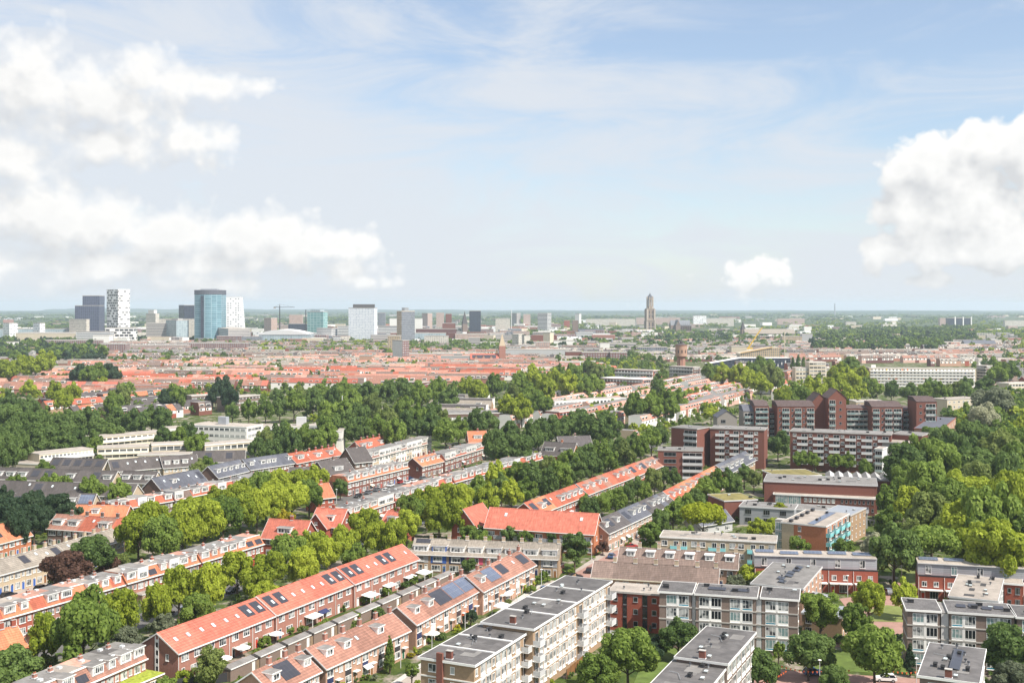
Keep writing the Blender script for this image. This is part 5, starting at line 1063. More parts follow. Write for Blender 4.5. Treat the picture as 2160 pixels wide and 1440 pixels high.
def wedge():
    root = thing('modern_school', 'low black glazed building rising like a wedge behind the poplars', 'school', ((1493 - CX) / F * 1350, 1350, 0), 0); D = 1350; w = 175 / F * D
    h = CAM_H - (755 - HOR) * D / F; b = MB(); q = [(0, 0), (w, 0), (w, h), (w * .4, h), (0, h * .45)]
    b.poly([(x, 0, z) for x, z in q], 'facade_black'); b.poly([(x, 24, z) for x, z in reversed(q)], 'facade_black'); b.poly([(w, 0, 0), (w, 24, 0), (w, 24, h), (w, 0, h)], 'facade_black'); b.poly([(0, 24, 0), (0, 0, 0), (0, 0, h * .45), (0, 24, h * .45)], 'facade_black')
    b.poly([(0, 0, h * .45), (w * .4, 0, h), (w * .4, 24, h), (0, 24, h * .45)], 'white_render'); b.poly([(w * .4, 0, h), (w, 0, h), (w, 24, h), (w * .4, 24, h)], 'white_render'); obj('wall', b.mesh('wall'), root)
    for k in range(16):
        x = w * (.3 + .045 * k); obj('window', cached('wdw', lambda: (lambda b: (b.box(0, 1.3, -.2, -.01, 0, 3.0, 'pale_grey'), b.mesh('window'))[1])(MB())), root, (x, 0, 2.5 + (k % 3) * 2.2))
    D = 1480; root = thing('timber_building', 'tan timber-fronted building with slanting roof behind the black wedge', 'building', ((1562 - CX) / F * D, D, 0), 0); w = 84 / F * D; h = CAM_H - (733 - HOR) * D / F
    b = MB(); q = [(0, 0), (w, 0), (w, h), (w * .8, h), (0, h * .62)]; b.poly([(x, 0, z) for x, z in q], 'facade_tan'); b.poly([(x, 30, z) for x, z in reversed(q)], 'facade_tan'); b.poly([(w, 0, 0), (w, 30, 0), (w, 30, h), (w, 0, h)], 'facade_tan'); b.poly([(0, 0, h * .62), (w * .8, 0, h), (w * .8, 30, h), (0, 30, h * .62)], 'beige_concrete'); b.poly([(w * .8, 0, h), (w, 0, h), (w, 30, h), (w * .8, 30, h)], 'beige_concrete'); b.poly([(0, 30, 0), (0, 0, 0), (0, 0, h * .62), (0, 30, h * .62)], 'beige_concrete'); obj('wall', b.mesh('wall'), root)
    obj('bargeboard', (lambda b: (b.prism([(-1, 0), (-.05, 0), (-.05, 1.6), (-1, 1.6)], 0, math.hypot(w * .8, h * .38), 'pale_timber'), b.mesh('bargeboard'))[1])(MB()), root, (0, 0, h * .62)).rotation_euler = (0, -math.atan2(h * .38, w * .8), 0)
wedge()
def dome_hall():
    D = 2200; root = thing('exhibition_hall', 'wide hall with shallow arched pale roof and glass front', 'hall', ((546 - CX) / F * D, D, 0), 0); w = 105 / F * D; h = CAM_H - (706 - HOR) * D / F
    b = MB(); b.box(0, w, 0, 60, 0, h, 'facade_glassgrey'); obj('wall', b.mesh('wall'), root)
    b = MB(); n = 14
    for i in range(n):
        a0, a1 = i / n, (i + 1) / n; z0, z1 = h + 10 * math.sin(math.pi * (a0 * .85 + .1)), h + 10 * math.sin(math.pi * (a1 * .85 + .1))
        b.poly([(w * a0, -1, z0), (w * a1, -1, z1), (w * a1, 61, z1), (w * a0, 61, z0)], 'white_render'); b.poly([(w * a0, -1, h), (w * a1, -1, h), (w * a1, -1, z1), (w * a0, -1, z0)], 'pale_grey')
    obj('roof', b.mesh('roof'), root)
dome_hall()
def mast(label, x, yt, D, m, r=1.2, crane=False, name='mast'):
    h = CAM_H - (yt - HOR) * D / F; root = thing(name, label, 'crane' if crane else 'mast', ((x - CX) / F * D, D, 0), 0)
    b = MB(); b.tube((0, 0, 0), (0, 0, h), r, r * .7, 6, m); obj('tower' if crane else 'pole', b.mesh('pole'), root)
    if crane:
        b = MB(); b.tube((-14, 0, h - 3), (34, 0, h - 3), .7, .5, 5, m); b.tube((0, 0, h + 4), (30, 0, h - 2.5), .2, .2, 4, m); b.tube((0, 0, h + 4), (-12, 0, h - 2.5), .2, .2, 4, m); b.tube((0, 0, h), (0, 0, h + 4), .6, .3, 5, m); obj('jib', b.mesh('jib'), root)
        b = MB(); b.box(-14, -9, -1.2, 1.2, h - 6, h - 3.6, 'concrete'); obj('counterweight', b.mesh('counterweight'), root)
mast('dark tower crane on the skyline beside a pink block', 590, 645, 2600, 'dark_metal', 1.6, True, 'tower_crane'); mast('dark mast beside the teal glass block', 645, 653, 2650, 'dark_metal', 1.5); mast('thin white mast near the middle skyline', 1079, 653, 3200, 'white_paint', .9); mast('pale yellow mast before the park trees', 1655, 697, 1500, 'beige_concrete', .7)
mast('white lamp mast among wood trees', 722, 834, 700, 'pale_grey', .35); mast('white mast beside the round park trees', 1224, 762, 1050, 'white_paint', .45)
mast('tiny radio mast on the far hills', 1761, 640, 9000, 'grey_metal', 6)
def yellow_crane():
    D = 1750; root = thing('mobile_crane', 'yellow mobile crane with raised boom', 'crane', ((1578 - CX) / F * D, D, 0), 0)
    zt = CAM_H - (690 - HOR) * D / F; b = MB(); b.tube((0, 0, 10), (22, 0, zt), 1.2, .7, 6, 'yellow_paint'); obj('boom', b.mesh('boom'), root)
    b = MB(); b.box(-5, 7, -1.5, 1.5, 1.2, 10.5, 'yellow_paint'); b.box(-5, -2, -1.6, 1.6, 10.6, 13, 'glass_dark'); obj('cab', b.mesh('cab'), root)
    for x in (-4, 0, 4): b = MB(); b.tube((x, -1.8, .8), (x, 1.8, .8), .8, .8, 10, 'black_rubber'); obj('wheel', b.mesh('wheel'), root)
    b = MB(); b.tube((22, 0, zt), (-3, 0, 14), .15, .15, 4, 'yellow_paint'); obj('stay', b.mesh('stay'), root)
yellow_crane()
# ------------------------------------------------------------------ trees
def crown_arrays(seed, nb, nq, qs, shape='round', flat=1.0, core=True):
    """unit crown: leaf clumps (quads) spread over many lobes; returns verts (n,3), quads (m,4)"""
    g = np.random.default_rng(seed)
    if shape == 'round':
        cen = []
        while len(cen) < nb:
            p = g.normal(size=3); p /= np.linalg.norm(p)
            if p[2] < -.55: continue
            rr = g.uniform(.42, .86); cen.append(p * rr * np.array([1, 1, .92 * flat]))
        cen = np.array(cen); rad_ = g.uniform(.15, .31, nb)
    elif shape == 'wide':
        a = g.uniform(0, 2 * np.pi, nb); rr = np.sqrt(g.uniform(0, 1, nb)) * .75
        cen = np.stack([rr * np.cos(a), rr * np.sin(a), .30 * (1 - rr ** 2) + g.uniform(-.1, .1, nb)], 1); rad_ = g.uniform(.2, .34, nb)
    elif shape == 'poplar':
        t = g.uniform(-1, 1, nb); a = g.uniform(0, 2 * np.pi, nb); w = .75 * (1 - np.abs(t) ** 2.2) + .1
        cen = np.stack([w * .5 * np.cos(a), w * .5 * np.sin(a), t * .85], 1); rad_ = .2 + .28 * (1 - np.abs(t)); cen[:, 2] *= flat
    elif shape == 'cone':
        t = g.uniform(0, 1, nb); a = g.uniform(0, 2 * np.pi, nb); w = (1 - t) * .8 + .05
        cen = np.stack([w * .7 * np.cos(a), w * .7 * np.sin(a), (t * 2 - 1) * .9 * flat], 1); rad_ = .14 + .26 * (1 - t)
    else:   # open: separate tufts
        p = g.normal(size=(nb, 3)); p /= np.linalg.norm(p, axis=1)[:, None]; cen = p * g.uniform(.45, .9, nb)[:, None] * np.array([1, 1, .95]); rad_ = g.uniform(.16, .28, nb)
    pr = rad_ ** 2; pr /= pr.sum()
    k = g.choice(nb, nq * 2, p=pr); d = g.normal(size=(nq * 2, 3)); d[:, 2] += .35; d /= np.linalg.norm(d, axis=1)[:, None]
    P = cen[k] + d * (rad_[k] * g.uniform(.78, 1.08, nq * 2))[:, None]
    dd = np.linalg.norm(P[:, None, :] - cen[None], axis=2) / rad_[None]
    dd[np.arange(len(P)), k] = 9
    keep = dd.min(1) > .8; P, d = P[keep][:nq], d[keep][:nq]
    n = d + g.normal(size=d.shape) * .45; n /= np.linalg.norm(n, axis=1)[:, None]
    t1 = np.cross(n, g.normal(size=n.shape)); t1 /= np.linalg.norm(t1, axis=1)[:, None]; t2 = np.cross(n, t1)
    s = g.uniform(.6, 1.25, len(P))[:, None] * qs; s2 = s * g.uniform(.55, 1.0, len(P))[:, None]
    b = n * (qs * .25)
    V = np.stack([P - t1 * s, P - t2 * s2 + b * .5, P + t1 * s, P + t2 * s2 + b * .5], 1).reshape(-1, 3)
    Q = np.arange(len(V)).reshape(-1, 4)
    if core:     # shadowed inner foliage inside each lobe
        ov = np.array([[1, 0, 0], [-1, 0, 0], [0, 1, 0], [0, -1, 0], [0, 0, 1], [0, 0, -1]], float); of = np.array([[0, 2, 4], [2, 1, 4], [1, 3, 4], [3, 0, 4], [2, 0, 5], [1, 2, 5], [3, 1, 5], [0, 3, 5]])
        CV = (cen[:, None, :] + ov[None] * (rad_ * .8)[:, None, None]).reshape(-1, 3); CF = (of[None] + (np.arange(nb) * 6)[:, None, None]).reshape(-1, 3) + len(V)
        return np.concatenate([V, CV]), Q, CF
    return V, Q, np.zeros((0, 3), int)

def np_mesh(name, V, Q, T, mats, mi=None):
    me = bpy.data.meshes.new(name); nq, nt = len(Q), len(T)
    me.vertices.add(len(V)); me.vertices.foreach_set('co', np.asarray(V, np.float32).ravel())
    loops = np.concatenate([np.asarray(Q).ravel(), np.asarray(T).ravel()]).astype(np.int32)
    me.loops.add(len(loops)); me.loops.foreach_set('vertex_index', loops)
    starts = np.concatenate([np.arange(nq) * 4, nq * 4 + np.arange(nt) * 3]).astype(np.int32)
    me.polygons.add(nq + nt); me.polygons.foreach_set('loop_start', starts)
    for m in mats: me.materials.append(M[m])
    if mi is not None: me.polygons.foreach_set('material_index', np.asarray(mi, np.int32))
    me.update(calc_edges=True); me.validate(); return me

CROWN = {}
def crown_me(shape, leaf, var, lod):
    key = (shape, leaf, var, lod)
    if key not in CROWN:
        nb, nq, qs = {0: (52, 5600, .062), 1: (38, 2400, .085), 2: (24, 850, .13)}[lod]
        if shape in ('cone', 'poplar'): nb = int(nb * 1.2)
        gk = ('arr', shape, var, lod)
        if gk not in CROWN: CROWN[gk] = crown_arrays(var * 13 + lod * 101 + len(shape), nb, nq, qs, shape, {'poplar': 2.2, 'cone': 1.7}.get(shape, 1.0))
        V, Q, T = CROWN[gk]; CROWN[key] = np_mesh('crown', V, Q, T, [leaf])
    return CROWN[key]

def trunk_me(h, r, zc):
    def mk():
        b = MB(); b.tube((0, 0, -.2), (.1, 0, h * .55), r, r * .7, 7, 'bark'); g = random.Random(int(h * 10))
        b.tube((.1, 0, h * .5), (.15, .1, h * .85), r * .7, r * .25, 6, 'bark')
        for k in range(5):
            a = k * 1.26 + g.uniform(-.3, .3); l = h * .3; z = h * g.uniform(.38, .58)
            b.tube((.08, 0, z), (l * math.cos(a), l * math.sin(a), z + l * g.uniform(.5, .95)), r * .5, r * .15, 5, 'bark')
        return b.mesh('trunk')
    return cached(('trunk', round(h), round(r, 2)), mk)

NT = [0]
CATS = {'round': ('broadleaf_tree', 'tree'), 'wide': ('spreading_tree', 'tree'), 'poplar': ('poplar_tree', 'tree'), 'cone': ('conifer_tree', 'tree'), 'open': ('open_crowned_tree', 'tree')}
def tree(label, cx, cy, wpx, leaf='leaf_mid', shape='round', ratio=None, group=None, lift=None):
    """tree whose crown shows centred on picture point (cx, cy), wpx wide"""
    ratio = ratio or {'round': 1.42, 'wide': .95, 'poplar': 3.0, 'cone': 2.0, 'open': 1.3}[shape]       # height / width
    wpx *= {'round': 1.13, 'wide': 1.05, 'open': 1.05}.get(shape, 1.0); half = {'round': .92, 'wide': .55, 'poplar': 2.2, 'cone': 1.6, 'open': .95}[shape]
    h = 10.0
    for _ in range(8):
        zc = h * .58; Y = F * (CAM_H - zc) / (cy - HOR); w = wpx / F * Y; h = min(ratio * w, 26.0)
    r = w / 2; zc = max(h - r * half * (1.0 if shape not in ('poplar', 'cone') else 1.0), r * half * .9)
    if shape in ('poplar', 'cone'): zc = h * .53
    X = (cx - CX) / F * Y; NT[0] += 1
    nm, ct = CATS[shape]
    g = random.Random(NT[0] * 7 + 3)
    root = thing(nm, label, ct, (X, Y, 0), g.uniform(0, 6.28), group)
    lod = 0 if wpx > 62 else (1 if wpx > 30 else 2)
    vr = r
    if shape == 'round': vr = h * .445 / .92; zc = h * .565
    sz = {'poplar': (h * .47) / 2.1, 'cone': (h * .47) / 1.65}.get(shape, vr)
    obj('trunk', trunk_me(max(2, zc), .018 * h + .08, zc), root)
    obj('crown', crown_me(shape, leaf, g.randrange(4 if lod else 5), lod), root, (0, 0, zc), g.uniform(0, 6.28), 0, (r * g.uniform(.86, 1.16), r * g.uniform(.86, 1.16), sz * g.uniform(.86, 1.12)))
    return root
def trees(desc, pts, leaf, group, shape='round', look='', end='near', ratio=None, alt=None):
    for i, (x, y, w) in enumerate(pts):
        lf = leaf if not alt else (alt if (i * 7 + 3) % 5 in ((0,) if leaf == 'leaf_lime' else (0, 2)) else ('leaf_olive' if (i * 5 + 2) % 9 == 0 and leaf != 'leaf_lime' else leaf))
        tree(f'{look}, {nth(i)} from the {end} end of {desc}', x, y, w, lf, shape, ratio, group)

trees('the lime avenue by the villas', [(95, 1345, 80), (178, 1328, 118), (255, 1288, 78), (330, 1275, 66), (378, 1240, 76), (442, 1235, 78), (415, 1288, 62), (500, 1205, 64), (545, 1232, 54), (572, 1196, 68), (560, 1255, 56), (603, 1160, 66), (640, 1192, 62), (662, 1152, 66), (692, 1166, 58), (726, 1142, 60), (745, 1176, 54), (772, 1112, 62), (800, 1132, 58), (832, 1132, 62), (858, 1108, 56), (868, 1074, 62), (900, 1064, 62), (926, 1086, 58), (940, 1050, 58), (976, 1054, 56), (1002, 1040, 54), (1030, 1050, 52), (962, 1088, 58), (1048, 1010, 46), (1078, 1044, 46)], 'leaf_lime', 'lime avenue by the villas', look='lime tree', alt='leaf_mid')
trees('the lime row behind orange roofs', [(292, 1122, 76), (345, 1132, 76), (322, 1092, 62), (385, 1112, 78), (405, 1078, 60), (432, 1098, 74), (470, 1084, 68), (455, 1058, 58), (507, 1076, 66), (505, 1046, 60), (542, 1066, 64), (548, 1032, 56), (578, 1058, 62), (592, 1026, 56), (616, 1048, 62), (632, 1018, 56), (652, 1040, 58), (668, 1012, 46)], 'leaf_lime', 'tall lime row', look='tall tree', alt='leaf_mid')
trees('the avenue before the red terrace', [(1058, 1028, 48), (1088, 1002, 46), (1112, 1032, 46), (1122, 1006, 46), (1150, 1018, 46), (1154, 988, 44), (1182, 1002, 46), (1200, 974, 42), (1216, 992, 44), (1234, 964, 42), (1248, 982, 42), (1268, 958, 40), (1284, 970, 42), (1302, 948, 40), (1318, 960, 40), (1338, 938, 40), (1352, 948, 38), (1374, 928, 38), (1392, 920, 34)], 'leaf_dark', 'dark avenue', look='dark tree', alt='leaf_mid')
trees('the clump beside the orange-roofed house', [(1045, 940, 56), (1070, 922, 52), (1095, 945, 56), (1120, 925, 50), (1060, 955, 48), (1135, 912, 44)], 'leaf_dark', 'dark clump by the orange house', look='dark tree', end='west')
trees('the grove behind the grey-roofed villa', [(1175, 905, 48), (1205, 898, 50), (1235, 905, 52), (1262, 910, 50), (1285, 905, 46), (1220, 885, 44)], 'leaf_dark', 'grove behind the villa', look='grove tree', end='west')
trees('the wood behind the brick row', [(690, 905, 46), (725, 900, 50), (758, 908, 50), (795, 905, 52), (832, 915, 48), (815, 885, 50), (855, 900, 46), (760, 880, 46), (722, 872, 46), (690, 875, 44), (880, 885, 52), (905, 900, 50), (915, 872, 50), (855, 862, 46), (785, 855, 46), (740, 850, 44), (700, 848, 42), (660, 850, 42), (620, 852, 42), (940, 915, 46), (968, 905, 44), (1000, 898, 44), (1028, 890, 40), (930, 892, 40)], 'leaf_mid', 'wood behind the brick row', look='broad tree', end='west', alt='leaf_dark')
trees('the belt under the salmon roofs', [(590, 860, 34), (560, 864, 34), (525, 864, 34), (490, 868, 30), (585, 838, 28), (640, 836, 32), (680, 832, 34), (725, 825, 42), (770, 830, 44), (815, 828, 44), (850, 820, 42), (890, 830, 46), (925, 825, 44), (948, 840, 40)], 'leaf_dark', 'tree belt under the salmon roofs', look='belt tree', end='west', alt='leaf_mid')
trees('the western wood', [(20, 880, 62), (55, 900, 58), (25, 925, 62), (5, 955, 60), (45, 945, 54), (85, 925, 54), (120, 905, 48), (150, 892, 46), (95, 890, 44), (185, 890, 44), (215, 905, 42), (135, 935, 44), (170, 925, 42), (250, 888, 40), (285, 890, 42), (320, 882, 42), (345, 885, 40), (20, 855, 46), (60, 862, 44), (240, 915, 38), (200, 930, 34)], 'leaf_dark', 'western wood', look='dark tree', end='west')
trees('the dark bushes above the orange row', [(22, 1082, 70), (62, 1078, 62), (95, 1072, 56), (128, 1078, 52), (30, 1112, 62), (72, 1098, 56), (150, 1088, 46), (8, 1058, 50)], 'leaf_deep', 'dark bushes above the orange row', look='blue-green tree', end='west')
trees('the big woods on the east side', [(2085, 1095, 125), (2130, 1065, 105), (2040, 1050, 90), (2000, 1060, 92), (1955, 1030, 88), (1965, 1095, 84), (2020, 1120, 92), (2105, 1155, 112), (2150, 1125, 100), (1882, 1058, 54), (1878, 1104, 54), (1920, 1070, 70), (2060, 1150, 84), (2155, 1185, 80), (1935, 1130, 60)], 'leaf_mid', 'big eastern woods', look='large tree', alt='leaf_lime')
trees('the shaded park wood', [(1910, 985, 84), (1950, 970, 80), (1990, 985, 84), (2030, 965, 80), (2068, 985, 84), (2105, 965, 84), (2145, 985, 84), (2150, 945, 76), (2090, 935, 70), (2040, 930, 66), (1995, 940, 66), (1960, 935, 56), (1925, 1010, 70), (2120, 1010, 80), (2060, 1015, 76), (1905, 1005, 50)], 'leaf_dark', 'shaded park wood', look='park tree', alt='leaf_mid')
tree('flat-topped spreading tree casting shade beside the red-and-grey rows', 1965, 1165, 108, 'leaf_mid', 'wide'); tree('dark spreading tree with forked trunk on the lawn', 1885, 1155, 108, 'leaf_dark', 'round', 1.2); tree('cream-flowering tree beside the turquoise balcony flat', 1842, 1152, 46, 'leaf_cream', 'round'); tree('cream blossom topping the path by the big woods', 1892, 1112, 44, 'leaf_cream', 'round')
tree('large bright tree in front of the higher tan flat', 1325, 1375, 112, 'leaf_mid', 'round', 1.15); tree('round green tree below the large bright tree', 1262, 1420, 86, 'leaf_mid', 'round', 1.1); tree('dark tree before the window-grid flat and red brick building', 1430, 1338, 70, 'leaf_dark', 'round', 1.2); tree('dark bush between the large bright tree and the dark one', 1385, 1362, 48, 'leaf_deep', 'round', 1.0)
tree('round dark tree on the lawn below the window-grid flat', 1705, 1372, 84, 'leaf_dark', 'round', 1.15); tree('very wide tree in the middle of the square', 1845, 1372, 118, 'leaf_mid', 'round', 1.05); tree('loose tree in the bottom corner of the square beside the black car', 1600, 1405, 84, 'leaf_dark', 'round', 1.15); tree('small tree over the road beside the dark car', 1758, 1432, 56, 'leaf_dark', 'round', 1.1)
tree('dark cypress beside the eastern window-grid flat', 1920, 1382, 32, 'leaf_deep', 'cone', 2.3); tree('big dark tree at the eastern bottom corner', 2135, 1372, 112, 'leaf_dark', 'round', 1.15); tree('grey-green willow at the eastern bottom corner', 2135, 1432, 84, 'leaf_sage', 'round', 1.0)
tree('airy tall tree in front of the tan brick house', 1730, 1292, 84, 'leaf_mid', 'open', 1.45); tree('airy light tree behind the very wide tree', 1805, 1315, 70, 'leaf_mid', 'open', 1.4); tree('light green plane on the square next to the red doors', 1832, 1262, 66, 'leaf_lime', 'round', 1.5); tree('light green tree beside the silver car on the square', 1905, 1255, 52, 'leaf_lime', 'round', 1.5)
tree('young slim tree before the garage of the window-grid flat', 1642, 1372, 26, 'leaf_mid', 'round', 1.6); tree('bare-topped young tree behind the pale roof', 1398, 1215, 34, 'leaf_olive', 'open', 1.4); tree('bright green bush behind the brown terrace gable', 1575, 1212, 48, 'leaf_lime', 'round', .95); tree('yellow-green bush beside the brown terrace gable', 1610, 1222, 44, 'leaf_lime', 'round', .95); tree('pale bush against the plain brown terrace', 1550, 1228, 42, 'leaf_sage', 'round', .95)
tree('wide glowing yellow-green tree beside the school shed', 1483, 1098, 96, 'leaf_chartreuse', 'wide', .8); tree('yellow-green tree before the grey school wing', 1648, 1078, 34, 'leaf_chartreuse', 'round', 1.3); tree('green bush between grey school wing and beige flat', 1600, 1112, 44, 'leaf_lime', 'round', .9); tree('green bush against the brick gabled flat', 1628, 1108, 36, 'leaf_lime', 'round', .9)
trees('the beige turquoise flat front', [(1372, 1130, 56), (1455, 1135, 44), (1535, 1150, 38), (1612, 1152, 40), (1682, 1158, 50), (1780, 1160, 44)], 'leaf_mid', 'trees before the beige flat', 'open', 'airy tree', 'west')
trees('the orange-roofed block garden', [(988, 1130, 44), (1012, 1126, 34), (1075, 1128, 38), (1135, 1118, 36), (1108, 1136, 34), (1198, 1132, 34), (1165, 1138, 32), (1212, 1158, 60)], 'leaf_mid', 'trees before the orange block', 'open', 'garden tree', 'west', alt='leaf_dark')
tree('round green tree before the coloured fronts', 1020, 1148, 36, 'leaf_mid', 'round', 1.5); tree('yellow flowering shrub before the pink awning', 1018, 1180, 44, 'leaf_yellow', 'round', .8); tree('dark green shrub beside the yellow flowering shrub', 990, 1192, 36, 'leaf_dark', 'round', .9); tree('slim airy tree before the gable-end grey house', 1160, 1178, 30, 'leaf_mid', 'open', 1.6); tree('dark purple shrub beside the orange block gable', 1272, 1152, 26, 'leaf_purple', 'round', 1.1)
tree('golden yellow tree between the orange villas', 600, 1094, 40, 'leaf_yellow', 'round', .95); tree('golden column tree at the lime row end', 688, 1038, 20, 'leaf_yellow', 'round', 1.7); tree('dark street tree beside the golden column tree', 718, 1028, 32, 'leaf_dark', 'round', 1.3)
tree('large dark tree in the western bottom corner', 32, 1405, 108, 'leaf_dark', 'round', 1.05); tree('pale sage willow below the salmon terrace gable', 268, 1346, 58, 'leaf_sage', 'round', 1.0); tree('sage willow beside the salmon terrace gable', 342, 1318, 50, 'leaf_sage', 'round', 1.0); tree('light bush under the lime avenue end', 95, 1398, 46, 'leaf_olive', 'round', .9)
tree('dark round tree over the purple bushes', 192, 1168, 88, 'leaf_dark', 'round', 1.1); tree('wide purple-leaved tree on the car street', 145, 1200, 92, 'leaf_purple', 'round', .95); tree('bright bush before the purple-leaved tree', 128, 1216, 40, 'leaf_mid', 'round', .95); tree('purple tree behind the orange corner roof', 226, 1190, 50, 'leaf_purple', 'round', 1.0); tree('green bush between the purple trees', 250, 1182, 40, 'leaf_olive', 'round', .95)
tree('dark green tree before the orange dormers', 299, 1228, 36, 'leaf_dark', 'round', 1.2); tree('slim light green cone tree before the rust terrace', 822, 1372, 34, 'leaf_mid', 'cone', 2.4); tree('pale willow in the gardens of the salmon terrace', 442, 1402, 76, 'leaf_olive', 'open', 1.1); tree('slim young tree beside the tan flat gable', 868, 1418, 30, 'leaf_mid', 'open', 1.7)
tree('dense dark clipped tree in the lane gardens', 993, 1298, 28, 'leaf_deep', 'round', 1.3); tree('tall dark poplar over the salmon rows', 1388, 812, 36, 'leaf_dark', 'poplar', 2.2); tree('pale feathery willow behind the salmon wing', 2072, 885, 62, 'leaf_cream', 'round', 1.1); tree('large pale green tree behind the salmon wing', 2095, 850, 76, 'leaf_sage', 'round', 1.2)
for i, (x, y) in enumerate([(1672, 775), (1684, 768), (1695, 770), (1704, 776)]):
    tree(f'{nth(i)} tall poplar from the west end of the row beside the concrete office', x, y, 15, 'leaf_dark', 'poplar', 3.4, 'poplars by the concrete office')
trees('the park south of the white flats', [(1098, 815, 42), (1125, 800, 40), (1150, 818, 42), (1118, 838, 44), (1145, 850, 44), (1085, 840, 40), (1170, 800, 36), (1200, 808, 42), (1232, 818, 34), (1258, 810, 40), (1212, 790, 34), (1100, 862, 44), (1072, 858, 44), (1180, 785, 30), (1255, 785, 32), (1240, 775, 28), (985, 818, 36), (1010, 825, 40), (1040, 815, 36)], 'leaf_mid', 'park south of the white flats', look='sunlit tree', end='west', alt='leaf_lime')
trees('the trees around the poplar', [(1345, 858, 44), (1375, 855, 46), (1405, 848, 42), (1432, 842, 38), (1415, 862, 34)], 'leaf_mid', 'trees around the poplar', look='bright tree', end='west')
trees('the belt before the black wedge', [(1500, 785, 34), (1525, 790, 36), (1560, 790, 38), (1588, 785, 40), (1610, 778, 38), (1625, 795, 40), (1580, 805, 38), (1605, 812, 38), (1640, 800, 34)], 'leaf_mid', 'belt before the black wedge', look='rounded tree', end='west', alt='leaf_lime')
trees('the trees round the tan office', [(1772, 790, 44), (1790, 775, 40), (1765, 812, 40), (1795, 805, 40), (1745, 822, 38), (1715, 828, 42), (1680, 835, 44), (1650, 840, 42), (1795, 840, 40), (1760, 840, 36), (1815, 790, 30)], 'leaf_lime', 'trees round the tan office', look='lime-green tree', end='west', alt='leaf_mid')
trees('the belt under the balcony block', [(1850, 818, 30), (1880, 822, 30), (1915, 826, 34), (1950, 828, 36), (1985, 832, 40), (2015, 828, 40), (2045, 832, 42), (2080, 815, 40), (2105, 790, 40), (2130, 785, 36), (2100, 770, 30), (2040, 808, 26), (1965, 815, 26)], 'leaf_mid', 'belt under the white balcony block', look='belt tree', end='west', alt='leaf_dark')
trees('the gardens between two terraces', [(1245, 1078, 40), (1270, 1062, 40), (1298, 1052, 40), (1320, 1040, 38), (1345, 1030, 36), (1380, 1012, 36), (1362, 1042, 30), (1235, 1058, 30), (1400, 1005, 30), (1420, 1010, 28)], 'leaf_dark', 'gardens between the terraces', look='garden tree', alt='leaf_mid')
trees('the green strip beside the school', [(1465, 1052, 44), (1490, 1035, 42), (1510, 1020, 42), (1535, 1008, 38), (1570, 1000, 34), (1590, 1012, 30), (1445, 1070, 40), (1420, 1085, 44), (1395, 1100, 44), (1550, 1025, 34)], 'leaf_dark', 'green strip beside the school', look='green tree', alt='leaf_mid')
trees('the row before the balcony apartments', [(1690, 970, 30), (1715, 972, 30), (1762, 972, 30), (1790, 972, 30), (1828, 985, 30)], 'leaf_mid', 'trees before the long balcony apartments', look='young tree', end='west', ratio=1.3)
tree('big dark tree in the gap between the maroon apartments', 1641, 936, 44, 'leaf_dark', 'round', 1.3); tree('light trees crowning the western complex end', 1500, 872, 36, 'leaf_lime', 'round', 1.0); tree('tree beside the school roof green strip', 1770, 1055, 30, 'leaf_lime', 'round', 1.0)
trees('the small trees before the charcoal rows', [(20, 1028, 36), (38, 1022, 32), (95, 1024, 36), (118, 1022, 36), (135, 1030, 38), (190, 1032, 42), (205, 1036, 40), (250, 1038, 44), (165, 1010, 30), (95, 992, 34), (200, 945, 30), (215, 975, 28), (265, 990, 22), (300, 985, 22)], 'leaf_mid', 'small estate trees', look='small tree', end='west')
trees('the trees round the white offices', [(375, 918, 36), (395, 915, 36), (345, 920, 34), (410, 940, 36), (425, 930, 34), (560, 930, 40), (590, 925, 42), (615, 940, 44), (640, 925, 42), (668, 930, 42), (690, 920, 42), (545, 945, 36), (575, 955, 36), (605, 910, 32), (420, 995, 38), (440, 985, 34)], 'leaf_mid', 'trees round the white offices', look='office tree', end='west', alt='leaf_dark')
trees('the trees in the salmon quarter', [(165, 790, 34), (185, 792, 36), (205, 790, 36), (228, 788, 34), (242, 792, 28), (255, 838, 40), (240, 852, 38), (370, 835, 40), (350, 842, 34), (470, 825, 40), (485, 838, 34), (400, 830, 30), (272, 820, 26), (455, 835, 30)], 'leaf_deep', 'trees in the salmon quarter', look='dark tree', end='west', alt='leaf_mid')
trees('the light trees above the western wood', [(40, 772, 44), (75, 775, 44), (15, 780, 42), (95, 765, 38), (118, 832, 38), (135, 845, 36), (155, 830, 34), (60, 820, 30), (215, 805, 24)], 'leaf_lime', 'light trees above the western wood', look='light tree', end='west')
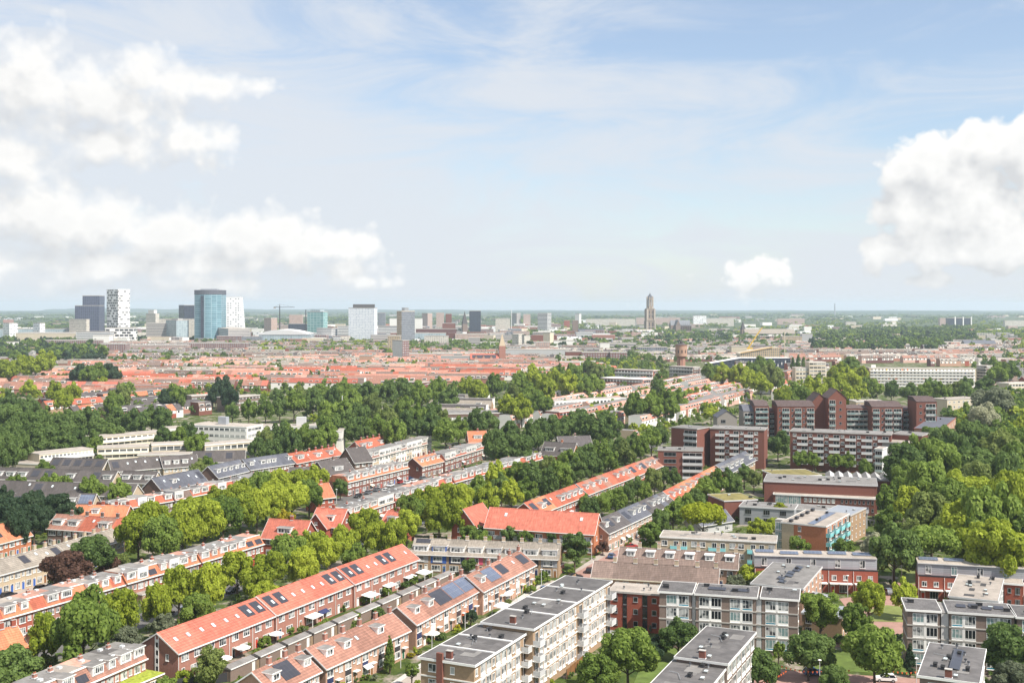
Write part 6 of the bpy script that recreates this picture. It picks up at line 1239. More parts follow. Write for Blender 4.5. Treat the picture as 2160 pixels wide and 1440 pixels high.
# garden shrubs along the lane and terraces
SH = [(930, 1338, 24, 'leaf_dark'), (905, 1325, 18, 'leaf_mid'), (1000, 1268, 16, 'leaf_mid'), (1015, 1275, 14, 'leaf_dark'), (945, 1310, 20, 'leaf_mid'), (965, 1322, 18, 'leaf_yellow'), (905, 1345, 24, 'leaf_mid'), (850, 1376, 18, 'leaf_purple'), (868, 1380, 16, 'leaf_yellow'), (882, 1372, 18, 'leaf_olive'), (1072, 1268, 18, 'leaf_olive'), (1052, 1262, 14, 'leaf_mid'), (1105, 1238, 22, 'leaf_lime'), (1122, 1240, 24, 'leaf_mid'), (1100, 1225, 14, 'leaf_yellow'), (1132, 1222, 26, 'leaf_mid'), (1148, 1212, 22, 'leaf_mid'),
      (800, 1290, 30, 'leaf_dark'), (745, 1300, 34, 'leaf_mid'), (770, 1288, 28, 'leaf_mid'), (690, 1310, 26, 'leaf_mid'), (640, 1325, 26, 'leaf_olive'), (560, 1352, 30, 'leaf_mid'), (545, 1375, 30, 'leaf_mid'), (520, 1362, 24, 'leaf_olive'), (470, 1400, 28, 'leaf_mid'), (390, 1425, 44, 'leaf_lime'), (440, 1432, 36, 'leaf_lime'), (350, 1440, 40, 'leaf_mid'), (870, 1222, 26, 'leaf_mid'), (855, 1232, 22, 'leaf_dark'), (815, 1245, 26, 'leaf_mid'), (770, 1262, 26, 'leaf_mid'), (905, 1212, 18, 'leaf_olive'), (680, 1318, 18, 'leaf_mid'), (700, 1330, 14, 'leaf_lime'),
      (610, 1328, 22, 'leaf_mid'), (655, 1298, 22, 'leaf_lime'), (720, 1280, 22, 'leaf_olive'), (880, 1440, 18, 'leaf_lime'), (790, 1405, 22, 'leaf_mid'), (760, 1418, 24, 'leaf_mid'), (745, 1430, 20, 'leaf_dark'), (1290, 1208, 20, 'leaf_dark'), (1205, 1205, 22, 'leaf_mid'), (1340, 1110, 26, 'leaf_mid'), (1375, 1095, 26, 'leaf_lime'), (1320, 1132, 22, 'leaf_olive'), (1352, 1160, 24, 'leaf_mid'), (1400, 1180, 24, 'leaf_mid'), (1885, 1228, 20, 'leaf_dark'), (1770, 1345, 28, 'leaf_dark'), (1890, 1345, 30, 'leaf_deep'), (1740, 1342, 20, 'leaf_dark')]
SH.sort(key=lambda q: -q[1]); SHN = {}
for i, (x, y, w, lf) in enumerate(SH):
    Y = dist(y + w * .45); X = (x - CX) / F * Y; r = w / F * Y / 2; g = random.Random(i)
    o = obj('garden_shrub', crown_me('round', lf, i % 4, 2), None, (X, Y, r * .75), g.uniform(0, 6.28), 0, (r, r * g.uniform(.9, 1.2), r * .95))
    zone = 'gardens between lane and rust terrace' if 830 < x < 1160 and y > 1200 else ('salmon terrace back gardens' if x < 930 else ('front gardens near the orange block' if x < 1420 else 'beds of the brick square'))
    colr = {'leaf_dark': 'dark green', 'leaf_mid': 'green', 'leaf_yellow': 'yellow-flowering', 'leaf_purple': 'purple', 'leaf_olive': 'olive green', 'leaf_lime': 'bright green', 'leaf_deep': 'blackish green'}[lf]
    kk = (colr, zone); SHN[kk] = SHN.get(kk, -1) + 1
    tag(o, f'{colr} shrub, {nth(SHN[kk])} from the near end of the {zone}', 'shrub', 'garden shrubs')
# ------------------------------------------------------------------ ground, streets, lawns
def groundmat():
    m, nt, b = _nodes('ground_cover'); N = nt.nodes.new
    tc = N('ShaderNodeTexCoord')
    def noise(s, d, r=.6):
        n = N('ShaderNodeTexNoise'); n.inputs['Scale'].default_value = s; n.inputs['Detail'].default_value = d; n.inputs['Roughness'].default_value = r; L(nt, tc.outputs['Object'], n.inputs['Vector']); return n.outputs['Fac']
    def mixc(f, a, c):
        x = N('ShaderNodeMix'); x.data_type = 'RGBA'
        L(nt, f, x.inputs[0])
        for k, v in ((6, a), (7, c)):
            if isinstance(v, tuple): x.inputs[k].default_value = (*v, 1)
            else: L(nt, v, x.inputs[k])
        return x.outputs[2]
    def ramp(f, a, c):
        r = N('ShaderNodeMapRange'); r.inputs[1].default_value = a; r.inputs[2].default_value = c; L(nt, f, r.inputs[0]); return r.outputs[0]
    green = mixc(ramp(noise(.35, 6), .35, .7), (.035, .06, .015), (.10, .13, .03))
    pave = mixc(ramp(noise(.6, 5), .3, .7), (.22, .18, .15), (.36, .31, .27))
    near = mixc(ramp(noise(.11, 5, .7), .50, .60), green, pave)
    far = mixc(ramp(noise(.004, 8, .75), .40, .62), (.035, .06, .022), (.10, .12, .06))
    sp = N('ShaderNodeSeparateXYZ'); L(nt, tc.outputs['Object'], sp.inputs[0])
    L(nt, mixc(ramp(sp.outputs[1], 1500, 3000), near, far), b.inputs['Base Color']); b.inputs['Roughness'].default_value = 1.0; b.inputs['Specular IOR Level'].default_value = .1
    M['ground_cover'] = m
groundmat()
mat('brick_paving', (.33, .20, .165), var=.2, scale=.5, objvar=.0); mat('street_paving', (.36, .31, .27), var=.15, scale=.35, objvar=0); mat('asphalt', (.12, .115, .11), var=.2, scale=.3, objvar=0); mat('kerb_stone', (.48, .46, .43), var=.1, objvar=0)
def grassmat():
    m = mat('lawn', (.10, .145, .03), var=.4, scale=.35, objvar=0); mat('dry_lawn', (.17, .20, .06), var=.3, scale=.3, objvar=0)
grassmat()
b = MB(); b.box(-9000, 9000, -150, 20000, -1.5, 0, 'ground_cover'); tag(obj('ground', b.mesh('ground')), kind='structure')

def sheet(name, pts, z, m, kind='structure'):
    P = [at(x, y, 0) for x, y in pts]
    a = sum(P[i].x * P[(i + 1) % len(P)].y - P[(i + 1) % len(P)].x * P[i].y for i in range(len(P)))
    if a < 0: P.reverse()
    b = MB(); b.ext([(p.x, p.y) for p in P], z - .03, z, m); return tag(obj(name, b.mesh(name)), kind=kind)
def strip(name, p, q, w, z, m):
    A, B = at(*p), at(*q); u = (B - A).normalized(); n = Vector((-u.y, u.x, 0)) * w / 2
    b = MB(); b.ext([(c.x, c.y) for c in (A - n, B - n, B + n, A + n)], z - .03, z, m); return tag(obj(name, b.mesh(name)), kind='structure')
strip('street', (-60, 1282), (290, 1188), 9.0, .04, 'street_paving'); strip('street', (700, 1062), (985, 975), 8.0, .04, 'asphalt'); strip('lane', (842, 1462), (1180, 1225), 5.5, .04, 'street_paving'); strip('street', (1190, 1240), (1510, 1020), 8.0, .045, 'street_paving')
strip('footpath', (800, 1462), (1140, 1232), 1.4, .05, 'kerb_stone'); strip('road', (60, 1395), (1060, 1030), 9.0, .035, 'asphalt'); strip('road', (1040, 1050), (1400, 930), 9.0, .05, 'asphalt')
sheet('street', [(1180, 1226), (1300, 1160), (1330, 1165), (1245, 1240), (1200, 1250)], .06, 'brick_paving')
sheet('square', [(1560, 1470), (1585, 1418), (1640, 1412), (1760, 1420), (1960, 1432), (2010, 1470)], .05, 'brick_paving')
sheet('plaza', [(1735, 1362), (1745, 1352), (1815, 1345), (1800, 1300), (1770, 1262), (1860, 1252), (1890, 1226), (1960, 1230), (1930, 1262), (1925, 1320), (1880, 1350), (1850, 1368)], .05, 'brick_paving')
sheet('lawn', [(1700, 1420), (1720, 1378), (1760, 1370), (1850, 1376), (1910, 1390), (1930, 1424), (1800, 1416)], .08, 'lawn'); sheet('lawn', [(1836, 1310), (1836, 1285), (1870, 1276), (1912, 1280), (1908, 1312)], .09, 'dry_lawn'); sheet('lawn', [(1892, 1228), (1900, 1200), (1955, 1195), (1948, 1234)], .08, 'dry_lawn')
sheet('lawn', [(1330, 1460), (1360, 1380), (1440, 1360), (1440, 1395), (1400, 1460)], .05, 'lawn'); sheet('lawn', [(1990, 1130), (2010, 1060), (2160, 1060), (2180, 1140)], .05, 'lawn')
sheet('footpath', [(1790, 1372), (1812, 1345), (1826, 1346), (1806, 1374)], .10, 'kerb_stone')
# ------------------------------------------------------------------ hills and far woods on the horizon
def hills(name, D, hfun, m):
    b = MB(); n = 160; xs = [-6500 + 13000 * i / n for i in range(n + 1)]; g = random.Random(int(D)); hs = [hfun(x) * (1 + .12 * math.sin(x * .004 + D) + .08 * math.sin(x * .013)) + g.uniform(-1.5, 1.5) for x in xs]
    for i in range(n):
        for (y0, f0), (y1, f1) in (((0, 0), (350, .8)), ((350, .8), (700, 1)), ((700, 1), (1400, 0))):
            b.poly([(xs[i], D + y0, hs[i] * f0 - .2), (xs[i + 1], D + y0, hs[i + 1] * f0 - .2), (xs[i + 1], D + y1, hs[i + 1] * f1 - .2), (xs[i], D + y1, hs[i] * f1 - .2)], m)
    return tag(obj(name, b.mesh(name)), kind='structure')
mat('forest_hill', (.03, .055, .022), var=.45, scale=.01, objvar=0)
hills('hills', 15500, lambda x: 44 - 26 * min(1, max(0, (x + 6000) / 7000)) , 'forest_hill'); hills('hills', 11500, lambda x: 16 + 5 * math.sin(x * .002), 'forest_hill')

# ------------------------------------------------------------------ far houses (one mass) and far trees (one mass)
rng = random.Random(11)
def inpoly(x, y, P):
    c = False; j = len(P) - 1
    for i in range(len(P)):
        if (P[i][1] > y) != (P[j][1] > y) and x < (P[j][0] - P[i][0]) * (y - P[i][1]) / (P[j][1] - P[i][1]) + P[i][0]: c = not c
        j = i
    return c
def pix(X, Y): return CX + F * X / Y, HOR + F * CAM_H / Y
FH = MB()
def fhouse(X, Y, a, w, d, e, r, wall, roof, flat, dorm, white):
    ca, sa = math.cos(a), math.sin(a)
    def T(x, y, z): return (X + x * ca - y * sa, Y + x * sa + y * ca, z)
    q = lambda pts, m: FH.poly([T(*p) for p in pts], m)
    q([(0, 0, 0), (w, 0, 0), (w, 0, e), (0, 0, e)], wall)
    if white: q([(w * .1, -.05, e * .55), (w * .9, -.05, e * .55), (w * .9, -.05, e * .9), (w * .1, -.05, e * .9)], 'white_render'); q([(w * .2, -.06, e * .6), (w * .45, -.06, e * .6), (w * .45, -.06, e * .85), (w * .2, -.06, e * .85)], 'glass_dark')
    if flat:
        q([(-.01, -.3, e), (w + .01, -.3, e), (w + .01, 1.3, r), (-.01, 1.3, r)], roof); q([(0, 1.3, r), (w, 1.3, r), (w, d, r), (0, d, r)], 'bitumen_grey'); q([(0, d, 0), (0, 0, 0), (0, 0, e), (0, 1.3, r), (0, d, r)], wall); q([(w, 0, 0), (w, d, 0), (w, d, r), (w, 1.3, r), (w, 0, e)], wall)
    else:
        q([(-.05, -.4, e - .25), (w + .05, -.4, e - .25), (w + .05, d / 2, r), (-.05, d / 2, r)], roof); q([(w + .05, d + .4, e - .25), (-.05, d + .4, e - .25), (-.05, d / 2, r), (w + .05, d / 2, r)], roof); q([(0, d, 0), (0, 0, 0), (0, 0, e), (0, d / 2, r), (0, d, e)], wall); q([(w, 0, 0), (w, d, 0), (w, d, e), (w, d / 2, r), (w, 0, e)], wall)
    q([(w, d, 0), (0, d, 0), (0, d, e), (w, d, e)], wall)
    if dorm:
        x0, x1, z0, z1 = w * .15, w * .8, e + .5, min(r, e + 2.2)
        q([(x0, .2, z0), (x1, .2, z0), (x1, .2, z1), (x0, .2, z1)], 'white_paint'); q([(x0, .2, z1), (x1, .2, z1), (x1, d / 2, z1 + .05), (x0, d / 2, z1 + .05)], 'bitumen_grey' if rng.random() < .6 else 'white_render'); q([(x1, .2, z0), (x1, d / 2, z0), (x1, d / 2, z1), (x1, .2, z1)], 'white_paint'); q([(x0, d / 2, z0), (x0, .2, z0), (x0, .2, z1), (x0, d / 2, z1)], 'white_paint')
        q([(x0 + .3, .17, z0 + .4), (x1 - .3, .17, z0 + .4), (x1 - .3, .17, z1 - .3), (x0 + .3, .17, z1 - .3)], 'glass_dark')
def rows(poly, ang, step, walls, roofs, flatp, dormp, gap=.08, e=5.3, rr=8.6, seed=0, seg=(7, 16)):
    g = random.Random(seed); a = rad(ang); ca, sa = math.cos(a), math.sin(a)
    W = [at(x, y) for x, y in poly]; us = [p.x * ca + p.y * sa for p in W]; vs = [-p.x * sa + p.y * ca for p in W]
    v = min(vs); n = 0
    while v < max(vs):
        u = min(us) + g.uniform(0, 30)
        while u < max(us):
            k = g.randint(*seg); rf = g.choice(roofs); wl = g.choice(walls); flat = g.random() < flatp; skip = g.random() < gap; dz = g.uniform(-.3, .6); dv = g.uniform(-1.5, 1.5)
            for i in range(k):
                uu = u + i * 5.7; X, Y = uu * ca - (v + dv) * sa, uu * sa + (v + dv) * ca
                if Y > 50 and not skip and inpoly(*pix(X, Y), poly):
                    fhouse(X, Y, a, 5.7, 8.6, e + dz, rr + dz + g.uniform(0, .1), wl if g.random() < .8 else g.choice(walls), rf if g.random() < .85 else g.choice(roofs), flat, g.random() < dormp, g.random() < .8); n += 1
            u += k * 5.7 + g.uniform(3, 14)
        v += step * g.uniform(.85, 1.2)
    return n
WR = ['brick_red', 'brick_rose', 'brick_maroon', 'brick_tan', 'white_render', 'brick_salmon']
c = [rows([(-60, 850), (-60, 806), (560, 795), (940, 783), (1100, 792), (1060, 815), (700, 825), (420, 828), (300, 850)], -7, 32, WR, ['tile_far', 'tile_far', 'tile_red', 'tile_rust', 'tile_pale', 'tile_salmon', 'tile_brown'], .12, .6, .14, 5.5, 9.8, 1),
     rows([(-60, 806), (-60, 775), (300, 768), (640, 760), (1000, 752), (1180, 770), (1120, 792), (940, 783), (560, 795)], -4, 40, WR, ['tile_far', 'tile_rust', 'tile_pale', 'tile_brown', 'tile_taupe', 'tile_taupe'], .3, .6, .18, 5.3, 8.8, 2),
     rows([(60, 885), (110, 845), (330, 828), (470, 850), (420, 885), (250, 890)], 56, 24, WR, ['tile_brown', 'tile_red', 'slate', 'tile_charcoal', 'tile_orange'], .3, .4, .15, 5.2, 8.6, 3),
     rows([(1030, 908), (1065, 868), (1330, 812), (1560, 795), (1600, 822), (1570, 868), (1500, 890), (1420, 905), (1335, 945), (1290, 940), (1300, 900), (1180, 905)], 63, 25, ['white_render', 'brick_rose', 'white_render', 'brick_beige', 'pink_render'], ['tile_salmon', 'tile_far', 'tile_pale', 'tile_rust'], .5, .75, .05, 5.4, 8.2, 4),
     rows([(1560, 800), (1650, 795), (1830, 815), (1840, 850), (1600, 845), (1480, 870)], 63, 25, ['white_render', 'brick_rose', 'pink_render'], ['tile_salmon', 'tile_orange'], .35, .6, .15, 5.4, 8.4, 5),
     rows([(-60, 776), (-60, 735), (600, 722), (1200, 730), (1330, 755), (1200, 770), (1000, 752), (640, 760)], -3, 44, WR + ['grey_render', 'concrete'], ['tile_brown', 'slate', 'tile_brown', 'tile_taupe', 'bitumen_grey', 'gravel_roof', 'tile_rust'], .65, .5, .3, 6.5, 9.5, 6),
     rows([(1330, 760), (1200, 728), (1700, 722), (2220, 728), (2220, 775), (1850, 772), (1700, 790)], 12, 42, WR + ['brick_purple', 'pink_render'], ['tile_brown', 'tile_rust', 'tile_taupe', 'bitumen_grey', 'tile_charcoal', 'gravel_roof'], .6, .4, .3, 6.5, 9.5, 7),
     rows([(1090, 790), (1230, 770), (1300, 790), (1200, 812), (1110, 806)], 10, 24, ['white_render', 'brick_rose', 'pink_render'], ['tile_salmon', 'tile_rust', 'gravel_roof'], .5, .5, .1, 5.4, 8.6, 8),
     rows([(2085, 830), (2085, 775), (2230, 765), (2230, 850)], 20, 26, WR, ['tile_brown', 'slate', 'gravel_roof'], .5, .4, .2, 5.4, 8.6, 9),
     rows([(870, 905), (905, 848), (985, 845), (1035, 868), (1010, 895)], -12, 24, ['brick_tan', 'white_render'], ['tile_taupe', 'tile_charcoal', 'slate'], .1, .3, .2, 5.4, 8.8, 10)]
# scattered pale blocks on the plain
g = random.Random(21)
def plain(n, y0, y1, x0, x1, hs, ws, mats):
    for _ in range(n):
        y = g.uniform(y0, y1); D = dist(y); x = g.uniform(x0, x1); X = (x - CX) / F * D; w = g.uniform(*ws); h = g.uniform(*hs); a = g.uniform(-.4, .4); ca, sa = math.cos(a), math.sin(a); d = g.uniform(10, 18); m = g.choice(mats)
        T = lambda p: (X + p[0] * ca - p[1] * sa, D + p[0] * sa + p[1] * ca, p[2])
        q = [(0, 0), (w, 0), (w, d), (0, d)]
        for i in range(4): p0, p1 = q[i], q[(i + 1) % 4]; FH.poly([T((*p0, 0)), T((*p1, 0)), T((*p1, h)), T((*p0, h))], m)
        FH.poly([T((*p, h)) for p in q], g.choice(['gravel_roof', 'bitumen_grey', 'white_render', 'tile_rust']))
PM = ['facade_cream', 'white_render', 'facade_pinkwin', 'facade_white', 'brick_rose', 'facade_stripe', 'beige_concrete', 'facade_brickwin']
plain(300, 692, 728, 420, 1350, (7, 20), (14, 50), PM + ['brick_maroon', 'facade_stripew', 'facade_slate']); plain(90, 700, 728, -40, 420, (7, 16), (14, 60), PM); plain(160, 700, 722, 1250, 2200, (6, 12), (12, 40), PM); plain(150, 676, 702, -60, 2220, (8, 15), (15, 60), PM); plain(70, 666, 678, -60, 2220, (9, 16), (30, 120), PM)
tag(obj('far_houses', FH.mesh('far_houses')), 'mass of distant salmon and grey rooftops spreading towards the skyline', 'houses', kind='stuff')

def woods(name, label, zones, seed, leafs):
    g = np.random.default_rng(seed); Vs, Qs, Ts, Ms = [], [], [], []; off = 0; mq, mt = [], []
    protos = {k: [crown_arrays(900 + i + nq, nb, nq, qs) for i in range(5)] for k, (nb, nq, qs) in {0: (12, 190, .2), 1: (8, 60, .3), 2: (5, 14, .4)}.items()}
    for (P, n, (h0, h1), lv, lod, patch) in zones:
        ys = [p[1] for p in P]; xs = [p[0] for p in P]; k = 0; tries = 0
        Dn, Df = dist(max(ys)), dist(min(ys))
        cl = [(g.uniform(min(xs), max(xs)), g.uniform(min(ys), max(ys)), g.uniform(.3, 1)) for _ in range(patch)] if patch else None
        while k < n and tries < n * 30:
            tries += 1
            if cl:
                c0 = cl[g.integers(len(cl))]; x = c0[0] + g.normal() * 42 * c0[2]; y = c0[1] + g.normal() * 1.6
            else: x = g.uniform(min(xs), max(xs)); y = HOR + F * CAM_H / g.uniform(Dn, Df)
            if not inpoly(x, y, P): continue
            D = dist(y); X = (x - CX) / F * D; h = g.uniform(h0, h1); r = h * g.uniform(.36, .52) * (2.2 if lod == 2 else 1)
            V, Q, T = protos[lod][g.integers(5)]; a = g.uniform(0, 6.28); ca, sa = np.cos(a), np.sin(a)
            W = V * np.array([r, r, h * .46]); W = np.stack([W[:, 0] * ca - W[:, 1] * sa + X, W[:, 0] * sa + W[:, 1] * ca + D, W[:, 2] + h * .52], 1)
            Vs.append(W); Qs.append(Q + off); Ts.append(T + off); off += len(V); li = lv[g.integers(len(lv))]; mq.append(np.full(len(Q), li)); mt.append(np.full(len(T), li)); k += 1
    me = np_mesh(name, np.concatenate(Vs), np.concatenate(Qs), np.concatenate(Ts), leafs, np.concatenate(mq + mt))
    return tag(obj(name, me), label, 'woods', kind='stuff')
LV = ['leaf_mid', 'leaf_dark', 'leaf_lime', 'leaf_deep']
woods('far_woods', 'distant tree cover between rooftops and across the plain to the horizon', [
    ([(-60, 850), (-60, 760), (1180, 750), (1560, 800), (1330, 900), (1040, 860), (420, 850)], 1750, (5, 10.5), [0, 0, 1, 2], 0, 0), ([(1400, 870), (1560, 790), (1850, 800), (1850, 845)], 110, (6, 11), [0, 2], 0, 0), ([(1990, 905), (2000, 840), (2220, 850), (2220, 960), (2040, 960)], 190, (8, 15), [0, 1, 2], 0, 0), ([(1060, 860), (1090, 800), (1330, 770), (1400, 800), (1330, 815), (1150, 862)], 170, (8, 13), [0, 2, 1], 0, 0), ([(1200, 930), (1230, 880), (1330, 850), (1500, 850), (1600, 840), (1580, 880), (1400, 915), (1340, 950)], 70, (6, 10), [0, 2], 0, 0), ([(1170, 775), (1180, 752), (1400, 752), (1400, 780)], 120, (8, 13), [0, 2, 1], 0, 0), ([(60, 890), (110, 845), (330, 828), (470, 850), (420, 885)], 60, (6, 11), [1, 0], 0, 0),
    ([(1710, 748), (1700, 722), (1800, 700), (2030, 695), (2060, 722), (1960, 745)], 520, (15, 22), [1, 3, 1, 0], 0, 0), ([(2050, 790), (2050, 722), (2220, 712), (2220, 800)], 110, (9, 15), [0, 2, 1], 0, 0), ([(1330, 762), (1250, 735), (1690, 725), (1690, 758), (1500, 775)], 170, (8, 14), [0, 1, 0], 0, 0),
    ([(1080, 735), (1080, 700), (1350, 700), (1700, 712), (1700, 735), (1330, 745)], 700, (11, 18), [1, 1, 0, 3], 1, 0), ([(-60, 765), (-60, 728), (110, 722), (215, 742), (215, 768), (80, 775)], 230, (15, 22), [1, 3, 0], 0, 0), ([(215, 765), (220, 742), (440, 745), (540, 765)], 60, (9, 13), [1, 0], 0, 0),
    ([(530, 748), (540, 722), (840, 728), (840, 752)], 260, (9, 15), [0, 2, 0, 1], 1, 0), ([(860, 748), (870, 728), (1060, 728), (1060, 750)], 240, (11, 17), [1, 0], 1, 0), ([(-60, 735), (-60, 690), (1080, 690), (1080, 730)], 700, (9, 16), [1, 0, 3], 1, 60),
    ([(1080, 712), (1080, 676), (2220, 676), (2220, 722)], 2000, (11, 18), [0, 0, 1, 2], 1, 80), ([(-60, 696), (-60, 668), (1100, 668), (1100, 696)], 1600, (11, 17), [1, 3, 0], 2, 60), ([(-80, 680), (-80, 660), (2240, 660), (2240, 680)], 4200, (12, 18), [1, 3, 1, 0], 2, 120),
    ([(600, 850), (700, 822), (960, 822), (1060, 890), (1000, 930), (680, 930)], 60, (7, 10), [0, 0, 1, 2], 0, 0), ([(-60, 965), (-60, 850), (160, 870), (350, 872), (260, 925), (120, 955)], 50, (7, 10), [1, 0, 0], 0, 0), ([(470, 868), (560, 845), (700, 822), (960, 815), (960, 845), (640, 862)], 45, (7, 10), [1, 0, 1], 0, 0), ([(1895, 1010), (1895, 960), (2220, 940), (2220, 1215), (2060, 1180), (1990, 1120), (1900, 1110)], 70, (9, 14), [0, 0, 2], 0, 0), ([(1065, 870), (1090, 800), (1210, 790), (1300, 790), (1250, 812), (1150, 862)], 120, (8, 13), [0, 2, 0], 0, 0), ([(1640, 850), (1740, 800), (1830, 800), (1830, 852)], 60, (8, 13), [2, 0], 0, 0)], 5, LV)
# low greenery in the near gardens: nobody could count it
def greenery():
    g = np.random.default_rng(3); pr = [crown_arrays(700 + i, 6, 60, .32) for i in range(4)]; Vs, Qs, Ts, mq, mt = [], [], [], [], []; off = 0; k = 0
    keep = [[(1560, 1470), (1585, 1405), (1735, 1350), (1770, 1255), (1960, 1195), (1990, 1470)], [(-60, 1300), (-60, 1262), (290, 1172), (290, 1205)], [(800, 1470), (1140, 1232), (1200, 1215), (1300, 1150), (1330, 1165), (1200, 1250), (880, 1470)], [(700, 1075), (690, 1055), (985, 968), (990, 985)]]
    while k < 2300:
        y = HOR + F * CAM_H / g.uniform(dist(1460), dist(890)); x = g.uniform(-40, 2200)
        if any(inpoly(x, y, P) for P in keep): continue
        D = dist(y); X = (x - CX) / F * D; r = g.uniform(.5, 1.5); h = g.uniform(.8, 2.4)
        V, Q, T = pr[g.integers(4)]; W = V * np.array([r, r * g.uniform(.7, 1.3), h * .55]) + np.array([X, D, h * .45])
        Vs.append(W); Qs.append(Q + off); Ts.append(T + off); off += len(V); li = int(g.choice([0, 0, 1, 2, 3, 4])); mq.append(np.full(len(Q), li)); mt.append(np.full(len(T), li)); k += 1
    me = np_mesh('undergrowth', np.concatenate(Vs), np.concatenate(Qs), np.concatenate(Ts), ['leaf_mid', 'leaf_dark', 'leaf_lime', 'leaf_olive', 'leaf_sage'], np.concatenate(mq + mt))
    tag(obj('undergrowth', me), 'low mixed greenery filling the back gardens between the terraces', 'greenery', kind='stuff')
greenery()
# ------------------------------------------------------------------ cars, lamps, sheds, parasols
def car_parts(col):
    def body():
        b = MB(); low = [(-2.05, .38), (2.05, .35), (2.1, .62), (1.95, .80), (1.0, .90), (-1.75, .95), (-2.08, .80)]
        n = len(low); base = len(b.v)
        for y, s in ((-.86, 1), (.86, 1)): b.v += [(x, y, z) for x, z in low]
        b.f += [tuple(range(n - 1, -1, -1))[::-1][::-1], tuple(n + i for i in range(n))][0:0]
        b.poly([(x, -.86, z) for x, z in low], col); b.poly([(x, .86, z) for x, z in reversed(low)], col)
        for i in range(n):
            j = (i + 1) % n; b.poly([(low[i][0], -.86, low[i][1]), (low[i][0], .86, low[i][1]), (low[j][0], .86, low[j][1]), (low[j][0], -.86, low[j][1])], col)
        rf = [(-1.45, 1.45), (.15, 1.47)]; b.ext([(-1.5, -.64), (.2, -.64), (.2, .64), (-1.5, .64)], 1.44, 1.49, col)
        for x0, x1 in ((-1.9, -1.5), (1.0, .2), (-.55, -.55)):
            for s in (-1, 1): b.tube((x0, s * .78, .92), (x1, s * .66, 1.46), .04, .04, 4, col)
        return b.mesh('body')
    def win():
        b = MB(); q0 = [(-1.86, -.8), (1.0, -.8), (1.0, .8), (-1.86, .8)]; q1 = [(-1.48, -.66), (.18, -.66), (.18, .66), (-1.48, .66)]
        for i in range(4): j = (i + 1) % 4; b.poly([(*q0[i], .9), (*q0[j], .9), (*q1[j], 1.44), (*q1[i], 1.44)], 'glass_dark')
        return b.mesh('window')
    def wheel():
        b = MB(); b.tube((0, -.11, 0), (0, .11, 0), .32, .32, 14, 'black_rubber'); b.tube((0, -.12, 0), (0, .12, 0), .19, .19, 10, 'grey_metal'); return b.mesh('wheel')
    def lamp():
        b = MB(); b.box(0, .06, -.2, .2, 0, .14, 'headlamp'); return b.mesh('headlight')
    return cached(('carb', col), body), cached('carw', win), cached('carwh', wheel), cached('carl', lamp)
def car(label, x, y, col, rz, group='parked cars'):
    p = at(x, y, .6); root = thing('parked_car', label, 'car', (p.x, p.y, .06), rz, group); bm_, wm, wh, lm = car_parts(col)
    obj('body', bm_, root); obj('window', wm, root)
    for sx in (-1.3, 1.3):
        for sy in (-.78, .78): obj('wheel', wh, root, (sx, sy, .32))
    for sy in (-.55, .55): obj('headlight', lm, root, (2.03, sy, .6))
D1 = math.atan2(.905, .425)
car('white hatchback parked by the wide tree on the brick square', 1868, 1430, 'car_white', rad(172)); car('dark estate car parked behind orange bunting', 1716, 1417, 'car_blue', rad(10)); car('black car half under the loose corner tree', 1632, 1421, 'car_black', rad(60)); car('silver-grey car between two light green trees', 1873, 1247, 'car_grey', rad(95))
car('dark blue car rounding the bend by the dormered brown terrace', 1290, 1172, 'car_blue', rad(75)); car('black car with pink light beside the plain brown terrace', 1243, 1202, 'car_black', rad(80)); car('dark car at the lane end above the higher tan flat', 1213, 1215, 'car_black', rad(20)); car('red van-like car before the slate terrace corner', 1331, 1151, 'car_red', rad(20))
car('black car beside the purple-leaved tree', 88, 1239, 'car_black', D1); car('black car with pale plate before the taupe terrace', 18, 1254, 'car_black', D1); car('dark car over the flat roofs, behind the others', 42, 1260, 'car_black', D1)
car('white car first in line on the brick row street', 815, 1033, 'car_white', D1); car('white car with dark windows, second on the brick row street', 859, 1017, 'car_white', D1); car('white car touching the second one', 873, 1014, 'car_white', D1); car('black car beneath the blue awning on the brick row street', 938, 1000, 'car_black', D1); car('red car by the purple hedge on the brick row street', 950, 996, 'car_red', D1); car('grey car behind the white pair', 893, 1008, 'car_grey', D1)
def car_line(desc, p, q, n, seed, off=0.0):
    A, B = at(*p), at(*q); u = B - A; g = random.Random(seed); a = math.atan2(u.y, u.x); cols = [('car_grey', 'silver'), ('car_black', 'black'), ('car_white', 'white'), ('car_blue', 'dark blue'), ('car_grey', 'grey'), ('car_red', 'red')]
    for i in range(n):
        c, nm = g.choice(cols); t = (i + g.uniform(.1, .6)) / n; P = A + u * t; rz = a + (math.pi if g.random() < .5 else 0)
        root = thing('parked_car', f'{nm} parked car, {nth(i)} from the near end of {desc}', 'car', (P.x, P.y, .06), rz, desc); bm_, wm, wh, lm = car_parts(c)
        obj('body', bm_, root); obj('window', wm, root)
        for sx in (-1.3, 1.3):
            for sy in (-.78, .78): obj('wheel', wh, root, (sx, sy, .32))
        for sy in (-.55, .55): obj('headlight', lm, root, (2.03, sy, .6))
car_line('the cars along the lime avenue', (330, 1306), (930, 1092), 16, 1); car_line('the cars along the lane', (905, 1418), (1165, 1236), 9, 2); car_line('the cars along the brick row', (745, 1052), (985, 972), 12, 3); car_line('the cars before the slate terrace', (1330, 1128), (1470, 1052), 8, 4); car_line('the cars before the taupe terrace', (100, 1243), (270, 1192), 6, 5)
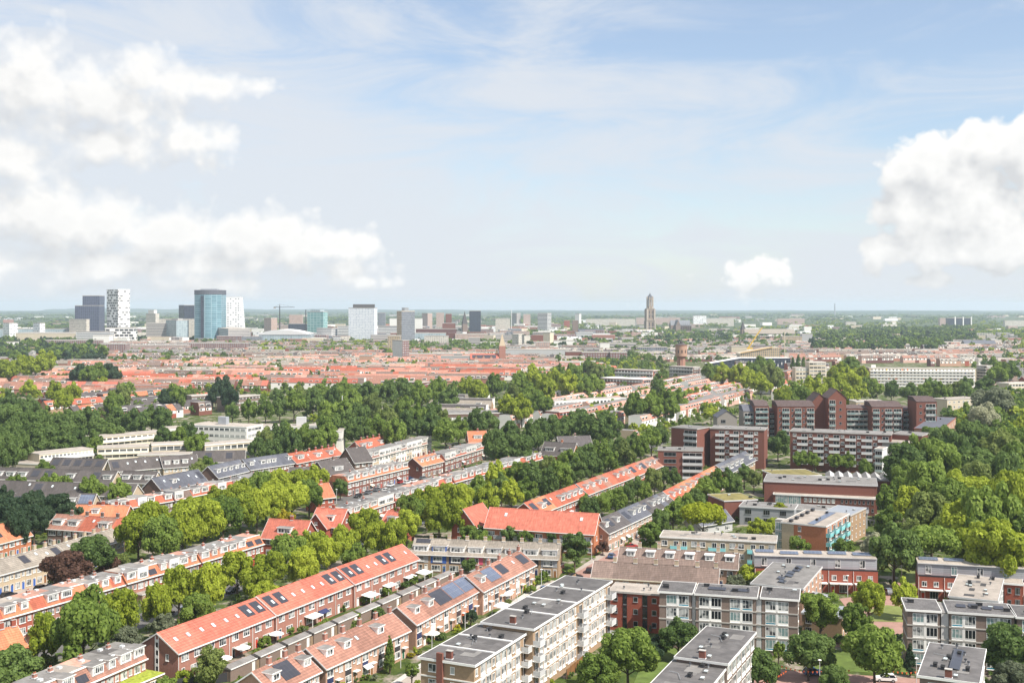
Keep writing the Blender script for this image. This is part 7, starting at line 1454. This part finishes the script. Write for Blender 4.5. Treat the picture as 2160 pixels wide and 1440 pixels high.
def lamp(label, x, y, h=5.2):
    p = at(x, y, 0); root = thing('street_lamp', label, 'street lamp', (p.x, p.y, 0), 0, 'street lamps')
    obj('pole', cached(('lp', h), lambda: (lambda b: (b.tube((0, 0, 0), (0, 0, h), .09, .055, 8, 'pale_grey'), b.mesh('pole'))[1])(MB())), root)
    obj('lamp_head', cached(('lh', h), lambda: (lambda b: (b.cyl(0, 0, h, h + .22, .12, .36, 10, 'pale_grey'), b.cyl(0, 0, h + .22, h + .34, .38, .2, 10, 'white_paint'), b.mesh('lamp_head'))[2])(MB())), root)
for i, (x, y) in enumerate([(845, 1408), (911, 1368), (981, 1330), (1038, 1296), (1091, 1268), (1142, 1244)]): lamp(f'pale street lamp, {nth(i)} from the near end of the lane before the rust terrace', x, y)
for t_, x, y in [('street lamp at the orange block gable', 1248, 1186), ('street lamp before the plain red brick building', 1382, 1322), ('street lamp in front of the red garage doors', 1788, 1258), ('street lamp between the two light green trees', 1882, 1240), ('street lamp behind the silver-grey car', 1902, 1229), ('double-armed street lamp beside the bottom dark roof', 1933, 1446), ('thin lamp on the brick square by the dark estate car', 1729, 1450), ('tall street lamp by the golden column tree', 710, 1062)]: lamp('pale ' + t_, x, y)
# lean-to sheds with tiled edges between the garden rows
A, B_ = at(486, 1412, 2.4), at(962, 1206, 2.4); u = (B_ - A); Ls = u.length; u.normalize(); ra = math.atan2(u.y, u.x); n = 10; w = Ls / n
for i in range(n):
    p = A + u * (w * i); root = thing('garden_shed', f'long brick lean-to shed with tiled edge, {nth(i)} from the near end of the garden path', 'shed', (p.x, p.y, 0), ra, 'brick sheds along the garden path')
    obj('wall', cached('shw', lambda: (lambda b: (b.box(.02, w - 1.2, 0, 2.6, 0, 2.35, 'brick_taupe'), b.mesh('wall'))[1])(MB())), root)
    obj('roof', cached('shr', lambda: (lambda b: (b.prism([(-.15, 2.353), (2.75, 2.353), (2.75, 2.5), (1.6, 3.0), (-.15, 2.5)], -.05, w - 1.13, 'bitumen_grey', {2: 'tile_salmon'}), b.box(-.06, w - 1.12, -.22, -.152, 2.36, 2.58, 'white_paint'), b.mesh('roof'))[2])(MB())), root)
    obj('door', door_me(.9, 2.0, 'white_paint', False), root, (w - 2.6, -.004, .05))
    obj('gate', cached('shg', lambda: (lambda b: (b.box(w - 1.18, w - .02, .2, .26, 0, 1.9, 'timber'), b.mesh('gate'))[1])(MB())), root)
g = random.Random(8)
for i, (x, y, m) in enumerate([(905, 1262, 'tile_orange'), (873, 1285, 'bitumen_grey'), (838, 1300, 'tile_salmon'), (800, 1325, 'bitumen_grey'), (700, 1372, 'tile_salmon'), (660, 1385, 'bitumen_grey'), (745, 1345, 'bitumen_grey'), (935, 1240, 'bitumen_grey'), (985, 1218, 'gravel_roof'), (1178, 1192, 'gravel_roof'), (1010, 1205, 'bitumen_grey'), (620, 1402, 'bitumen_grey'), (130, 1262, 'bitumen_grey'), (300, 1252, 'gravel_roof'), (25, 1352, 'gravel_roof'), (105, 1330, 'zinc')]):
    p = at(x, y, 2.6); root = thing('garden_shed', f'{["orange-tiled", "salmon-tiled", "flat grey-roofed"][0 if m == "tile_orange" else 1 if m == "tile_salmon" else 2]} garden shed, {nth(i)} of the separate sheds behind the terraces', 'shed', (p.x, p.y, 0), D1 + g.choice([0, 1.57]), 'separate garden sheds')
    ws, ds = g.uniform(3, 5), g.uniform(2.4, 3.4); b = MB(); b.box(0, ws, 0, ds, 0, 2.3, g.choice(['brick_rose', 'timber', 'brick_taupe'])); obj('wall', b.mesh('wall'), root)
    b = MB()
    if m.startswith('tile'): b.prism([(-.3, 2.303), (ds + .3, 2.303), (ds / 2, 3.5)], -.2, ws + .2, m)
    else: b.box(-.2, ws + .2, -.2, ds + .2, 2.303, 2.5, 'white_paint', top=m)
    obj('roof', b.mesh('roof'), root); obj('door', door_me(.9, 1.95, 'door_wood', False), root, (.5, -.004, .05))
b = MB()
p = at(320, 1430, 3.0); root = thing('garage', 'garage with bright moss roof below the salmon terrace gable', 'garage', (p.x, p.y, 0), D1)
b.box(-5, 3, 0, 5.5, 0, 2.9, 'brick_tan'); obj('wall', b.mesh('wall'), root); b = MB(); b.box(-5.3, 3.3, -.3, 5.8, 2.903, 3.2, 'white_paint', top='moss_roof'); obj('roof', b.mesh('roof'), root); obj('window', window_me(2.4, 1.6, 4), root, (-.5, -.002, .8)); obj('door', door_me(1.0, 2.2, 'white_paint'), root, (-3.5, -.002, .1))
for i, (x, y, m, t_) in enumerate([(583, 1333, 'white_paint', 'white parasol over the salmon terrace gardens'), (512, 1362, 'white_paint', 'white parasol near the garden willow'), (912, 1332, 'white_paint', 'white parasol before the rust terrace, by a lamp'), (984, 1291, 'orange_cloth', 'orange parasol beside the clipped dark tree'), (1067, 1250, 'white_paint', 'white tilted parasol before the upper rust houses'), (473, 1384, 'white_paint', 'small white parasol behind the garden willow')]):
    p = at(x, y, 2.4); root = thing('parasol', t_, 'parasol', (p.x, p.y, 0), .4 * i, 'garden parasols')
    obj('pole', cached('pap', lambda: (lambda b: (b.tube((0, 0, 0), (0, 0, 2.75), .04, .03, 6, 'grey_metal'), b.cyl(0, 0, 0, .12, .35, .3, 10, 'concrete'), b.mesh('pole'))[2])(MB())), root)
    obj('canopy', cached(('pac', m), lambda: (lambda b: (b.cone([(1.7 * math.cos(k * math.pi / 4), 1.7 * math.sin(k * math.pi / 4), 2.15) for k in range(8)], (0, 0, 2.8), m), b.cyl(0, 0, 2.02, 2.15, 1.7, 1.7, 8, m), b.mesh('canopy'))[2])(MB())), root)
for i, (x, y) in enumerate([(648, 1296), (770, 1252), (808, 1231), (850, 1213), (884, 1205), (1048, 1275)]):
    p = at(x, y, 2.6); root = thing('veranda', f'white-roofed veranda, {nth(i)} along the gardens from the salmon terrace middle', 'veranda', (p.x, p.y, 0), D1, 'white verandas')
    obj('roof', cached('ver', lambda: (lambda b: (b.prism([(-3, 2.35), (0, 2.75), (0, 2.83), (-3, 2.43)], -2, 2.4, 'white_paint'), b.mesh('roof'))[1])(MB())), root)
    for xx in (-1.9, 2.3): obj('post', cached('vep', lambda: (lambda b: (b.box(-.06, .06, -2.9, -2.78, 0, 2.34, 'white_paint'), b.mesh('post'))[1])(MB())), root, (xx, 0, 0))
def fence(label, p, q, h=1.8, m='timber'):
    A, B = at(*p), at(*q); u = B - A; Lf = u.length; root = thing('fence', label, 'fence', (A.x, A.y, 0), math.atan2(u.y, u.x)); n = max(2, int(Lf / 2.2))
    b = MB()
    for i in range(n): x = Lf * i / n; b.box(x + .06, x + Lf / n - .06, -.02, .02, .05, h - .05 + .06 * (i % 2), m)
    obj('panel', b.mesh('panel'), root)
    for i in range(0, n + 1): obj('post', cached(('fp', h), lambda: (lambda b: (b.box(-.055, .055, -.05, .05, 0, h + .06, 'bark'), b.mesh('post'))[1])(MB())), root, (Lf * i / n, 0, 0))
fence('weathered board fence beyond the garden willow', (455, 1432), (585, 1372)); fence('dark board fence in front of the salmon terrace gable', (345, 1455), (480, 1437), 1.9, 'dark_metal'); fence('board fence beside the lane near the parked dark cars', (1160, 1260), (1215, 1222)); fence('orange wooden fence below the higher tan flat', (1195, 1432), (1230, 1402), 2.0, 'door_wood')
# low railing, bike rack and bunting on the square
def bunting(label, p, q, z):
    A, B = at(*p, z), at(*q, z); u = B - A; root = thing('bunting', label, 'bunting', A, 0, 'strings of orange bunting'); b = MB(); n = int(u.length / .8)
    P = lambda t: (u.x * t, u.y * t, u.z * t - .9 * 4 * t * (1 - t) * .5)
    for i in range(n): b.tube(P(i / n), P((i + 1) / n), .02, .02, 3, 'dark_metal')
    obj('string', b.mesh('string'), root); b = MB()
    for i in range(n):
        t = (i + .5) / n; x, y, zz = P(t); b.poly([(x - .2, y, zz), (x + .2, y, zz), (x, y + .02, zz - .45)], 'orange_cloth'); b.poly([(x + .2, y + .03, zz), (x - .2, y + .03, zz), (x, y + .04, zz - .45)], 'orange_cloth')
    o = obj('flag', b.mesh('flag'), root); o['kind'] = 'stuff'
bunting('orange bunting from the young slim tree to the dark estate car', (1645, 1402), (1738, 1414), 3.2); bunting('orange bunting between lawn tree and very wide tree', (1720, 1396), (1795, 1412), 3.4); bunting('orange bunting from the very wide tree to the cypress', (1880, 1412), (1945, 1412), 3.4); bunting('orange bunting round the black car', (1600, 1438), (1660, 1412), 3.0)
p = at(1782, 1376); root = thing('bike_rack', 'low dark bicycle rack on the pale path behind the lawn', 'bike rack', (p.x, p.y, .1), 0)
for k in range(7): obj('hoop', cached('hoop', lambda: (lambda b: ([b.tube((.35 * math.cos(a * .314), 0, .8 * math.sin(a * .314)), (.35 * math.cos((a + 1) * .314), 0, .8 * math.sin((a + 1) * .314)), .03, .03, 5, 'dark_metal') for a in range(10)], b.mesh('hoop'))[1])(MB())), root, (k * 1.0 - 3, 0, 0), 1.2)

# ------------------------------------------------------------------ sky
SUN_EL, SUN_AZ = rad(50), rad(127)        # azimuth from the viewing direction, to the right
world = bpy.data.worlds.new('World'); scene.world = world; world.use_nodes = True
def build_sky():
    nt = world.node_tree; nt.nodes.clear(); N = nt.nodes.new
    out = N('ShaderNodeOutputWorld'); sky = N('ShaderNodeTexSky'); sky.sky_type = 'NISHITA'; sky.sun_disc = False
    sky.sun_elevation = SUN_EL; sky.sun_rotation = SUN_AZ; sky.air_density = 1.0; sky.dust_density = .6; sky.ozone_density = 2.0
    bg = N('ShaderNodeBackground'); bg.inputs['Strength'].default_value = SKY_STR; L(nt, sky.outputs[0], bg.inputs['Color'])
    def math_(op, a, b=None, c=None, clamp=False):
        n = N('ShaderNodeMath'); n.operation = op; n.use_clamp = clamp
        for i, v in enumerate((a, b, c)):
            if v is None: continue
            if isinstance(v, (int, float)): n.inputs[i].default_value = v
            else: L(nt, v, n.inputs[i])
        return n.outputs[0]
    tc = N('ShaderNodeTexCoord'); sp = N('ShaderNodeSeparateXYZ'); L(nt, tc.outputs['Generated'], sp.inputs[0])
    x, y, z = sp.outputs
    az = math_('MULTIPLY', math_('ARCTAN2', x, y), 1.0); hyp = math_('SQRT', math_('ADD', math_('MULTIPLY', x, x), math_('MULTIPLY', y, y)))
    el = math_('DIVIDE', z, math_('MAXIMUM', hyp, .02))
    def smooth(v, a, b):
        n = N('ShaderNodeMapRange'); n.interpolation_type = 'SMOOTHSTEP'; n.inputs[1].default_value = a; n.inputs[2].default_value = b; L(nt, v, n.inputs[0]); return n.outputs[0]
    # cumulus: heaps placed by compass direction and height (azimuth, elevation, radii in thousandths)
    def A(px, py): t = math.atan((px - CX) / F); return t, (HOR - py) / F * math.cos(t)
    heaps = [(300, 245, 200, 100, .25), (60, 190, 170, 120), (200, 200, 150, 95), (315, 165, 105, 85), (390, 290, 120, 62), (230, 310, 170, 60), (20, 330, 140, 60), (450, 185, 90, 42, .25), (545, 188, 130, 48, .62),
             (80, 470, 200, 100), (210, 470, 140, 82), (350, 500, 170, 68), (520, 500, 160, 72), (680, 520, 130, 60), (300, 560, 320, 48), (690, 560, 190, 70, .4), (760, 590, 120, 40, .6), (30, 560, 200, 60), (420, 600, 150, 34),
             (2080, 400, 130, 135), (2000, 350, 95, 70), (1950, 440, 105, 80), (1905, 355, 50, 42), (2160, 340, 100, 90), (1990, 530, 160, 48), (2120, 520, 150, 60), (1990, 585, 140, 44, .5),
             (1585, 596, 130, 56, .38), (1622, 572, 70, 44, .35), (1538, 600, 70, 36, .4), (1368, 642, 84, 40, .45)]
    def density(da, de):
        a = math_('ADD', az, da); e = math_('ADD', el, de)
        cb = N('ShaderNodeCombineXYZ'); L(nt, a, cb.inputs[0]); L(nt, e, cb.inputs[1])
        n1 = N('ShaderNodeTexNoise'); n1.inputs['Scale'].default_value = 17; n1.inputs['Detail'].default_value = 7; n1.inputs['Roughness'].default_value = .53; n1.inputs['Distortion'].default_value = .25
        L(nt, cb.outputs[0], n1.inputs['Vector'])
        v1 = N('ShaderNodeTexVoronoi'); v1.feature = 'SMOOTH_F1'; v1.inputs['Scale'].default_value = 38; v1.inputs['Smoothness'].default_value = .5; v1.inputs['Detail'].default_value = 2.5; v1.inputs['Roughness'].default_value = .55; L(nt, cb.outputs[0], v1.inputs['Vector'])
        env = None
        for (px, py, rx, ry, *weak) in heaps:
            t, ev = A(px, py); sx, sy = F / rx, F / ry
            vm = N('ShaderNodeVectorMath'); vm.operation = 'MULTIPLY_ADD'; L(nt, cb.outputs[0], vm.inputs[0]); vm.inputs[1].default_value = (sx, sy, 0); vm.inputs[2].default_value = (-t * sx, -ev * sy, 0)
            ln = N('ShaderNodeVectorMath'); ln.operation = 'LENGTH'; L(nt, vm.outputs[0], ln.inputs[0])
            lv = math_('ADD', ln.outputs['Value'], weak[0]) if weak else ln.outputs['Value']
            if env is None: env = lv
            else: n = N('ShaderNodeMath'); n.operation = 'SMOOTH_MIN'; L(nt, env, n.inputs[0]); L(nt, lv, n.inputs[1]); n.inputs[2].default_value = .25; env = n.outputs[0]
        env = math_('MAXIMUM', math_('SUBTRACT', 1.0, env), -1.2)
        nz = math_('MULTIPLY_ADD', math_('SUBTRACT', n1.outputs['Fac'], .5), 1.35, math_('MULTIPLY', math_('SUBTRACT', .92, v1.outputs['Distance']), .75))
        return math_('ADD', env, nz), n1.outputs['Fac']
    d0, f0 = density(0, 0); d1, _ = density(.011, .022)
    edge = math_('ADD', .24, math_('MULTIPLY', .40, math_('MULTIPLY_ADD', az, -4.0, -.1, True)))
    cum = math_('SMOOTH_MIN', math_('MAXIMUM', math_('DIVIDE', math_('ADD', d0, .03), edge), 0.0), 1.0, .12)
    lit = math_('MULTIPLY_ADD', math_('SUBTRACT', d0, d1), .95, .60, True)
    core = smooth(d0, .25, 1.15)
    shade = math_('SUBTRACT', lit, math_('MULTIPLY', core, .24), None, True)
    cc = N('ShaderNodeMix'); cc.data_type = 'RGBA'; cc.inputs[6].default_value = (*CLOUD_DARK, 1); cc.inputs[7].default_value = (*CLOUD_LIT, 1); L(nt, shade, cc.inputs[0])
    # high veil of streaky cloud
    mp = N('ShaderNodeMapping'); mp.inputs['Rotation'].default_value = (0, 0, rad(-20)); mp.inputs['Scale'].default_value = (3.4, 12, 1)
    cb = N('ShaderNodeCombineXYZ'); L(nt, az, cb.inputs[0]); L(nt, el, cb.inputs[1]); L(nt, cb.outputs[0], mp.inputs[0])
    nv = N('ShaderNodeTexNoise'); nv.inputs['Scale'].default_value = 1.5; nv.inputs['Detail'].default_value = 9; nv.inputs['Roughness'].default_value = .62; nv.inputs['Distortion'].default_value = .8; L(nt, mp.outputs[0], nv.inputs['Vector'])
    nw = N('ShaderNodeTexNoise'); nw.inputs['Scale'].default_value = 4.5; nw.inputs['Detail'].default_value = 4; L(nt, cb.outputs[0], nw.inputs['Vector'])
    low = math_('MAXIMUM', math_('MULTIPLY', math_('SUBTRACT', .21, el), 2.0), -.02)                       # thicker towards the horizon
    west = math_('MINIMUM', math_('MAXIMUM', math_('MULTIPLY', math_('SUBTRACT', .25, az), .55), -.06), .5)
    vv = math_('ADD', math_('ADD', math_('MULTIPLY_ADD', nv.outputs['Fac'], 1.7, -.35), math_('MULTIPLY', math_('SUBTRACT', nw.outputs['Fac'], .5), .8)), math_('ADD', low, west))
    veil = math_('MULTIPLY_ADD', smooth(vv, .30, 1.0), .72, .22)
    b2 = N('ShaderNodeBackground'); b2.inputs['Color'].default_value = (*VEIL, 1); b2.inputs['Strength'].default_value = 1.0
    b3 = N('ShaderNodeBackground'); L(nt, cc.outputs[2], b3.inputs['Color']); b3.inputs['Strength'].default_value = 1.0
    m1 = N('ShaderNodeMixShader'); L(nt, veil, m1.inputs[0]); L(nt, bg.outputs[0], m1.inputs[1]); L(nt, b2.outputs[0], m1.inputs[2])
    m2 = N('ShaderNodeMixShader'); L(nt, math_('MULTIPLY', cum, .97), m2.inputs[0]); L(nt, m1.outputs[0], m2.inputs[1]); L(nt, b3.outputs[0], m2.inputs[2])
    L(nt, m2.outputs[0], out.inputs['Surface'])
SKY_STR = .066
CLOUD_LIT, CLOUD_DARK, VEIL = (.425, .42, .41), (.285, .289, .295), (.305, .322, .348)
build_sky()
world.cycles.sampling_method = 'NONE'
# ------------------------------------------------------------------ sun, air, camera
sd = bpy.data.lights.new('sun', 'SUN'); sd.energy = 3.0; sd.angle = rad(.6); sd.color = (1.0, .93, .83)
so = bpy.data.objects.new('sun', sd); C.objects.link(so)
dv = Vector((math.sin(SUN_AZ) * math.cos(SUN_EL), math.cos(SUN_AZ) * math.cos(SUN_EL), math.sin(SUN_EL))); so.rotation_euler = dv.to_track_quat('Z', 'Y').to_euler(); so.location = (0, 0, 300)
m = bpy.data.materials.new('haze'); m.use_nodes = True; nt = m.node_tree; nt.nodes.clear(); o_ = nt.nodes.new('ShaderNodeOutputMaterial'); pv_ = nt.nodes.new('ShaderNodeVolumePrincipled')
pv_.inputs['Color'].default_value = (.74, .87, 1.0, 1); pv_.inputs['Density'].default_value = 6.5e-5; pv_.inputs['Anisotropy'].default_value = .1; L(nt, pv_.outputs[0], o_.inputs['Volume'])
M['haze'] = m; b = MB(); b.box(-9500, 9500, -400, 21000, -2.5, 140, 'haze'); tag(obj('haze', b.mesh('haze')), kind='stuff')
cd = bpy.data.cameras.new('camera'); co = bpy.data.objects.new('camera', cd); C.objects.link(co); scene.camera = co
co.location = (0, 0, CAM_H); co.rotation_euler = (rad(90), 0, 0); cd.sensor_width = 36; cd.lens = 36 * F / 2160; cd.shift_y = -(720 - HOR) / 2160; cd.clip_start = .5; cd.clip_end = 40000
scene.view_settings.view_transform = 'Standard'; scene.view_settings.look = 'None'; scene.view_settings.exposure = 1.32; scene.view_settings.gamma = 1
cy = scene.cycles; cy.max_bounces = 6; cy.diffuse_bounces = 3; cy.glossy_bounces = 2; cy.transmission_bounces = 2; cy.volume_bounces = 1; cy.transparent_max_bounces = 4; cy.use_denoising = True; cy.caustics_reflective = False; cy.caustics_refractive = False
print('houses', NH[0], 'trees', NT[0], 'objects', len(bpy.data.objects), 'far rows', c)
